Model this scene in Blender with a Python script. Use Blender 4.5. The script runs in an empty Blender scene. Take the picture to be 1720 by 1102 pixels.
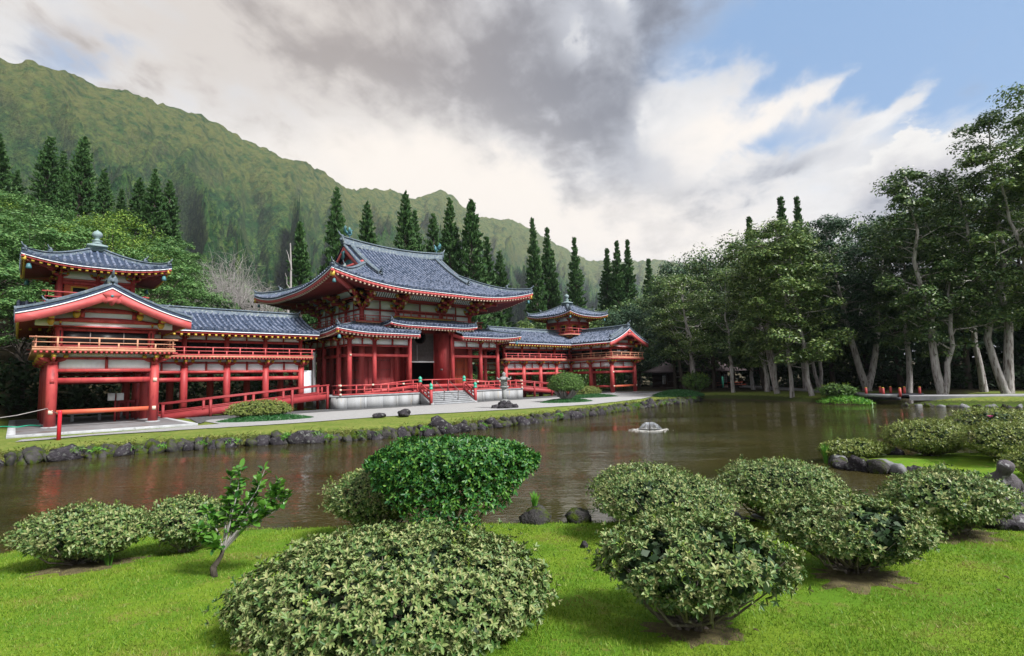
import bpy, math, random
import numpy as np
from mathutils import Vector, Matrix

R = math.radians
scene = bpy.context.scene
COL = scene.collection

# ------------------------------------------------------------------ camera
CAM = np.array([-27.7125, -38.6699, 2.1])
PITCH, ROLL, YAW = 0.094, -0.0242, 0.7525
def _axes():
    cp, sp = math.cos(PITCH), math.sin(PITCH)
    F = np.array([0, cp, sp]); A = np.array([1.0, 0, 0]); U = np.array([0, -sp, cp])
    Rr = math.cos(ROLL) * A + math.sin(ROLL) * U
    Uu = -math.sin(ROLL) * A + math.cos(ROLL) * U
    c, s = math.cos(YAW), math.sin(YAW)
    t = lambda v: np.array([v[0] * c + v[1] * s, -v[0] * s + v[1] * c, v[2]])
    return t(F), t(Rr), t(Uu)
CF, CR, CU = _axes()
cam_data = bpy.data.cameras.new('camera')
cam_data.sensor_width = 36.0
cam_data.lens = 890.2956 / 1720 * 36.0
cam_data.clip_start = 0.1
cam_data.clip_end = 20000
cam = bpy.data.objects.new('camera', cam_data)
COL.objects.link(cam)
M4 = Matrix.Identity(4)
for i in range(3):
    M4[i][0], M4[i][1], M4[i][2], M4[i][3] = CR[i], CU[i], -CF[i], CAM[i]
cam.matrix_world = M4
scene.camera = cam

# ------------------------------------------------------------------ exposure
EXPO = 1.3
scene.view_settings.view_transform = 'Standard'
scene.view_settings.look = 'None'
scene.view_settings.exposure = EXPO
scene.view_settings.gamma = 1.0
scene.view_settings.use_curve_mapping = False
scene.cycles.max_bounces = 6
scene.cycles.diffuse_bounces = 3
scene.cycles.glossy_bounces = 3
scene.cycles.transmission_bounces = 4
scene.cycles.transparent_max_bounces = 6
scene.cycles.volume_bounces = 0
scene.cycles.use_denoising = True
scene.cycles.caustics_reflective = False
scene.cycles.caustics_refractive = False

# ------------------------------------------------------------------ sun
SUN_AZ, SUN_EL = 172.0, 45.0          # degrees, azimuth from +Y towards +X
sl = bpy.data.lights.new('sun', 'SUN')
sl.energy = 3.4
sl.angle = R(12)
sl.color = (1.0, 0.975, 0.94)
sun = bpy.data.objects.new('sun', sl)
COL.objects.link(sun)
sd = Vector((math.sin(R(SUN_AZ)) * math.cos(R(SUN_EL)), math.cos(R(SUN_AZ)) * math.cos(R(SUN_EL)), math.sin(R(SUN_EL))))
sun.rotation_euler = sd.to_track_quat('Z', 'Y').to_euler()
sun.location = (0, 0, 60)

# ------------------------------------------------------------------ sky (world)
world = bpy.data.worlds.new('World')
scene.world = world
world.use_nodes = True
wt = world.node_tree
wt.nodes.clear()

class X:
    """a tiny expression layer over shader math nodes"""
    nt = None
    def __init__(s, k): s.k = k
    @staticmethod
    def op(o, *a, clamp=False):
        n = X.nt.nodes.new('ShaderNodeMath'); n.operation = o; n.use_clamp = clamp
        for i, v in enumerate(a):
            if isinstance(v, X): X.nt.links.new(v.k, n.inputs[i])
            else: n.inputs[i].default_value = v
        return X(n.outputs[0])
    def __add__(s, o): return X.op('ADD', s, o)
    __radd__ = __add__
    def __sub__(s, o): return X.op('SUBTRACT', s, o)
    def __rsub__(s, o): return X.op('SUBTRACT', o, s)
    def __mul__(s, o): return X.op('MULTIPLY', s, o)
    __rmul__ = __mul__
    def __truediv__(s, o): return X.op('DIVIDE', s, o)
    def sat(s): return X.op('ADD', s, 0.0, clamp=True)
    def sstep(s, a, b):
        n = X.nt.nodes.new('ShaderNodeMapRange'); n.interpolation_type = 'SMOOTHSTEP'
        X.nt.links.new(s.k, n.inputs[0]); n.inputs[1].default_value = a; n.inputs[2].default_value = b
        return X(n.outputs[0])
def xmix(f, a, b):
    n = X.nt.nodes.new('ShaderNodeMix'); n.data_type = 'RGBA'
    for i, v in ((0, f), (6, a), (7, b)):
        if isinstance(v, X): X.nt.links.new(v.k, n.inputs[i])
        elif i == 0: n.inputs[0].default_value = v
        else: n.inputs[i].default_value = (*v, 1)
    return X(n.outputs[2])
def xnoise(vec, scale, detail=6, rough=0.55, dist=0.0, out=0):
    n = X.nt.nodes.new('ShaderNodeTexNoise')
    X.nt.links.new(vec.k, n.inputs['Vector'])
    n.inputs['Scale'].default_value = scale; n.inputs['Detail'].default_value = detail
    n.inputs['Roughness'].default_value = rough; n.inputs['Distortion'].default_value = dist
    return X(n.outputs[out])
def xvec(a, b, c):
    n = X.nt.nodes.new('ShaderNodeCombineXYZ')
    for i, v in enumerate((a, b, c)):
        if isinstance(v, X): X.nt.links.new(v.k, n.inputs[i])
        else: n.inputs[i].default_value = v
    return X(n.outputs[0])
def xsep(v):
    n = X.nt.nodes.new('ShaderNodeSeparateXYZ'); X.nt.links.new(v.k, n.inputs[0])
    return X(n.outputs[0]), X(n.outputs[1]), X(n.outputs[2])

X.nt = wt
tc = wt.nodes.new('ShaderNodeTexCoord')
dx, dy, dz = xsep(X(tc.outputs['Generated']))
az = X.op('ARCTAN2', dx, dy) * 57.29578
el = X.op('ARCSINE', dz) * 57.29578
# cloud deck coordinates: the direction projected on a flat layer high above
dzp = X.op('MAXIMUM', dz, 0.0) + 0.16
# streaks run across the view from lower left to upper right, along this deck direction
ca, sa_ = math.cos(R(35)), math.sin(R(35))
u0, v0 = dx / dzp, dy / dzp
pu, pv = u0 * ca + v0 * sa_, v0 * ca - u0 * sa_
deck = xvec(pu * 1.0, pv * 1.55, 0.0)
nbig = xnoise(deck, 1.1, 3, 0.5, 0.5)
nmid = xnoise(deck, 2.6, 9, 0.58, 0.25)
nfin = xnoise(xvec(pu, pv * 1.2, 3.7), 6.5, 8, 0.6, 0.3)
cum = xnoise(xvec(az * 0.055, el * 0.09, 1.3), 4.0, 8, 0.55, 0.1)
wa = az + (nmid - 0.5) * 17.0 + (nfin - 0.5) * 5.0
we = el + (nbig - 0.5) * 7.0 + (nfin - 0.5) * 4.0
def blob(a0, e0, sa, se, rot=0.0, amp=1.0):
    c, s = math.cos(R(rot)), math.sin(R(rot))
    da, de = wa - a0, we - e0
    p = (da * c + de * s) / sa
    q = (de * c - da * s) / se
    return X.op('POWER', 2.718, (p * p + q * q) * -1.0) * amp
# blue gaps
blue = blob(85, 27.5, 13, 7.0) * 1.3 + blob(112, 30, 24, 14) * 1.0 + blob(3.0, 26.5, 3.2, 2.0) * 0.8 + blob(70, 35, 9, 6) * 0.9 \
    + blob(63.5, 33.5, 9, 3.5, 12) * 0.35 + blob(70.5, 21.5, 3.5, 1.6) * 0.45
wisp = blob(79.5, 21.8, 5.5, 1.1, 16) * 0.9 + blob(75, 26, 6, 1.0, 25) * 0.6 + blob(85, 25.0, 3.0, 0.6, 20) * 0.5
white = (1.0 - (blue - wisp + (nfin - 0.5) * 0.55 + (nmid - 0.5) * 0.7).sstep(0.12, 0.88)).sat()
# a cumulus bank low on the right: its upper edge is a bumpy line
top = 17.5 + X.op('POWER', 2.718, ((az - 81.5) / 4.0) * ((az - 81.5) / 4.0) * -1.0) * 2.2 + (cum - 0.5) * 9.0
bank = (top - el).sstep(-0.2, 0.5) * az.sstep(74, 78)
white = X.op('MAXIMUM', white, bank)
# grey cloud deck
grey = blob(14, 31, 15, 6.5) + blob(32, 32.0, 17, 7.5) * 1.05 + blob(46, 29, 11, 6.5) * 0.95 + blob(53.5, 24, 6.0, 5.0, -20) * 0.85 + blob(57.5, 18.0, 5.5, 2.6) * 0.95 \
    + blob(52, 38, 20, 7) * 0.75 + blob(70, 19.0, 6.5, 1.6, 12) * 0.85 - blob(50.5, 33.5, 1.6, 2.4, 30) * 0.8 - blob(57, 37, 2.5, 2.0) * 0.7 - blob(60, 27, 1.6, 3.4, -40) * 0.6 + blob(62, 14.8, 7, 1.3, 10) * 0.5 + blob(-40, 34, 30, 12) * 0.7 \
    + blob(86, 14.0, 14, 2.0) * 0.5
gcov = (grey + (nmid - 0.5) * 1.3 + (nfin - 0.5) * 0.7).sstep(0.16, 0.85)
gdeep = (grey * 0.70 + (nmid - 0.5) * 2.8 + (nfin - 0.5) * 1.9 + (nbig - 0.5) * 1.0).sstep(0.25, 1.30)
warm = (1.0 - az.sstep(22, 58))
glow = (blob(33, 21.5, 16, 5.0) * 1.3 + blob(68, 24, 8, 3.2, 18) * 1.0 + blob(50, 15.5, 11, 4.0) * 1.0 + blob(64, 14.5, 9, 4.0) * 0.8).sat()

skyn = wt.nodes.new('ShaderNodeTexSky')
skyn.sky_type = 'NISHITA'
skyn.sun_disc = False
skyn.sun_elevation = R(SUN_EL)
skyn.sun_rotation = R(SUN_AZ)
skyn.air_density = 1.0
skyn.dust_density = 1.2
STR = 0.06
KC = 10.0 / 2 ** EXPO * (0.1 / STR)       # cloud radiance: display value 1.0 after exposure and strength
def cc(r, g, b): return (r * KC, g * KC, b * KC)
skc = wt.nodes.new('ShaderNodeMix'); skc.data_type = 'RGBA'; skc.blend_type = 'MIX'
skc.inputs[0].default_value = 0.75
wt.links.new(skyn.outputs[0], skc.inputs[6]); skc.inputs[7].default_value = (*cc(0.27, 0.47, 0.79), 1)
col = X(skc.outputs[2])
wcol = xmix((nfin * 0.6 + nmid * 0.6).sstep(0.4, 0.8), cc(0.72, 0.72, 0.745), cc(0.95, 0.935, 0.92))
wcol = xmix(glow, wcol, cc(1.06, 0.975, 0.885))
bankc = xmix((top - el).sstep(0.3, 4.5), cc(0.95, 0.92, 0.88), cc(0.55, 0.53, 0.57))
wcol = xmix(bank, wcol, bankc)
col = xmix(white, col, wcol)
gl = xmix(warm, cc(0.50, 0.525, 0.59), cc(0.74, 0.675, 0.62))
gd = xmix(warm, cc(0.185, 0.195, 0.24), cc(0.38, 0.33, 0.305))
gcol = xmix(gdeep, gl, gd)
col = xmix(gcov * 0.95 * (1.0 - glow * 0.72), col, gcol)
bg = wt.nodes.new('ShaderNodeBackground')
wt.links.new(col.k, bg.inputs[0])
bg.inputs[1].default_value = STR
wo = wt.nodes.new('ShaderNodeOutputWorld')
wt.links.new(bg.outputs[0], wo.inputs[0])

# ------------------------------------------------------------------ mesh helpers
ORG = {}
def tag(o, label=None, cat=None, group=None, kind=None):
    if label: o['label'] = label
    if cat: o['category'] = cat
    if group: o['group'] = group
    if kind: o['kind'] = kind
    return o
def thing(name, loc, label, cat, group=None):
    o = bpy.data.objects.new(name, None)
    o.empty_display_size = 0.3
    COL.objects.link(o)
    o.location = loc
    ORG[o] = np.array(loc, float)
    return tag(o, label, cat, group)

class MB:
    """collects vertices and faces; build() links them as one mesh object"""
    def __init__(s, mir=1):
        s.v = []; s.f = []; s.n = 0; s.mir = mir
    def add(s, v, faces):
        v = np.asarray(v, float).reshape(-1, 3)
        if s.mir < 0: v = v * np.array([-1, 1, 1])
        for a in faces:
            a = np.asarray(a, int)
            if a.ndim == 1: a = a.reshape(1, -1)
            if s.mir < 0: a = a[:, ::-1]
            s.f.append(a + s.n)
        s.v.append(v); s.n += len(v)
        return s
    def box(s, x0, x1, y0, y1, z0, z1):
        v = [(x, y, z) for x in (x0, x1) for y in (y0, y1) for z in (z0, z1)]
        return s.add(v, [[(0, 1, 3, 2), (4, 6, 7, 5), (0, 4, 5, 1), (2, 3, 7, 6), (0, 2, 6, 4), (1, 5, 7, 3)]])
    def cbox(s, x, y, z, a, b, c): return s.box(x - a, x + a, y - b, y + b, z - c, z + c)
    def bar(s, p, q, w, h, up=(0, 0, 1)):
        """box from p to q, width w (sideways), height h"""
        p = np.array(p, float); q = np.array(q, float); d = q - p; L = np.linalg.norm(d); d /= L
        u = np.array(up, float); sd_ = np.cross(d, u); sd_ /= np.linalg.norm(sd_); u = np.cross(sd_, d)
        v = [c + sd_ * i * w / 2 + u * j * h / 2 for c in (p, q) for i in (-1, 1) for j in (-1, 1)]
        return s.add(v, [[(0, 1, 3, 2), (4, 6, 7, 5), (0, 4, 5, 1), (2, 3, 7, 6), (0, 2, 6, 4), (1, 5, 7, 3)]])
    def tube(s, pts, rad, n=8, caps=True):
        P = np.asarray(pts, float); k = len(P)
        r = np.broadcast_to(np.asarray(rad, float), (k,))
        T = np.gradient(P, axis=0) if k > 2 else np.repeat((P[1] - P[0])[None], 2, 0)
        T = T / (np.linalg.norm(T, axis=1, keepdims=True) + 1e-9)
        ref = np.array([0, 0, 1.0]) if abs(T[0][2]) < 0.9 else np.array([1.0, 0, 0])
        A = np.cross(T, ref); A /= (np.linalg.norm(A, axis=1, keepdims=True) + 1e-9); B = np.cross(T, A)
        th = np.arange(n) * 2 * math.pi / n
        V = P[:, None, :] + r[:, None, None] * (A[:, None, :] * np.cos(th)[None, :, None] + B[:, None, :] * np.sin(th)[None, :, None])
        i = np.arange(k - 1)[:, None]; j = np.arange(n)[None, :]; j2 = (j + 1) % n
        q = np.stack([i * n + j, i * n + j2, (i + 1) * n + j2, (i + 1) * n + j], -1).reshape(-1, 4)[:, ::-1]
        f = [q]
        if caps: f += [np.arange(n).reshape(1, -1), (np.arange(n)[::-1] + (k - 1) * n).reshape(1, -1)]
        return s.add(V.reshape(-1, 3), f)
    def cyl(s, x, y, z0, z1, r0, r1=None, n=14):
        return s.tube([(x, y, z0), (x, y, z1)], [r0, r0 if r1 is None else r1], n)
    def lathe(s, x, y, prof, n=16, ph=0.0):
        P = np.array(prof, float); k = len(P)
        th = np.arange(n) * 2 * math.pi / n + ph
        V = np.stack([x + P[:, 0][:, None] * np.cos(th), y + P[:, 0][:, None] * np.sin(th), np.repeat(P[:, 1][:, None], n, 1)], -1)
        i = np.arange(k - 1)[:, None]; j = np.arange(n)[None, :]; j2 = (j + 1) % n
        q = np.stack([i * n + j, i * n + j2, (i + 1) * n + j2, (i + 1) * n + j], -1).reshape(-1, 4)
        return s.add(V.reshape(-1, 3), [q, np.arange(n)[::-1].reshape(1, -1), (np.arange(n) + (k - 1) * n).reshape(1, -1)])
    def grid(s, V, closed=False):
        V = np.asarray(V, float); a, b = V.shape[:2]
        i = np.arange(a - 1)[:, None]; j = np.arange(b if closed else b - 1)[None, :]; j2 = (j + 1) % b
        q = np.stack([i * b + j, i * b + j2, (i + 1) * b + j2, (i + 1) * b + j], -1).reshape(-1, 4)
        return s.add(V.reshape(-1, 3), [q])
    def prism(s, poly, d):
        """polygon (3-D points) pushed along vector d"""
        p = np.array(poly, float); n = len(p); d = np.array(d, float)
        i = np.arange(n); j = (i + 1) % n
        return s.add(np.vstack([p, p + d]), [i[::-1].reshape(1, -1), (i + n).reshape(1, -1), np.stack([i, j, j + n, i + n], 1)])
    def mesh(s, name, org, mat, smooth=False):
        V = (np.vstack(s.v) - np.asarray(org)).astype(np.float32)
        m = bpy.data.meshes.new(name)
        tot = np.concatenate([np.full(len(a), a.shape[1]) for a in s.f])
        idx = np.concatenate([a.ravel() for a in s.f]).astype(np.int32)
        st = np.concatenate([[0], np.cumsum(tot)[:-1]]).astype(np.int32)
        m.vertices.add(len(V)); m.vertices.foreach_set('co', V.ravel())
        m.loops.add(len(idx)); m.loops.foreach_set('vertex_index', idx)
        m.polygons.add(len(tot)); m.polygons.foreach_set('loop_start', st)
        if smooth: m.polygons.foreach_set('use_smooth', np.ones(len(tot), bool))
        m.update(calc_edges=True)
        if mat is not None: m.materials.append(mat)
        return m
    def build(s, name, mat, parent=None, org=None, smooth=False, label=None, cat=None, group=None, kind=None):
        if parent is not None: o_ = ORG[parent]
        else: o_ = np.array(org if org is not None else (0, 0, 0), float)
        o = bpy.data.objects.new(name, s.mesh(name, o_, mat, smooth))
        COL.objects.link(o)
        if parent is not None: o.parent = parent
        else: o.location = o_
        ORG[o] = o_
        return tag(o, label, cat, group, kind)
def place(mesh, name, parent, pos, rz=0.0, scale=None):
    """another object that shares mesh data, at world position pos under parent"""
    o = bpy.data.objects.new(name, mesh)
    COL.objects.link(o)
    if parent is not None:
        o.parent = parent; o.location = np.array(pos, float) - ORG[parent]
        ORG[o] = np.array(pos, float)
    else:
        o.location = pos; ORG[o] = np.array(pos, float)
    if rz: o.rotation_euler = (0, 0, rz)
    if scale is not None: o.scale = scale
    return o
def mir_box(): pass

# ------------------------------------------------------------------ numpy noise
def _hash(ix, iy, seed):
    h = (ix.astype(np.int64) * 374761393 + iy.astype(np.int64) * 668265263 + seed * 1274126177) & 0x7fffffff
    h = ((h ^ (h >> 13)) * 1274126177) & 0x7fffffff
    return ((h ^ (h >> 16)) & 0xffff) / 65535.0
def vnoise(x, y, seed=0):
    ix, iy = np.floor(x), np.floor(y); fx, fy = x - ix, y - iy
    fx = fx * fx * fx * (fx * (fx * 6 - 15) + 10); fy = fy * fy * fy * (fy * (fy * 6 - 15) + 10)
    a = _hash(ix, iy, seed); b = _hash(ix + 1, iy, seed); c = _hash(ix, iy + 1, seed); d = _hash(ix + 1, iy + 1, seed)
    return a + (b - a) * fx + (c - a) * fy + (a - b - c + d) * fx * fy
def fbm(x, y, oct=5, seed=0, gain=0.5):
    t = 0; a = 1.0; n = 0
    for i in range(oct):
        t = t + a * vnoise(x * 2 ** i + 17.3 * i, y * 2 ** i - 9.1 * i, seed + i); n += a; a *= gain
    return t / n

# ------------------------------------------------------------------ materials
MAT = {}
def newmat(name):
    m = bpy.data.materials.new(name); m.use_nodes = True
    nt = m.node_tree; X.nt = nt
    MAT[name] = m
    return m, nt, nt.nodes['Principled BSDF']
def setc(nt, b, col_, rough, spec=0.4):
    if isinstance(col_, X): nt.links.new(col_.k, b.inputs['Base Color'])
    else: b.inputs['Base Color'].default_value = (*col_, 1)
    if isinstance(rough, X): nt.links.new(rough.k, b.inputs['Roughness'])
    else: b.inputs['Roughness'].default_value = rough
    b.inputs['Specular IOR Level'].default_value = spec
def bump(nt, b, h, strength, dist=0.02):
    n = nt.nodes.new('ShaderNodeBump'); n.inputs['Strength'].default_value = strength; n.inputs['Distance'].default_value = dist
    nt.links.new(h.k, n.inputs['Height']); nt.links.new(n.outputs[0], b.inputs['Normal'])
def wpos(nt):
    g = nt.nodes.new('ShaderNodeNewGeometry'); return X(g.outputs['Position'])
def island(nt):
    g = nt.nodes.new('ShaderNodeNewGeometry'); return X(g.outputs['Random Per Island'])
def orand(nt):
    g = nt.nodes.new('ShaderNodeObjectInfo'); return X(g.outputs['Random'])
def surf(name, c1, c2, scale=3.0, rough=0.7, bs=0.3, bd=0.02, c3=None, s3=9.0, t3=(0.58, 0.72), spec=0.35, detail=6, stretch=None):
    """two-tone noise surface with fine relief; c3 adds patches of a third tone (wear, lichen)"""
    m, nt, b = newmat(name)
    p = wpos(nt)
    if stretch is not None:
        x, y, z = xsep(p); p = xvec(x * stretch[0], y * stretch[1], z * stretch[2])
    n = xnoise(p, scale, detail, 0.6)
    c = xmix(n.sstep(0.3, 0.7), c1, c2)
    if c3 is not None: c = xmix(xnoise(p, s3, 5, 0.65).sstep(*t3), c, c3)
    setc(nt, b, c, rough, spec)
    if bs: bump(nt, b, xnoise(p, scale * 7, 4, 0.6), bs, bd)
    return m
def leafmat(name, cols, rough=0.45, trans=0.25, spec=0.4, patch=None):
    """leaf colour picked per leaf from a list; part of the light passes through"""
    m, nt, b = newmat(name)
    r = island(nt)
    c = None
    ramp = nt.nodes.new('ShaderNodeValToRGB')
    ramp.color_ramp.interpolation = 'LINEAR'
    while len(ramp.color_ramp.elements) < len(cols): ramp.color_ramp.elements.new(0.5)
    for i, k in enumerate(cols):
        e = ramp.color_ramp.elements[i]; e.position = i / max(1, len(cols) - 1); e.color = (*k, 1)
    nt.links.new(r.k, ramp.inputs[0]); c = X(ramp.outputs[0])
    if patch is not None:
        c = xmix(xnoise(wpos(nt), patch[1], 3, 0.5).sstep(patch[2], patch[3]), c, patch[0])
    setc(nt, b, c, rough, spec)
    tr = nt.nodes.new('ShaderNodeBsdfTranslucent'); nt.links.new(c.k, tr.inputs[0])
    mx = nt.nodes.new('ShaderNodeMixShader'); mx.inputs[0].default_value = trans
    nt.links.new(b.outputs[0], mx.inputs[1]); nt.links.new(tr.outputs[0], mx.inputs[2])
    nt.links.new(mx.outputs[0], nt.nodes['Material Output'].inputs[0])
    return m

m_red = surf('red_lacquer', (0.30, 0.030, 0.036), (0.41, 0.062, 0.058), 1.1, 0.55, 0.25, 0.01, c3=(0.17, 0.016, 0.022), s3=2.6, t3=(0.52, 0.74), stretch=(1.8, 1.8, 0.45))
m_pink = surf('lit_red_paint', (0.50, 0.10, 0.10), (0.43, 0.072, 0.076), 1.5, 0.6, 0.25, 0.01, c3=(0.34, 0.05, 0.055), s3=2.6, t3=(0.56, 0.8))  # lighter pinkish red: the lit look of the bargeboards put into the colour
m_redo = surf('orange_red_board', (0.52, 0.12, 0.055), (0.46, 0.085, 0.05), 1.2, 0.55, 0.12, 0.01)
m_ramp = surf('weathered_red_timber', (0.22, 0.022, 0.027), (0.28, 0.036, 0.038), 2.0, 0.6, 0.2, 0.01)
m_white = surf('white_plaster', (0.78, 0.83, 0.89), (0.72, 0.77, 0.83), 1.2, 0.85, 0.08, 0.01, c3=(0.58, 0.57, 0.55), s3=2.4, t3=(0.66, 0.85))
m_gold = surf('yellow_gilt_paint', (0.54, 0.37, 0.05), (0.42, 0.28, 0.04), 4, 0.45, 0.05, 0.01)
m_pale = surf('pale_end_paint', (0.66, 0.52, 0.42), (0.58, 0.44, 0.34), 5, 0.6, 0.05, 0.01)
m_wood = surf('bleached_balcony_wood', (0.50, 0.28, 0.17), (0.42, 0.16, 0.11), 3.0, 0.7, 0.2, 0.01, c3=(0.55, 0.42, 0.27), s3=6)
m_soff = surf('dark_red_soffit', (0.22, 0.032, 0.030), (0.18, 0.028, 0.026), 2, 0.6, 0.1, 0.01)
m_tile = surf('blue_grey_tile_bed', (0.018, 0.030, 0.060), (0.038, 0.056, 0.095), 3.0, 0.7, 0.4, 0.02, c3=(0.085, 0.10, 0.12), s3=7.0, t3=(0.6, 0.75), spec=0.2)
m_row = surf('blue_grey_round_tile', (0.066, 0.094, 0.155), (0.185, 0.205, 0.275), 5.0, 0.6, 0.35, 0.01, c3=(0.022, 0.036, 0.064), s3=2.8, t3=(0.48, 0.60), spec=0.25)
m_ridge = surf('ridge_tile', (0.050, 0.075, 0.11), (0.11, 0.14, 0.17), 5.0, 0.6, 0.5, 0.02, c3=(0.26, 0.29, 0.26), s3=6.0, t3=(0.54, 0.70))
m_stone = surf('pale_stone', (0.31, 0.32, 0.335), (0.24, 0.245, 0.25), 1.6, 0.85, 0.3, 0.01, c3=(0.30, 0.25, 0.17), s3=2.2, t3=(0.56, 0.78), stretch=(1.3, 1.3, 0.22))
m_step = surf('grey_step_stone', (0.27, 0.28, 0.30), (0.20, 0.21, 0.22), 2.5, 0.85, 0.35, 0.01, c3=(0.20, 0.21, 0.19), s3=4)
m_conc = surf('concrete', (0.15, 0.145, 0.15), (0.11, 0.105, 0.11), 1.5, 0.9, 0.3, 0.01, c3=(0.10, 0.07, 0.06), s3=1.0, t3=(0.5, 0.7))
m_curb = surf('pale_concrete_kerb', (0.36, 0.37, 0.39), (0.27, 0.28, 0.29), 3, 0.9, 0.3, 0.01, c3=(0.17, 0.17, 0.17), s3=5, t3=(0.55, 0.7))
m_green = surf('verdigris_copper', (0.04, 0.30, 0.20), (0.05, 0.36, 0.25), 6, 0.5, 0.1, 0.01)
m_bell = surf('blue_green_bronze', (0.06, 0.13, 0.17), (0.05, 0.19, 0.21), 6, 0.5, 0.1, 0.01)
m_finial = surf('weathered_copper', (0.20, 0.29, 0.29), (0.17, 0.21, 0.23), 4, 0.6, 0.3, 0.01, c3=(0.13, 0.15, 0.15), s3=8)
m_dark = surf('dark_opening', (0.010, 0.010, 0.012), (0.014, 0.013, 0.014), 2, 0.45, 0, spec=0.2)
m_metal = surf('dark_metal', (0.10, 0.085, 0.08), (0.14, 0.12, 0.115), 5, 0.4, 0.05, 0.01)
m_signw = surf('white_sign_face', (0.72, 0.74, 0.76), (0.68, 0.70, 0.72), 5, 0.5, 0)
m_brightred = surf('bright_red_paint', (0.62, 0.02, 0.045), (0.56, 0.02, 0.04), 3, 0.4, 0.05, 0.01)
m_lantern = surf('lichen_grey_granite', (0.27, 0.28, 0.28), (0.20, 0.205, 0.21), 8, 0.9, 0.6, 0.01, c3=(0.09, 0.09, 0.09), s3=6, t3=(0.5, 0.65))
m_rock = surf('dark_lava_rock', (0.022, 0.020, 0.024), (0.055, 0.050, 0.058), 2.6, 0.95, 1.0, 0.08, c3=(0.15, 0.155, 0.15), s3=7.0, t3=(0.54, 0.66), spec=0.1)
m_rock2 = surf('mossy_rock', (0.030, 0.029, 0.030), (0.075, 0.072, 0.070), 3.4, 0.95, 1.0, 0.07, c3=(0.055, 0.080, 0.010), s3=3.6, t3=(0.47, 0.60), spec=0.1)
m_rock3 = surf('grey_river_stone', (0.17, 0.175, 0.185), (0.085, 0.085, 0.09), 3.5, 0.85, 0.6, 0.03, c3=(0.36, 0.36, 0.35), s3=6)
m_bark = surf('pale_paperbark', (0.52, 0.50, 0.50), (0.32, 0.29, 0.28), 3.2, 0.9, 1.0, 0.08, c3=(0.12, 0.095, 0.085), s3=3.0, t3=(0.50, 0.64), stretch=(2.6, 2.6, 0.40))
m_bark2 = surf('dark_bark', (0.055, 0.045, 0.038), (0.085, 0.07, 0.058), 3, 0.95, 0.8, 0.03, stretch=(2, 2, 0.5))
m_twig = surf('grey_twig_bark', (0.17, 0.145, 0.12), (0.10, 0.085, 0.07), 9, 0.9, 0.4, 0.005, c3=(0.33, 0.32, 0.29), s3=14, t3=(0.55, 0.7))
m_bare = surf('pale_bare_twigs', (0.33, 0.31, 0.30), (0.25, 0.235, 0.23), 3, 0.9, 0.3, 0.01)
m_hut = surf('brown_thatch', (0.13, 0.105, 0.115), (0.18, 0.145, 0.15), 2, 0.95, 0.6, 0.03, stretch=(1, 1, 3))
m_hutw = surf('dark_timber', (0.035, 0.022, 0.018), (0.05, 0.03, 0.025), 2, 0.8, 0.3, 0.01)
m_bridge = surf('charcoal_deck', (0.035, 0.035, 0.045), (0.05, 0.05, 0.06), 2, 0.8, 0.2, 0.01)
m_hose = surf('green_hose', (0.02, 0.32, 0.20), (0.02, 0.28, 0.17), 2, 0.5, 0)
m_flower = surf('pink_petal', (0.75, 0.12, 0.42), (0.68, 0.10, 0.36), 20, 0.6, 0)
m_orange = surf('orange_paint', (0.55, 0.16, 0.02), (0.5, 0.14, 0.02), 3, 0.5, 0)
# ------------------------------------------------------------------ pond outline and ground height
WATER_Z = -0.45
FAR = [(-75, -11.0), (-45, -12.6), (-33, -13.2), (-28, -13.4), (-25.6, -13.5), (-22.9, -14.0), (-19.8, -15.0), (-16.7, -16.9), (-13.1, -17.9), (-10.6, -17.6),
       (-6.3, -17.6), (0.3, -16.6), (9.75, -15.1), (16.4, -14.6), (20.5, -13.4)]
RIGHT = [(22.5, -14.2), (22.0, -17.5), (19.9, -20.3), (18.0, -23.6), (17.2, -25.7), (17.1, -27.3), (24, -28.3), (30, -29.4), (30, -31.0), (22, -30.2), (17.2, -29.8), (16.7, -31), (16.4, -32.8), (16.5, -36), (17, -45), (18, -75)]
NEAR = [(-2, -75), (-3.2, -46), (-5.0, -40), (-6.6, -36.8), (-8.6, -35.0), (-10.2, -34.0), (-11.5, -34.1), (-11.9, -35.0), (-11.6, -36.0), (-13.2, -36.7), (-15.6, -36.35),
        (-17.2, -35.3), (-18.6, -34.3), (-20.5, -32.7), (-21.6, -31.55), (-23.3, -29.95), (-24.8, -28.5), (-25.9, -27.65), (-27.0, -27.0), (-27.8, -27.25), (-32, -26.6), (-45, -26), (-75, -25)]
POND = np.array(FAR + RIGHT + NEAR, float)
KIND = np.array([0] * len(FAR) + [1] * len(RIGHT) + [2] * len(NEAR))
def pond_sd(x, y):
    """signed distance to the pond edge (positive on land) and the kind of the nearest bank"""
    x = np.asarray(x, float); y = np.asarray(y, float)
    best = np.full(x.shape, 1e9); kind = np.zeros(x.shape, int); ins = np.zeros(x.shape, bool)
    n = len(POND)
    for i in range(n):
        a, b = POND[i], POND[(i + 1) % n]
        ex, ey = b - a; L = ex * ex + ey * ey
        t = np.clip(((x - a[0]) * ex + (y - a[1]) * ey) / L, 0, 1)
        d = np.hypot(x - a[0] - t * ex, y - a[1] - t * ey)
        k = d < best
        best = np.where(k, d, best); kind = np.where(k, KIND[i], kind)
        c = (a[1] > y) != (b[1] > y)
        xi = a[0] + (y - a[1]) / (ey if ey else 1e-9) * ex
        ins ^= c & (x < xi)
    return np.where(ins, -best, best), kind
def sms(a, b, v):
    t = np.clip((v - a) / (b - a), 0, 1); return t * t * (3 - 2 * t)
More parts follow.
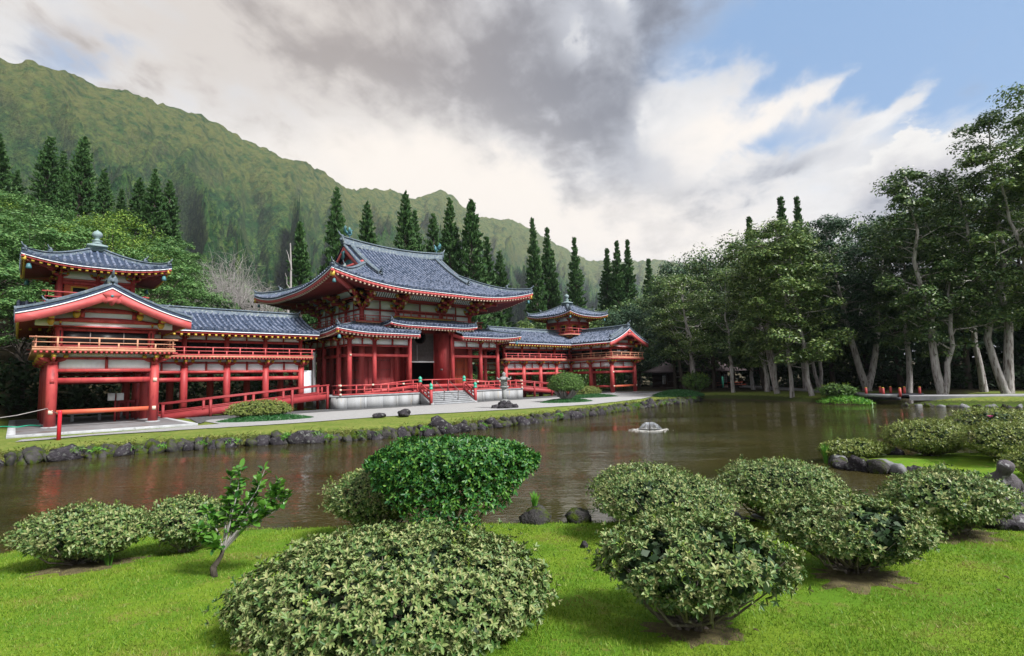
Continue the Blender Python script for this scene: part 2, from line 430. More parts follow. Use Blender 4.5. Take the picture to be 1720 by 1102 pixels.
def ground_z(x, y):
    x = np.asarray(x, float); y = np.asarray(y, float)
    sd_, k = pond_sd(x, y)
    und = (fbm(x * 0.35, y * 0.35, 3, 5) - 0.5)
    near = -0.37 + 0.098 * np.minimum(np.maximum(sd_, 0), 9.5) + und * 0.10 * sms(0.3, 2, sd_)
    far = -0.40 + 0.40 * sms(0.0, 1.5, sd_) + und * 0.03
    rgt = -0.42 + 0.52 * sms(0.0, 2.4, sd_) + und * 0.12 * sms(0, 3, sd_)
    z = np.where(k == 2, near, np.where(k == 1, rgt, far))
    z = np.where((k == 2) & (x > -13.5), np.minimum(z, -0.30 + 0.05 * np.maximum(sd_, 0)), z)
    z = z + 0.06 * np.clip(y - 17, 0, 260) + 0.10 * np.clip(-34 - x, 0, 120) * sms(-6, 10, y) + 0.33 * np.clip(y - 13, 0, 48) * sms(4, -14, x) + 0.03 * np.clip(x - 75, 0, 200)
    return np.where(sd_ < 0, WATER_Z - 0.05 - 0.9 * sms(0, 1.2, -sd_), z)

ang = np.linspace(0, 2 * math.pi, 420, endpoint=False)
rad = [0.4]
while rad[-1] < 7000: rad.append(rad[-1] + max(0.18, rad[-1] * 0.034))
rad = np.array(rad)
gx = CAM[0] + rad[:, None] * np.sin(ang)[None]; gy = CAM[1] + rad[:, None] * np.cos(ang)[None]
gm = MB(); gm.grid(np.stack([gx, gy, ground_z(gx, gy)], -1)[:, ::-1], closed=True)
gm.add([(CAM[0], CAM[1], float(ground_z(CAM[0], CAM[1])) + 0.0)], [])
m, nt, b = newmat('lawn_and_forest_floor')
p = wpos(nt); px_, py_, pz_ = xsep(p)
n1 = xnoise(p, 0.9, 4, 0.55); n2 = xnoise(p, 6.0, 5, 0.6); n3 = xnoise(p, 55.0, 3, 0.7)
lawn = xmix(n1.sstep(0.38, 0.62), (0.095, 0.205, 0.012), (0.165, 0.26, 0.018))
lawn = xmix(n2.sstep(0.54, 0.72) * 0.8, lawn, (0.19, 0.175, 0.05))
lawn = xmix(n3.sstep(0.35, 0.7) * 0.55, lawn, (0.055, 0.10, 0.008))
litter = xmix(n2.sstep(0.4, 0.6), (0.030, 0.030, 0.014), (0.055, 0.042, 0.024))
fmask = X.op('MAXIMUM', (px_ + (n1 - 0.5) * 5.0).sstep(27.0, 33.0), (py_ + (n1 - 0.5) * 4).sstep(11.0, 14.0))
dull = X.op('MAXIMUM', px_.sstep(15.5, 18.0), (py_ + 20.0).sstep(0.0, 1.0))
lawn2 = xmix((n2 * 0.6 + n1 * 0.4).sstep(0.40, 0.60), (0.085, 0.140, 0.018), (0.175, 0.195, 0.045))
lawn2 = xmix(xnoise(p, 17.0, 4, 0.7).sstep(0.5, 0.7) * 0.6, lawn2, (0.06, 0.085, 0.015))
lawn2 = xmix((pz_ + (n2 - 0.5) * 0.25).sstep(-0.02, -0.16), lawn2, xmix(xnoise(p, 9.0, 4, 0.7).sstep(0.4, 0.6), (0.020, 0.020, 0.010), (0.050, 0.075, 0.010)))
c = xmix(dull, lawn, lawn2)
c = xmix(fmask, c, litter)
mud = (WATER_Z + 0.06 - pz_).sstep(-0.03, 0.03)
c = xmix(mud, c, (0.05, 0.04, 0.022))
setc(nt, b, c, 0.9, 0.15)
bump(nt, b, n3 * 0.7 + xnoise(p, 160.0, 2, 0.6) * 0.5, 0.9, 0.02)
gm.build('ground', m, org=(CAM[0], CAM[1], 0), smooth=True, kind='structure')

# water
m, nt, b = newmat('murky_pond_water')
p = wpos(nt); x, y, z = xsep(p)
c45, s45 = math.cos(YAW), math.sin(YAW)
wu, wv = x * c45 - y * s45, x * s45 + y * c45
w1 = xnoise(xvec(wu * 0.45, wv * 1.5, 0.0), 3.0, 2, 0.5, 0.5)
w2 = xnoise(xvec(wu * 0.6, wv * 1.9, 4.0), 8.0, 2, 0.5, 0.4)
calm = xnoise(xvec(wu * 0.10, wv * 0.22, 1.0), 1.0, 3, 0.55).sstep(0.38, 0.62) * 0.85 + 0.15
setc(nt, b, xmix(xnoise(p, 0.35, 3).sstep(0.35, 0.65), (0.026, 0.024, 0.008), (0.040, 0.034, 0.012)), 0.015, 0.5)
b.inputs['IOR'].default_value = 1.33
bump(nt, b, (w1 * 0.8 + w2 * 0.42) * calm, 0.72, 0.05)
wm = MB(); wm.add([(-70, -72, WATER_Z), (34, -72, WATER_Z), (34, -9, WATER_Z), (-70, -9, WATER_Z)], [(0, 1, 2, 3)])
wm.build('pond_water', m, org=(-10, -25, WATER_Z), kind='structure')

def sheet(name, pts, z, mat, kind='structure', thick=0.0):
    mb = MB()
    P = [(a, b_, z) for a, b_ in pts]
    mb.add(P, [np.arange(len(P))])
    return mb.build(name, mat, org=(np.mean([q[0] for q in pts]), np.mean([q[1] for q in pts]), z), kind=kind)
m_gravel = surf('white_gravel', (0.36, 0.36, 0.36), (0.27, 0.27, 0.27), 30, 0.95, 0.9, 0.03, c3=(0.24, 0.235, 0.215), s3=5.0, t3=(0.57, 0.72))
m_pebble = surf('dark_wet_pebbles', (0.12, 0.125, 0.13), (0.05, 0.052, 0.055), 14, 0.8, 0.9, 0.03, c3=(0.10, 0.12, 0.05), s3=2)
m_path = surf('grey_path', (0.30, 0.30, 0.32), (0.22, 0.22, 0.235), 3, 0.9, 0.4, 0.01)
def rough_edge(pts, step=0.5, amp=0.12, seed=1):
    rs = np.random.RandomState(seed); out = []
    for (a, b_) in zip(pts[:-1], pts[1:]):
        a = np.array(a, float); b_ = np.array(b_, float); n = max(1, int(np.linalg.norm(b_ - a) / step))
        for i in range(n): out.append(tuple(a + (b_ - a) * i / n + rs.uniform(-amp, amp, 2)))
    out.append(tuple(pts[-1])); return out
front = [(-27.6, -9.35), (-25.2, -8.75), (-21.3, -9.5), (-16.9, -10.5), (-12.6, -10.3), (-8.3, -11.3), (-6.1, -12.1), (-1.7, -13.06), (3.4, -13.9), (12.65, -12.16), (20, -9.3), (27.5, -6.8)]
sheet('gravel_court', rough_edge(front) + [(30, -3.5), (19.2, -3.0), (19.2, 1.5), (-19.6, 1.5), (-19.6, -6.9), (-27.4, -8.2)], 0.035, m_gravel)
sheet('pebble_strip', rough_edge([(-20.2, -5.6), (-19.0, -2.4), (-12, -1.9), (-4, -2.05), (4, -1.9), (12, -2.0), (19, -2.4)], 0.5, 0.08, 3) + [(19.1, 1.4), (-19.4, 1.4), (-20.2, -5.0)], 0.043, m_pebble)
def ribbon(name, pts, w, z, mat):
    P = np.array(pts, float); T = np.gradient(P, axis=0); T /= np.linalg.norm(T, axis=1, keepdims=True)
    N = np.stack([-T[:, 1], T[:, 0]], 1)
    mb = MB(); zz = np.full((len(P), 1), z)
    Lf = np.hstack([P + N * w / 2, zz]); Rt = np.hstack([P - N * w / 2, zz])
    mb.grid(np.stack([Rt, Lf], 1)[:, ::-1])
    mb.grid(np.stack([Rt, Rt - [0, 0, 0.3]], 1)); mb.grid(np.stack([Lf - [0, 0, 0.3], Lf], 1))
    return mb.build(name, mat, org=(P[0][0], P[0][1], z), kind='structure')
def dense(pts, k=6):
    P = np.array(pts, float); t = np.arange(len(P)); tt = np.linspace(0, len(P) - 1, (len(P) - 1) * k + 1)
    return np.stack([np.interp(tt, t, P[:, 0]), np.interp(tt, t, P[:, 1])], 1)
ribbon('path', dense([(58, 4), (46, -8), (36, -15.8), (29, -21.5), (23.0, -25.6), (20.6, -27.2)]), 2.6, 0.17, m_path)
ribbon('path', dense([(19.4, -30.0), (19.9, -32.5), (21.5, -35.5), (23.6, -39), (26, -46), (27, -60)]), 2.6, 0.17, m_path)

# ------------------------------------------------------------------ mountain
AZ = [-60, -40, -20, -10, -2.1, -0.4, 2.7, 5.2, 10.2, 12.6, 15.2, 18.0, 20.8, 23.1, 26.7, 30.4, 33.0, 35.6, 37.2, 39.5, 43.4, 46.0, 47.9, 52.4, 56.1, 58.6, 61.0, 64.4, 70, 80]
EL = [17, 21, 24.5, 25, 25.2, 25.4, 25.3, 24.9, 24.8, 24.2, 23.4, 22.3, 22.1, 21.0, 19.7, 19.8, 19.4, 19.9, 19.2, 17.5, 17.0, 15.6, 14.4, 12.3, 12.0, 12.2, 11.5, 9.4, 6, 3]
na, nr = 660, 225
a_ = np.linspace(-58, 79, na)
el_ = np.interp(a_, AZ, EL) + (fbm(a_ * 0.55, a_ * 0, 5, 31, 0.45) - 0.5) * 0.8
dist = np.interp(a_, [-60, -10, 0, 20, 30, 45, 55, 79], [900, 930, 960, 1150, 1500, 2000, 2600, 3000])
dist *= 1 + (fbm(a_ * 0.25, a_ * 0 + 3, 3, 7) - 0.5) * 0.05
zc = np.tan(np.radians(el_)) * dist
rb = np.interp(a_, [-60, 0, 20, 40, 60, 79], [260, 260, 300, 380, 520, 600])
t = np.linspace(0, 1, nr)[None, :]
rr = rb[:, None] + (dist - rb)[:, None] * t
mx_ = CAM[0] + rr * np.sin(np.radians(a_))[:, None]; my_ = CAM[1] + rr * np.cos(np.radians(a_))[:, None]
s_ = np.cumsum(np.concatenate([[0], np.hypot(np.diff(mx_[:, -1]), np.diff(my_[:, -1]))]))[:, None]
warp = (fbm(mx_ / 300, my_ / 300, 4, 3) - 0.5) * 200 + (fbm(mx_ / 80, my_ / 80, 3, 4) - 0.5) * 45
ph1 = (s_ + warp) / 210 + rr * 0.0006; ph2 = (s_ * 1.0 + warp * 1.3) / 78 + 0.3
rid1 = 1 - np.abs(2 * (ph1 - np.floor(ph1)) - 1); rid2 = 1 - np.abs(2 * (ph2 - np.floor(ph2)) - 1)
ph3 = (s_ + warp * 1.6 + (fbm(mx_ / 25, my_ / 25, 2, 44) - 0.5) * 14) / 31
rid3 = 1 - np.abs(2 * (ph3 - np.floor(ph3)) - 1)
rid1 = rid1 ** 1.3
prof = 0.40 * t + 0.18 * t ** 2 + 0.42 * t ** 3
env = np.sin(math.pi * np.clip(t, 0, 1) ** 0.75) ** 0.9
mz = zc[:, None] * (0.03 + 0.97 * prof) + zc[:, None] * env * (0.21 * (rid1 - 0.5) + 0.17 * (rid2 - 0.5) + 0.065 * (rid3 - 0.5))
mz += (fbm(mx_ / 60, my_ / 60, 5, 11, 0.55) - 0.5) * 74 * (0.2 + 0.8 * env) * np.clip(zc[:, None] / 400, 0.3, 1)
mz += (fbm(mx_ / 9, my_ / 9, 3, 12) - 0.5) * 24.0 * (1 - 0.6 * t)
mm = MB(); mm.grid(np.stack([mx_, my_, mz], -1)[::-1])
back = np.stack([mx_[:, -1] + 500 * np.sin(np.radians(a_)), my_[:, -1] + 500 * np.cos(np.radians(a_)), np.full(na, 0.0)], -1)
mm.grid(np.stack([np.stack([mx_[:, -1], my_[:, -1], mz[:, -1]], -1), back], 1)[::-1])
m, nt, b = newmat('mountain_vegetation')
p = wpos(nt); x, y, z = xsep(p)
na_ = xnoise(p, 0.012, 5, 0.6); nb_ = xnoise(p, 0.07, 6, 0.65); nc_ = xnoise(p, 0.22, 5, 0.72)
g = xmix(na_.sstep(0.38, 0.62), (0.016, 0.060, 0.018), (0.040, 0.092, 0.024))
g = xmix(nb_.sstep(0.47, 0.60) * 0.85, g, (0.085, 0.135, 0.032))
g = xmix(nc_.sstep(0.47, 0.57) * 0.9, g, (0.008, 0.032, 0.013))
hz_ = (z + (na_ - 0.5) * 260).sstep(230, 430)
g = xmix(hz_ * nb_.sstep(0.3, 0.6) * 0.8, g, (0.115, 0.120, 0.038))
gn = nt.nodes.new('ShaderNodeNewGeometry'); _, _, nz = xsep(X(gn.outputs['Normal']))
cliff = (0.56 - nz + (nb_ - 0.5) * 0.4).sstep(0.18, 0.34)
g = xmix(cliff * 0.22, g, (0.085, 0.085, 0.065))
setc(nt, b, g, 1.0, 0.05)
bump(nt, b, nc_ + nb_ * 2.0, 1.0, 6.0)
mm.build('mountain', m, org=(400, 700, 0), smooth=True, kind='structure')
# ------------------------------------------------------------------ roof building blocks
def row_mesh(name, P, side, r=0.09, tile=0.42, cap=True, mat=None, org=None):
    """a row of lapped half-round tiles along polyline P (eave first)"""
    P = np.asarray(P, float); side = np.asarray(side, float)
    L = np.concatenate([[0], np.cumsum(np.linalg.norm(np.diff(P, axis=0), axis=1))])
    n = max(2, int(round(L[-1] / tile)))
    ts = []; rs = []
    for i in range(n):
        ts += [L[-1] * i / n, L[-1] * (i + 0.96) / n]; rs += [r, r * 0.84]
    C = np.stack([np.interp(ts, L, P[:, k]) for k in range(3)], 1)
    T = np.gradient(np.stack([np.interp(ts, L, P[:, k]) for k in range(3)], 1), axis=0)
    T /= np.linalg.norm(T, axis=1, keepdims=True) + 1e-9
    N = np.cross(np.broadcast_to(side, T.shape), T); N *= np.sign(N[:, 2:3] + 1e-9)
    th = np.linspace(0, math.pi, 6)
    rs = np.array(rs)
    V = C[:, None] + rs[:, None, None] * (side[None, None] * np.cos(th)[None, :, None] + N[:, None] * np.sin(th)[None, :, None] * 1.05)
    mb = MB(); mb.grid(V)
    if cap:                                              # round eave-end tile
        th = np.arange(10) * 2 * math.pi / 10
        c = C[0] - T[0] * 0.03 + N[0] * 0.01
        d1 = c + 1.12 * r * (side[None] * np.cos(th)[:, None] + N[0][None] * np.sin(th)[:, None])
        mb.grid(np.stack([d1, d1 + T[0] * 0.07]), closed=True)
        mb.add(d1, [np.arange(10)[::-1]])
    return mb
def ridge(name, P, w, h, mat, parent, cap=True, kind=None):
    """stacked ridge: square courses with a round cap tile on top"""
    P = np.asarray(P, float)
    T = np.gradient(P, axis=0); T[:, 2] = 0; T /= np.linalg.norm(T, axis=1, keepdims=True) + 1e-9
    S = np.stack([T[:, 1], -T[:, 0], 0 * T[:, 0]], 1)
    pr = [(-w / 2, -0.25), (-w / 2, h * 0.35), (-w * 0.42, h * 0.36), (-w * 0.42, h * 0.68), (-w * 0.62, h * 0.70), (-w * 0.60, h * 0.78), (-w * 0.34, h * 0.80), (-w * 0.26, h * 0.95), (0, h),
          (w * 0.26, h * 0.95), (w * 0.34, h * 0.80), (w * 0.60, h * 0.78), (w * 0.62, h * 0.70), (w * 0.42, h * 0.68), (w * 0.42, h * 0.36), (w / 2, h * 0.35), (w / 2, -0.25)]
    V = P[:, None] + np.array([[q[0]] for q in pr])[None] * S[:, None] + np.array([[0, 0, q[1]] for q in pr])[None]
    mb = MB(); mb.grid(V)
    n = len(pr); k = len(P)
    mb.add(V[0], [np.arange(n)]); mb.add(V[-1], [np.arange(n)[::-1]])
    return mb.build(name, mat, parent, kind=kind)
def ornament(parent, pos, d, s=1.0, name='ridge_end_tile', horn=True):
    """demon-face end tile: a rounded plate with a horn curling up and out"""
    pos = np.array(pos, float); d = np.array([d[0], d[1], 0.0]); d /= np.linalg.norm(d); sd_ = np.array([d[1], -d[0], 0])
    up = np.array([0, 0, 1.0])
    mb = MB()
    out = [(-.24, -.1), (-.26, .18), (-.20, .36), (-.10, .50), (0, .56), (.10, .50), (.20, .36), (.26, .18), (.24, -.1)]
    mb.prism([pos + sd_ * a * s + up * b_ * s for a, b_ in out], -d * 0.12 * s)
    mb.tube([pos + up * 0.14 * s - d * 0.02, pos + up * 0.14 * s + d * 0.14 * s], [0.13 * s, 0.09 * s], 8)
    if horn:
        c = [pos - d * 0.35 * s + up * 0.30 * s, pos - d * 0.05 * s + up * 0.42 * s, pos + d * 0.15 * s + up * 0.56 * s, pos + d * 0.27 * s + up * 0.80 * s]
        mb.tube(c, [0.10 * s, 0.095 * s, 0.075 * s, 0.03 * s], 7)
    return mb.build(name, m_ridge, parent, smooth=False)
def curve_prof(t, a=0.62): return a * t + (1 - a) * t * t

def gable_roof(parent, axis, c0, u0_, u1_, half, ze, zr, s, sp=0.37, rows=(True, True), name='roof', urange=None):
    """gable roof with concave slopes. axis 'x': ridge along x at y=c0; axis 'y': ridge along y at x=c0. s mirrors x."""
    tt = np.linspace(0, 1, 9)
    zz = ze + (zr - ze) * curve_prof(tt); off = half * (1 - tt)
    mb = MB()
    def pt(u, o, z):
        return (s * u, c0 + o, z) if axis == 'x' else (s * c0 + o, u, z)
    full = [(o, z) for o, z in zip(-off, zz)] + [(o, z) for o, z in zip(off[::-1][1:], zz[::-1][1:])]
    top = [[pt(u, o, z) for o, z in full] for u in (u0_, u1_)]
    bot = [[pt(u, o, z - 0.16) for o, z in full] for u in (u0_, u1_)]
    mb.grid(top); mb.grid(bot)
    mb.grid([[top[i][j] for i in (0, 1)] for j in (0,)] + [[bot[i][j] for i in (0, 1)] for j in (0,)])
    mb.grid([[top[i][-1] for i in (0, 1)]] + [[bot[i][-1] for i in (0, 1)]])
    for i in (0, 1): mb.grid([top[i], bot[i]])
    roof = mb.build(name, m_tile, parent)
    # soffit boards just below, in dark red
    mb = MB()
    e = 0.05
    mb.grid([[pt(u, o * 0.985, z - 0.19) for o, z in full] for u in (u0_ + e, u1_ - e)])
    mb.grid([[pt(u, o * 0.985, z - 0.26) for o, z in full] for u in (u0_ + e, u1_ - e)])
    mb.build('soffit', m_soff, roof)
    for k, sg in enumerate((-1, 1)):
        P = [pt(0, sg * o, z + 0.01) for o, z in zip(off, zz)]
        side = (1, 0, 0) if axis == 'x' else (0, 1, 0)
        if rows[k]:
            me = row_mesh('tile_row', [np.array(q) - P[0] for q in P], side).mesh('tile_row', (0, 0, 0), m_row, True)
            n = int((u1_ - u0_ - 0.2) / sp)
            for i in range(n + 1):
                u = u0_ + 0.12 + (u1_ - u0_ - 0.24) * i / n
                base = pt(u, sg * off[0], zz[0] + 0.01)
                place(me, 'tile_row', roof, base)
        # eave edge: pale tile lip, red fascia
        mb = MB(); a, b_ = pt(u0_ + 0.04, sg * (half - 0.02), ze - 0.19), pt(u1_ - 0.04, sg * (half - 0.02), ze - 0.19)
        mb.bar(a, b_, 0.05, 0.055); mb.build('eave_lip', m_white, roof)
        mb = MB(); a, b_ = pt(u0_ + 0.1, sg * (half - 0.12), ze - 0.29), pt(u1_ - 0.1, sg * (half - 0.12), ze - 0.29)
        mb.bar(a, b_, 0.10, 0.13); mb.build('fascia', m_red, roof)
        mr, mg = MB(), MB(); n = int((u1_ - u0_) / 0.42)
        for i in range(n):
            u = u0_ + 0.25 + (u1_ - u0_ - 0.5) * i / (n - 1)
            mr.bar(pt(u, sg * (half - 0.16), ze - 0.435), pt(u, sg * (half - 1.45), ze - 0.05), 0.09, 0.10)
            mg.bar(pt(u, sg * (half - 0.07), ze - 0.455), pt(u, sg * (half - 0.16), ze - 0.435), 0.135, 0.14)
        mr.build('rafters', m_soff, roof, kind='stuff'); mg.build('rafter_caps', m_gold, roof, kind='stuff')
    return roof

def hip_height(c, d, p):
    """height of a hipped roof: c distance along the eave from the nearest corner, d distance inwards"""
    up = p['lift'] * np.maximum(0, 1 - np.asarray(c) / p['run']) ** 2.1 * np.maximum(0, 1 - np.asarray(d) / p['fade']) ** 1.4
    return p['ze'] + (p['zt'] - p['ze']) * curve_prof(np.asarray(d) / p['D'], p.get('a', 0.62)) + up
# ------------------------------------------------------------------ timber-frame building blocks
def column(parent, x, y, z0, z1, r=0.24, mat=None, plate=False):
    mb = MB(); mb.tube([(x, y, z0), (x, y, z0 + (z1 - z0) * 0.6), (x, y, z1)], [r, r * 0.98, r * 0.93], 16)
    o = mb.build('column', mat or m_red, parent, smooth=True)
    if plate:
        mb = MB(); mb.lathe(x, y, [(r + 0.12, z0 - 0.02), (r + 0.12, z0 + 0.035), (r + 0.02, z0 + 0.05)], 16); mb.build('column_base', m_curb, o)
    return o
def beam(parent, A, B, z0, z1, w=0.14, mat=None, name='beam'):
    mb = MB(); mb.bar((A[0], A[1], (z0 + z1) / 2), (B[0], B[1], (z0 + z1) / 2), w, z1 - z0)
    return mb.build(name, mat or m_red, parent)
def along(A, B, t, off=0.0, n=(0, 0)):
    return (A[0] + (B[0] - A[0]) * t + n[0] * off, A[1] + (B[1] - A[1]) * t + n[1] * off)
def bracket(parent, x, y, z, n, s=1.0, corner=None, steps=1):
    """column-head bracket: saucer block, curved arms along the wall and outwards, gilt bearing blocks"""
    mr, mg = MB(), MB()
    T = np.array([-n[1], n[0], 0.0]); N = np.array([n[0], n[1], 0.0]); c = np.array([x, y, z])
    def arm(c0, d, L):
        d = np.array(d, float); sd_ = np.array([-d[1], d[0], 0.0]) * 0.065 * s
        pr = [(0, 0), (L * 0.45, 0.015 * s), (L * 0.8, 0.09 * s), (L, 0.19 * s), (L, 0.27 * s), (0, 0.27 * s)]
        mr.prism([c0 + d * a + np.array([0, 0, h]) - sd_ for a, h in pr], sd_ * 2)
    def block(c0):
        mg.lathe(c0[0], c0[1], [(0.09 * s, c0[2] - 0.02 * s), (0.155 * s, c0[2] + 0.10 * s), (0.155 * s, c0[2] + 0.22 * s)], 4, math.pi / 4)
    mr.lathe(x, y, [(0.2 * s, z - 0.04), (0.30 * s, z + 0.10 * s), (0.30 * s, z + 0.2 * s)], 4, math.atan2(n[1], n[0]) + math.pi / 4)
    for k in range(steps):
        ck = c + N * 0.5 * s * k + np.array([0, 0, (0.14 + 0.34 * k) * s])
        for d in (T, -T): arm(ck, d, 0.62 * s); block(ck + d * 0.55 * s + np.array([0, 0, 0.22 * s]))
        arm(ck, N, 0.66 * s); block(ck + N * 0.58 * s + np.array([0, 0, 0.24 * s])); 
        if k == 0: block(ck + N * 0.22 * s + np.array([0, 0, 0.1 * s]))
        if corner is not None:
            D = np.array([corner[0], corner[1], 0.0]); D /= np.linalg.norm(D)
            ckd = c + D * 0.62 * s * k + np.array([0, 0, (0.14 + 0.34 * k) * s])
            arm(ckd, D, 0.85 * s); block(ckd + D * 0.78 * s + np.array([0, 0, 0.24 * s]))
            N2 = np.array([corner[0], corner[1], 0.0]) - N; N2 /= max(1e-6, np.linalg.norm(N2))
            arm(ck, N2, 0.66 * s); block(ck + N2 * 0.58 * s + np.array([0, 0, 0.24 * s]))
    o = mr.build('bracket', m_red, parent)
    mg.build('bracket_blocks', m_gold, o, kind='stuff')
    return o
def railing(parent, pts, z, h=0.56, sp=0.9, mat=None, name='railing', over=0.25, thick=0.06):
    """balustrade of three rails and posts along a polyline"""
    mat = mat or m_pink
    P = [np.array(q, float) for q in pts]; mb = MB()
    for i in range(len(P) - 1):
        a, b_ = P[i], P[i + 1]; L = np.linalg.norm(b_ - a); d = (b_ - a) / L
        for zz, w in ((h, thick * 1.15), (h * 0.56, thick * 0.8), (0.06, thick * 1.3)):
            e = over if zz == h else over * 0.5
            mb.bar((*(a - d * e), z + zz), (*(b_ + d * e), z + zz), w, w)
        k = max(1, int(round(L / sp)))
        for j in range(k + 1):
            q = a + d * L * j / k
            if i > 0 and j == 0: continue
            mb.box(q[0] - thick * .6, q[0] + thick * .6, q[1] - thick * .6, q[1] + thick * .6, z, z + h * (0.985 if j % 2 == 0 else 0.56))
    return mb.build(name, mat, parent)
def wall_run(parent, cols, n, s_panes=2, lower=True, upper=True, balcony=True):
    """two-storey gallery elevation between columns on one straight line; n = outward normal"""
    for A, B in zip(cols[:-1], cols[1:]):
        if lower:
            beam(parent, A, B, 2.39, 2.67, 0.13)
            beam(parent, A, B, 2.96, 3.14, 0.22)
            L = math.dist(A, B)
            for t0, t1 in ((0.24 / L, 0.485), (0.515, 1 - 0.24 / L)):
                beam(parent, along(A, B, t0), along(A, B, t1), 3.142, 3.64, 0.07, m_white, 'wall_panel')
            M_ = along(A, B, 0.5, 0.02, n)
            mb = MB(); mb.cbox(M_[0], M_[1], 3.47, 0.06, 0.06, 0.325); mb.build('strut', m_red, parent)
            beam(parent, A, B, 3.642, 3.76, 0.16)
            beam(parent, along(A, B, 0.02, -0.05, n), along(A, B, 0.98, -0.05, n), 3.762, 4.0, 0.07, m_white, 'upper_panel')
        if upper:
            a, b_ = along(A, B, 0, -0.2, n), along(A, B, 1, -0.2, n)
            beam(parent, a, b_, 4.19, 4.43, 0.12, m_soff, 'low_wall')
            for k in range(s_panes):
                w = beam(parent, along(a, b_, (k + 0.02) / s_panes, -0.03, n), along(a, b_, (k + 0.98) / s_panes, -0.03, n), 4.432, 5.168, 0.05, m_dark, 'window')
            for k in range(1, s_panes):
                q = along(a, b_, k / s_panes, 0.0, n); mb = MB(); mb.cbox(q[0], q[1], 4.80, 0.025, 0.025, 0.365); mb.build('mullion', m_metal, parent)
            beam(parent, a, b_, 5.17, 5.36, 0.14)
            beam(parent, along(a, b_, 0.04), along(a, b_, 0.48), 5.363, 5.64, 0.06, m_white, 'upper_panel')
            beam(parent, along(a, b_, 0.52), along(a, b_, 0.96), 5.363, 5.64, 0.06, m_white, 'upper_panel')
            q = along(a, b_, 0.5, 0.01, n); mb = MB(); mb.cbox(q[0], q[1], 5.50, 0.05, 0.05, 0.138); mb.build('strut', m_soff, parent)
            beam(parent, a, b_, 5.642, 5.80, 0.2)

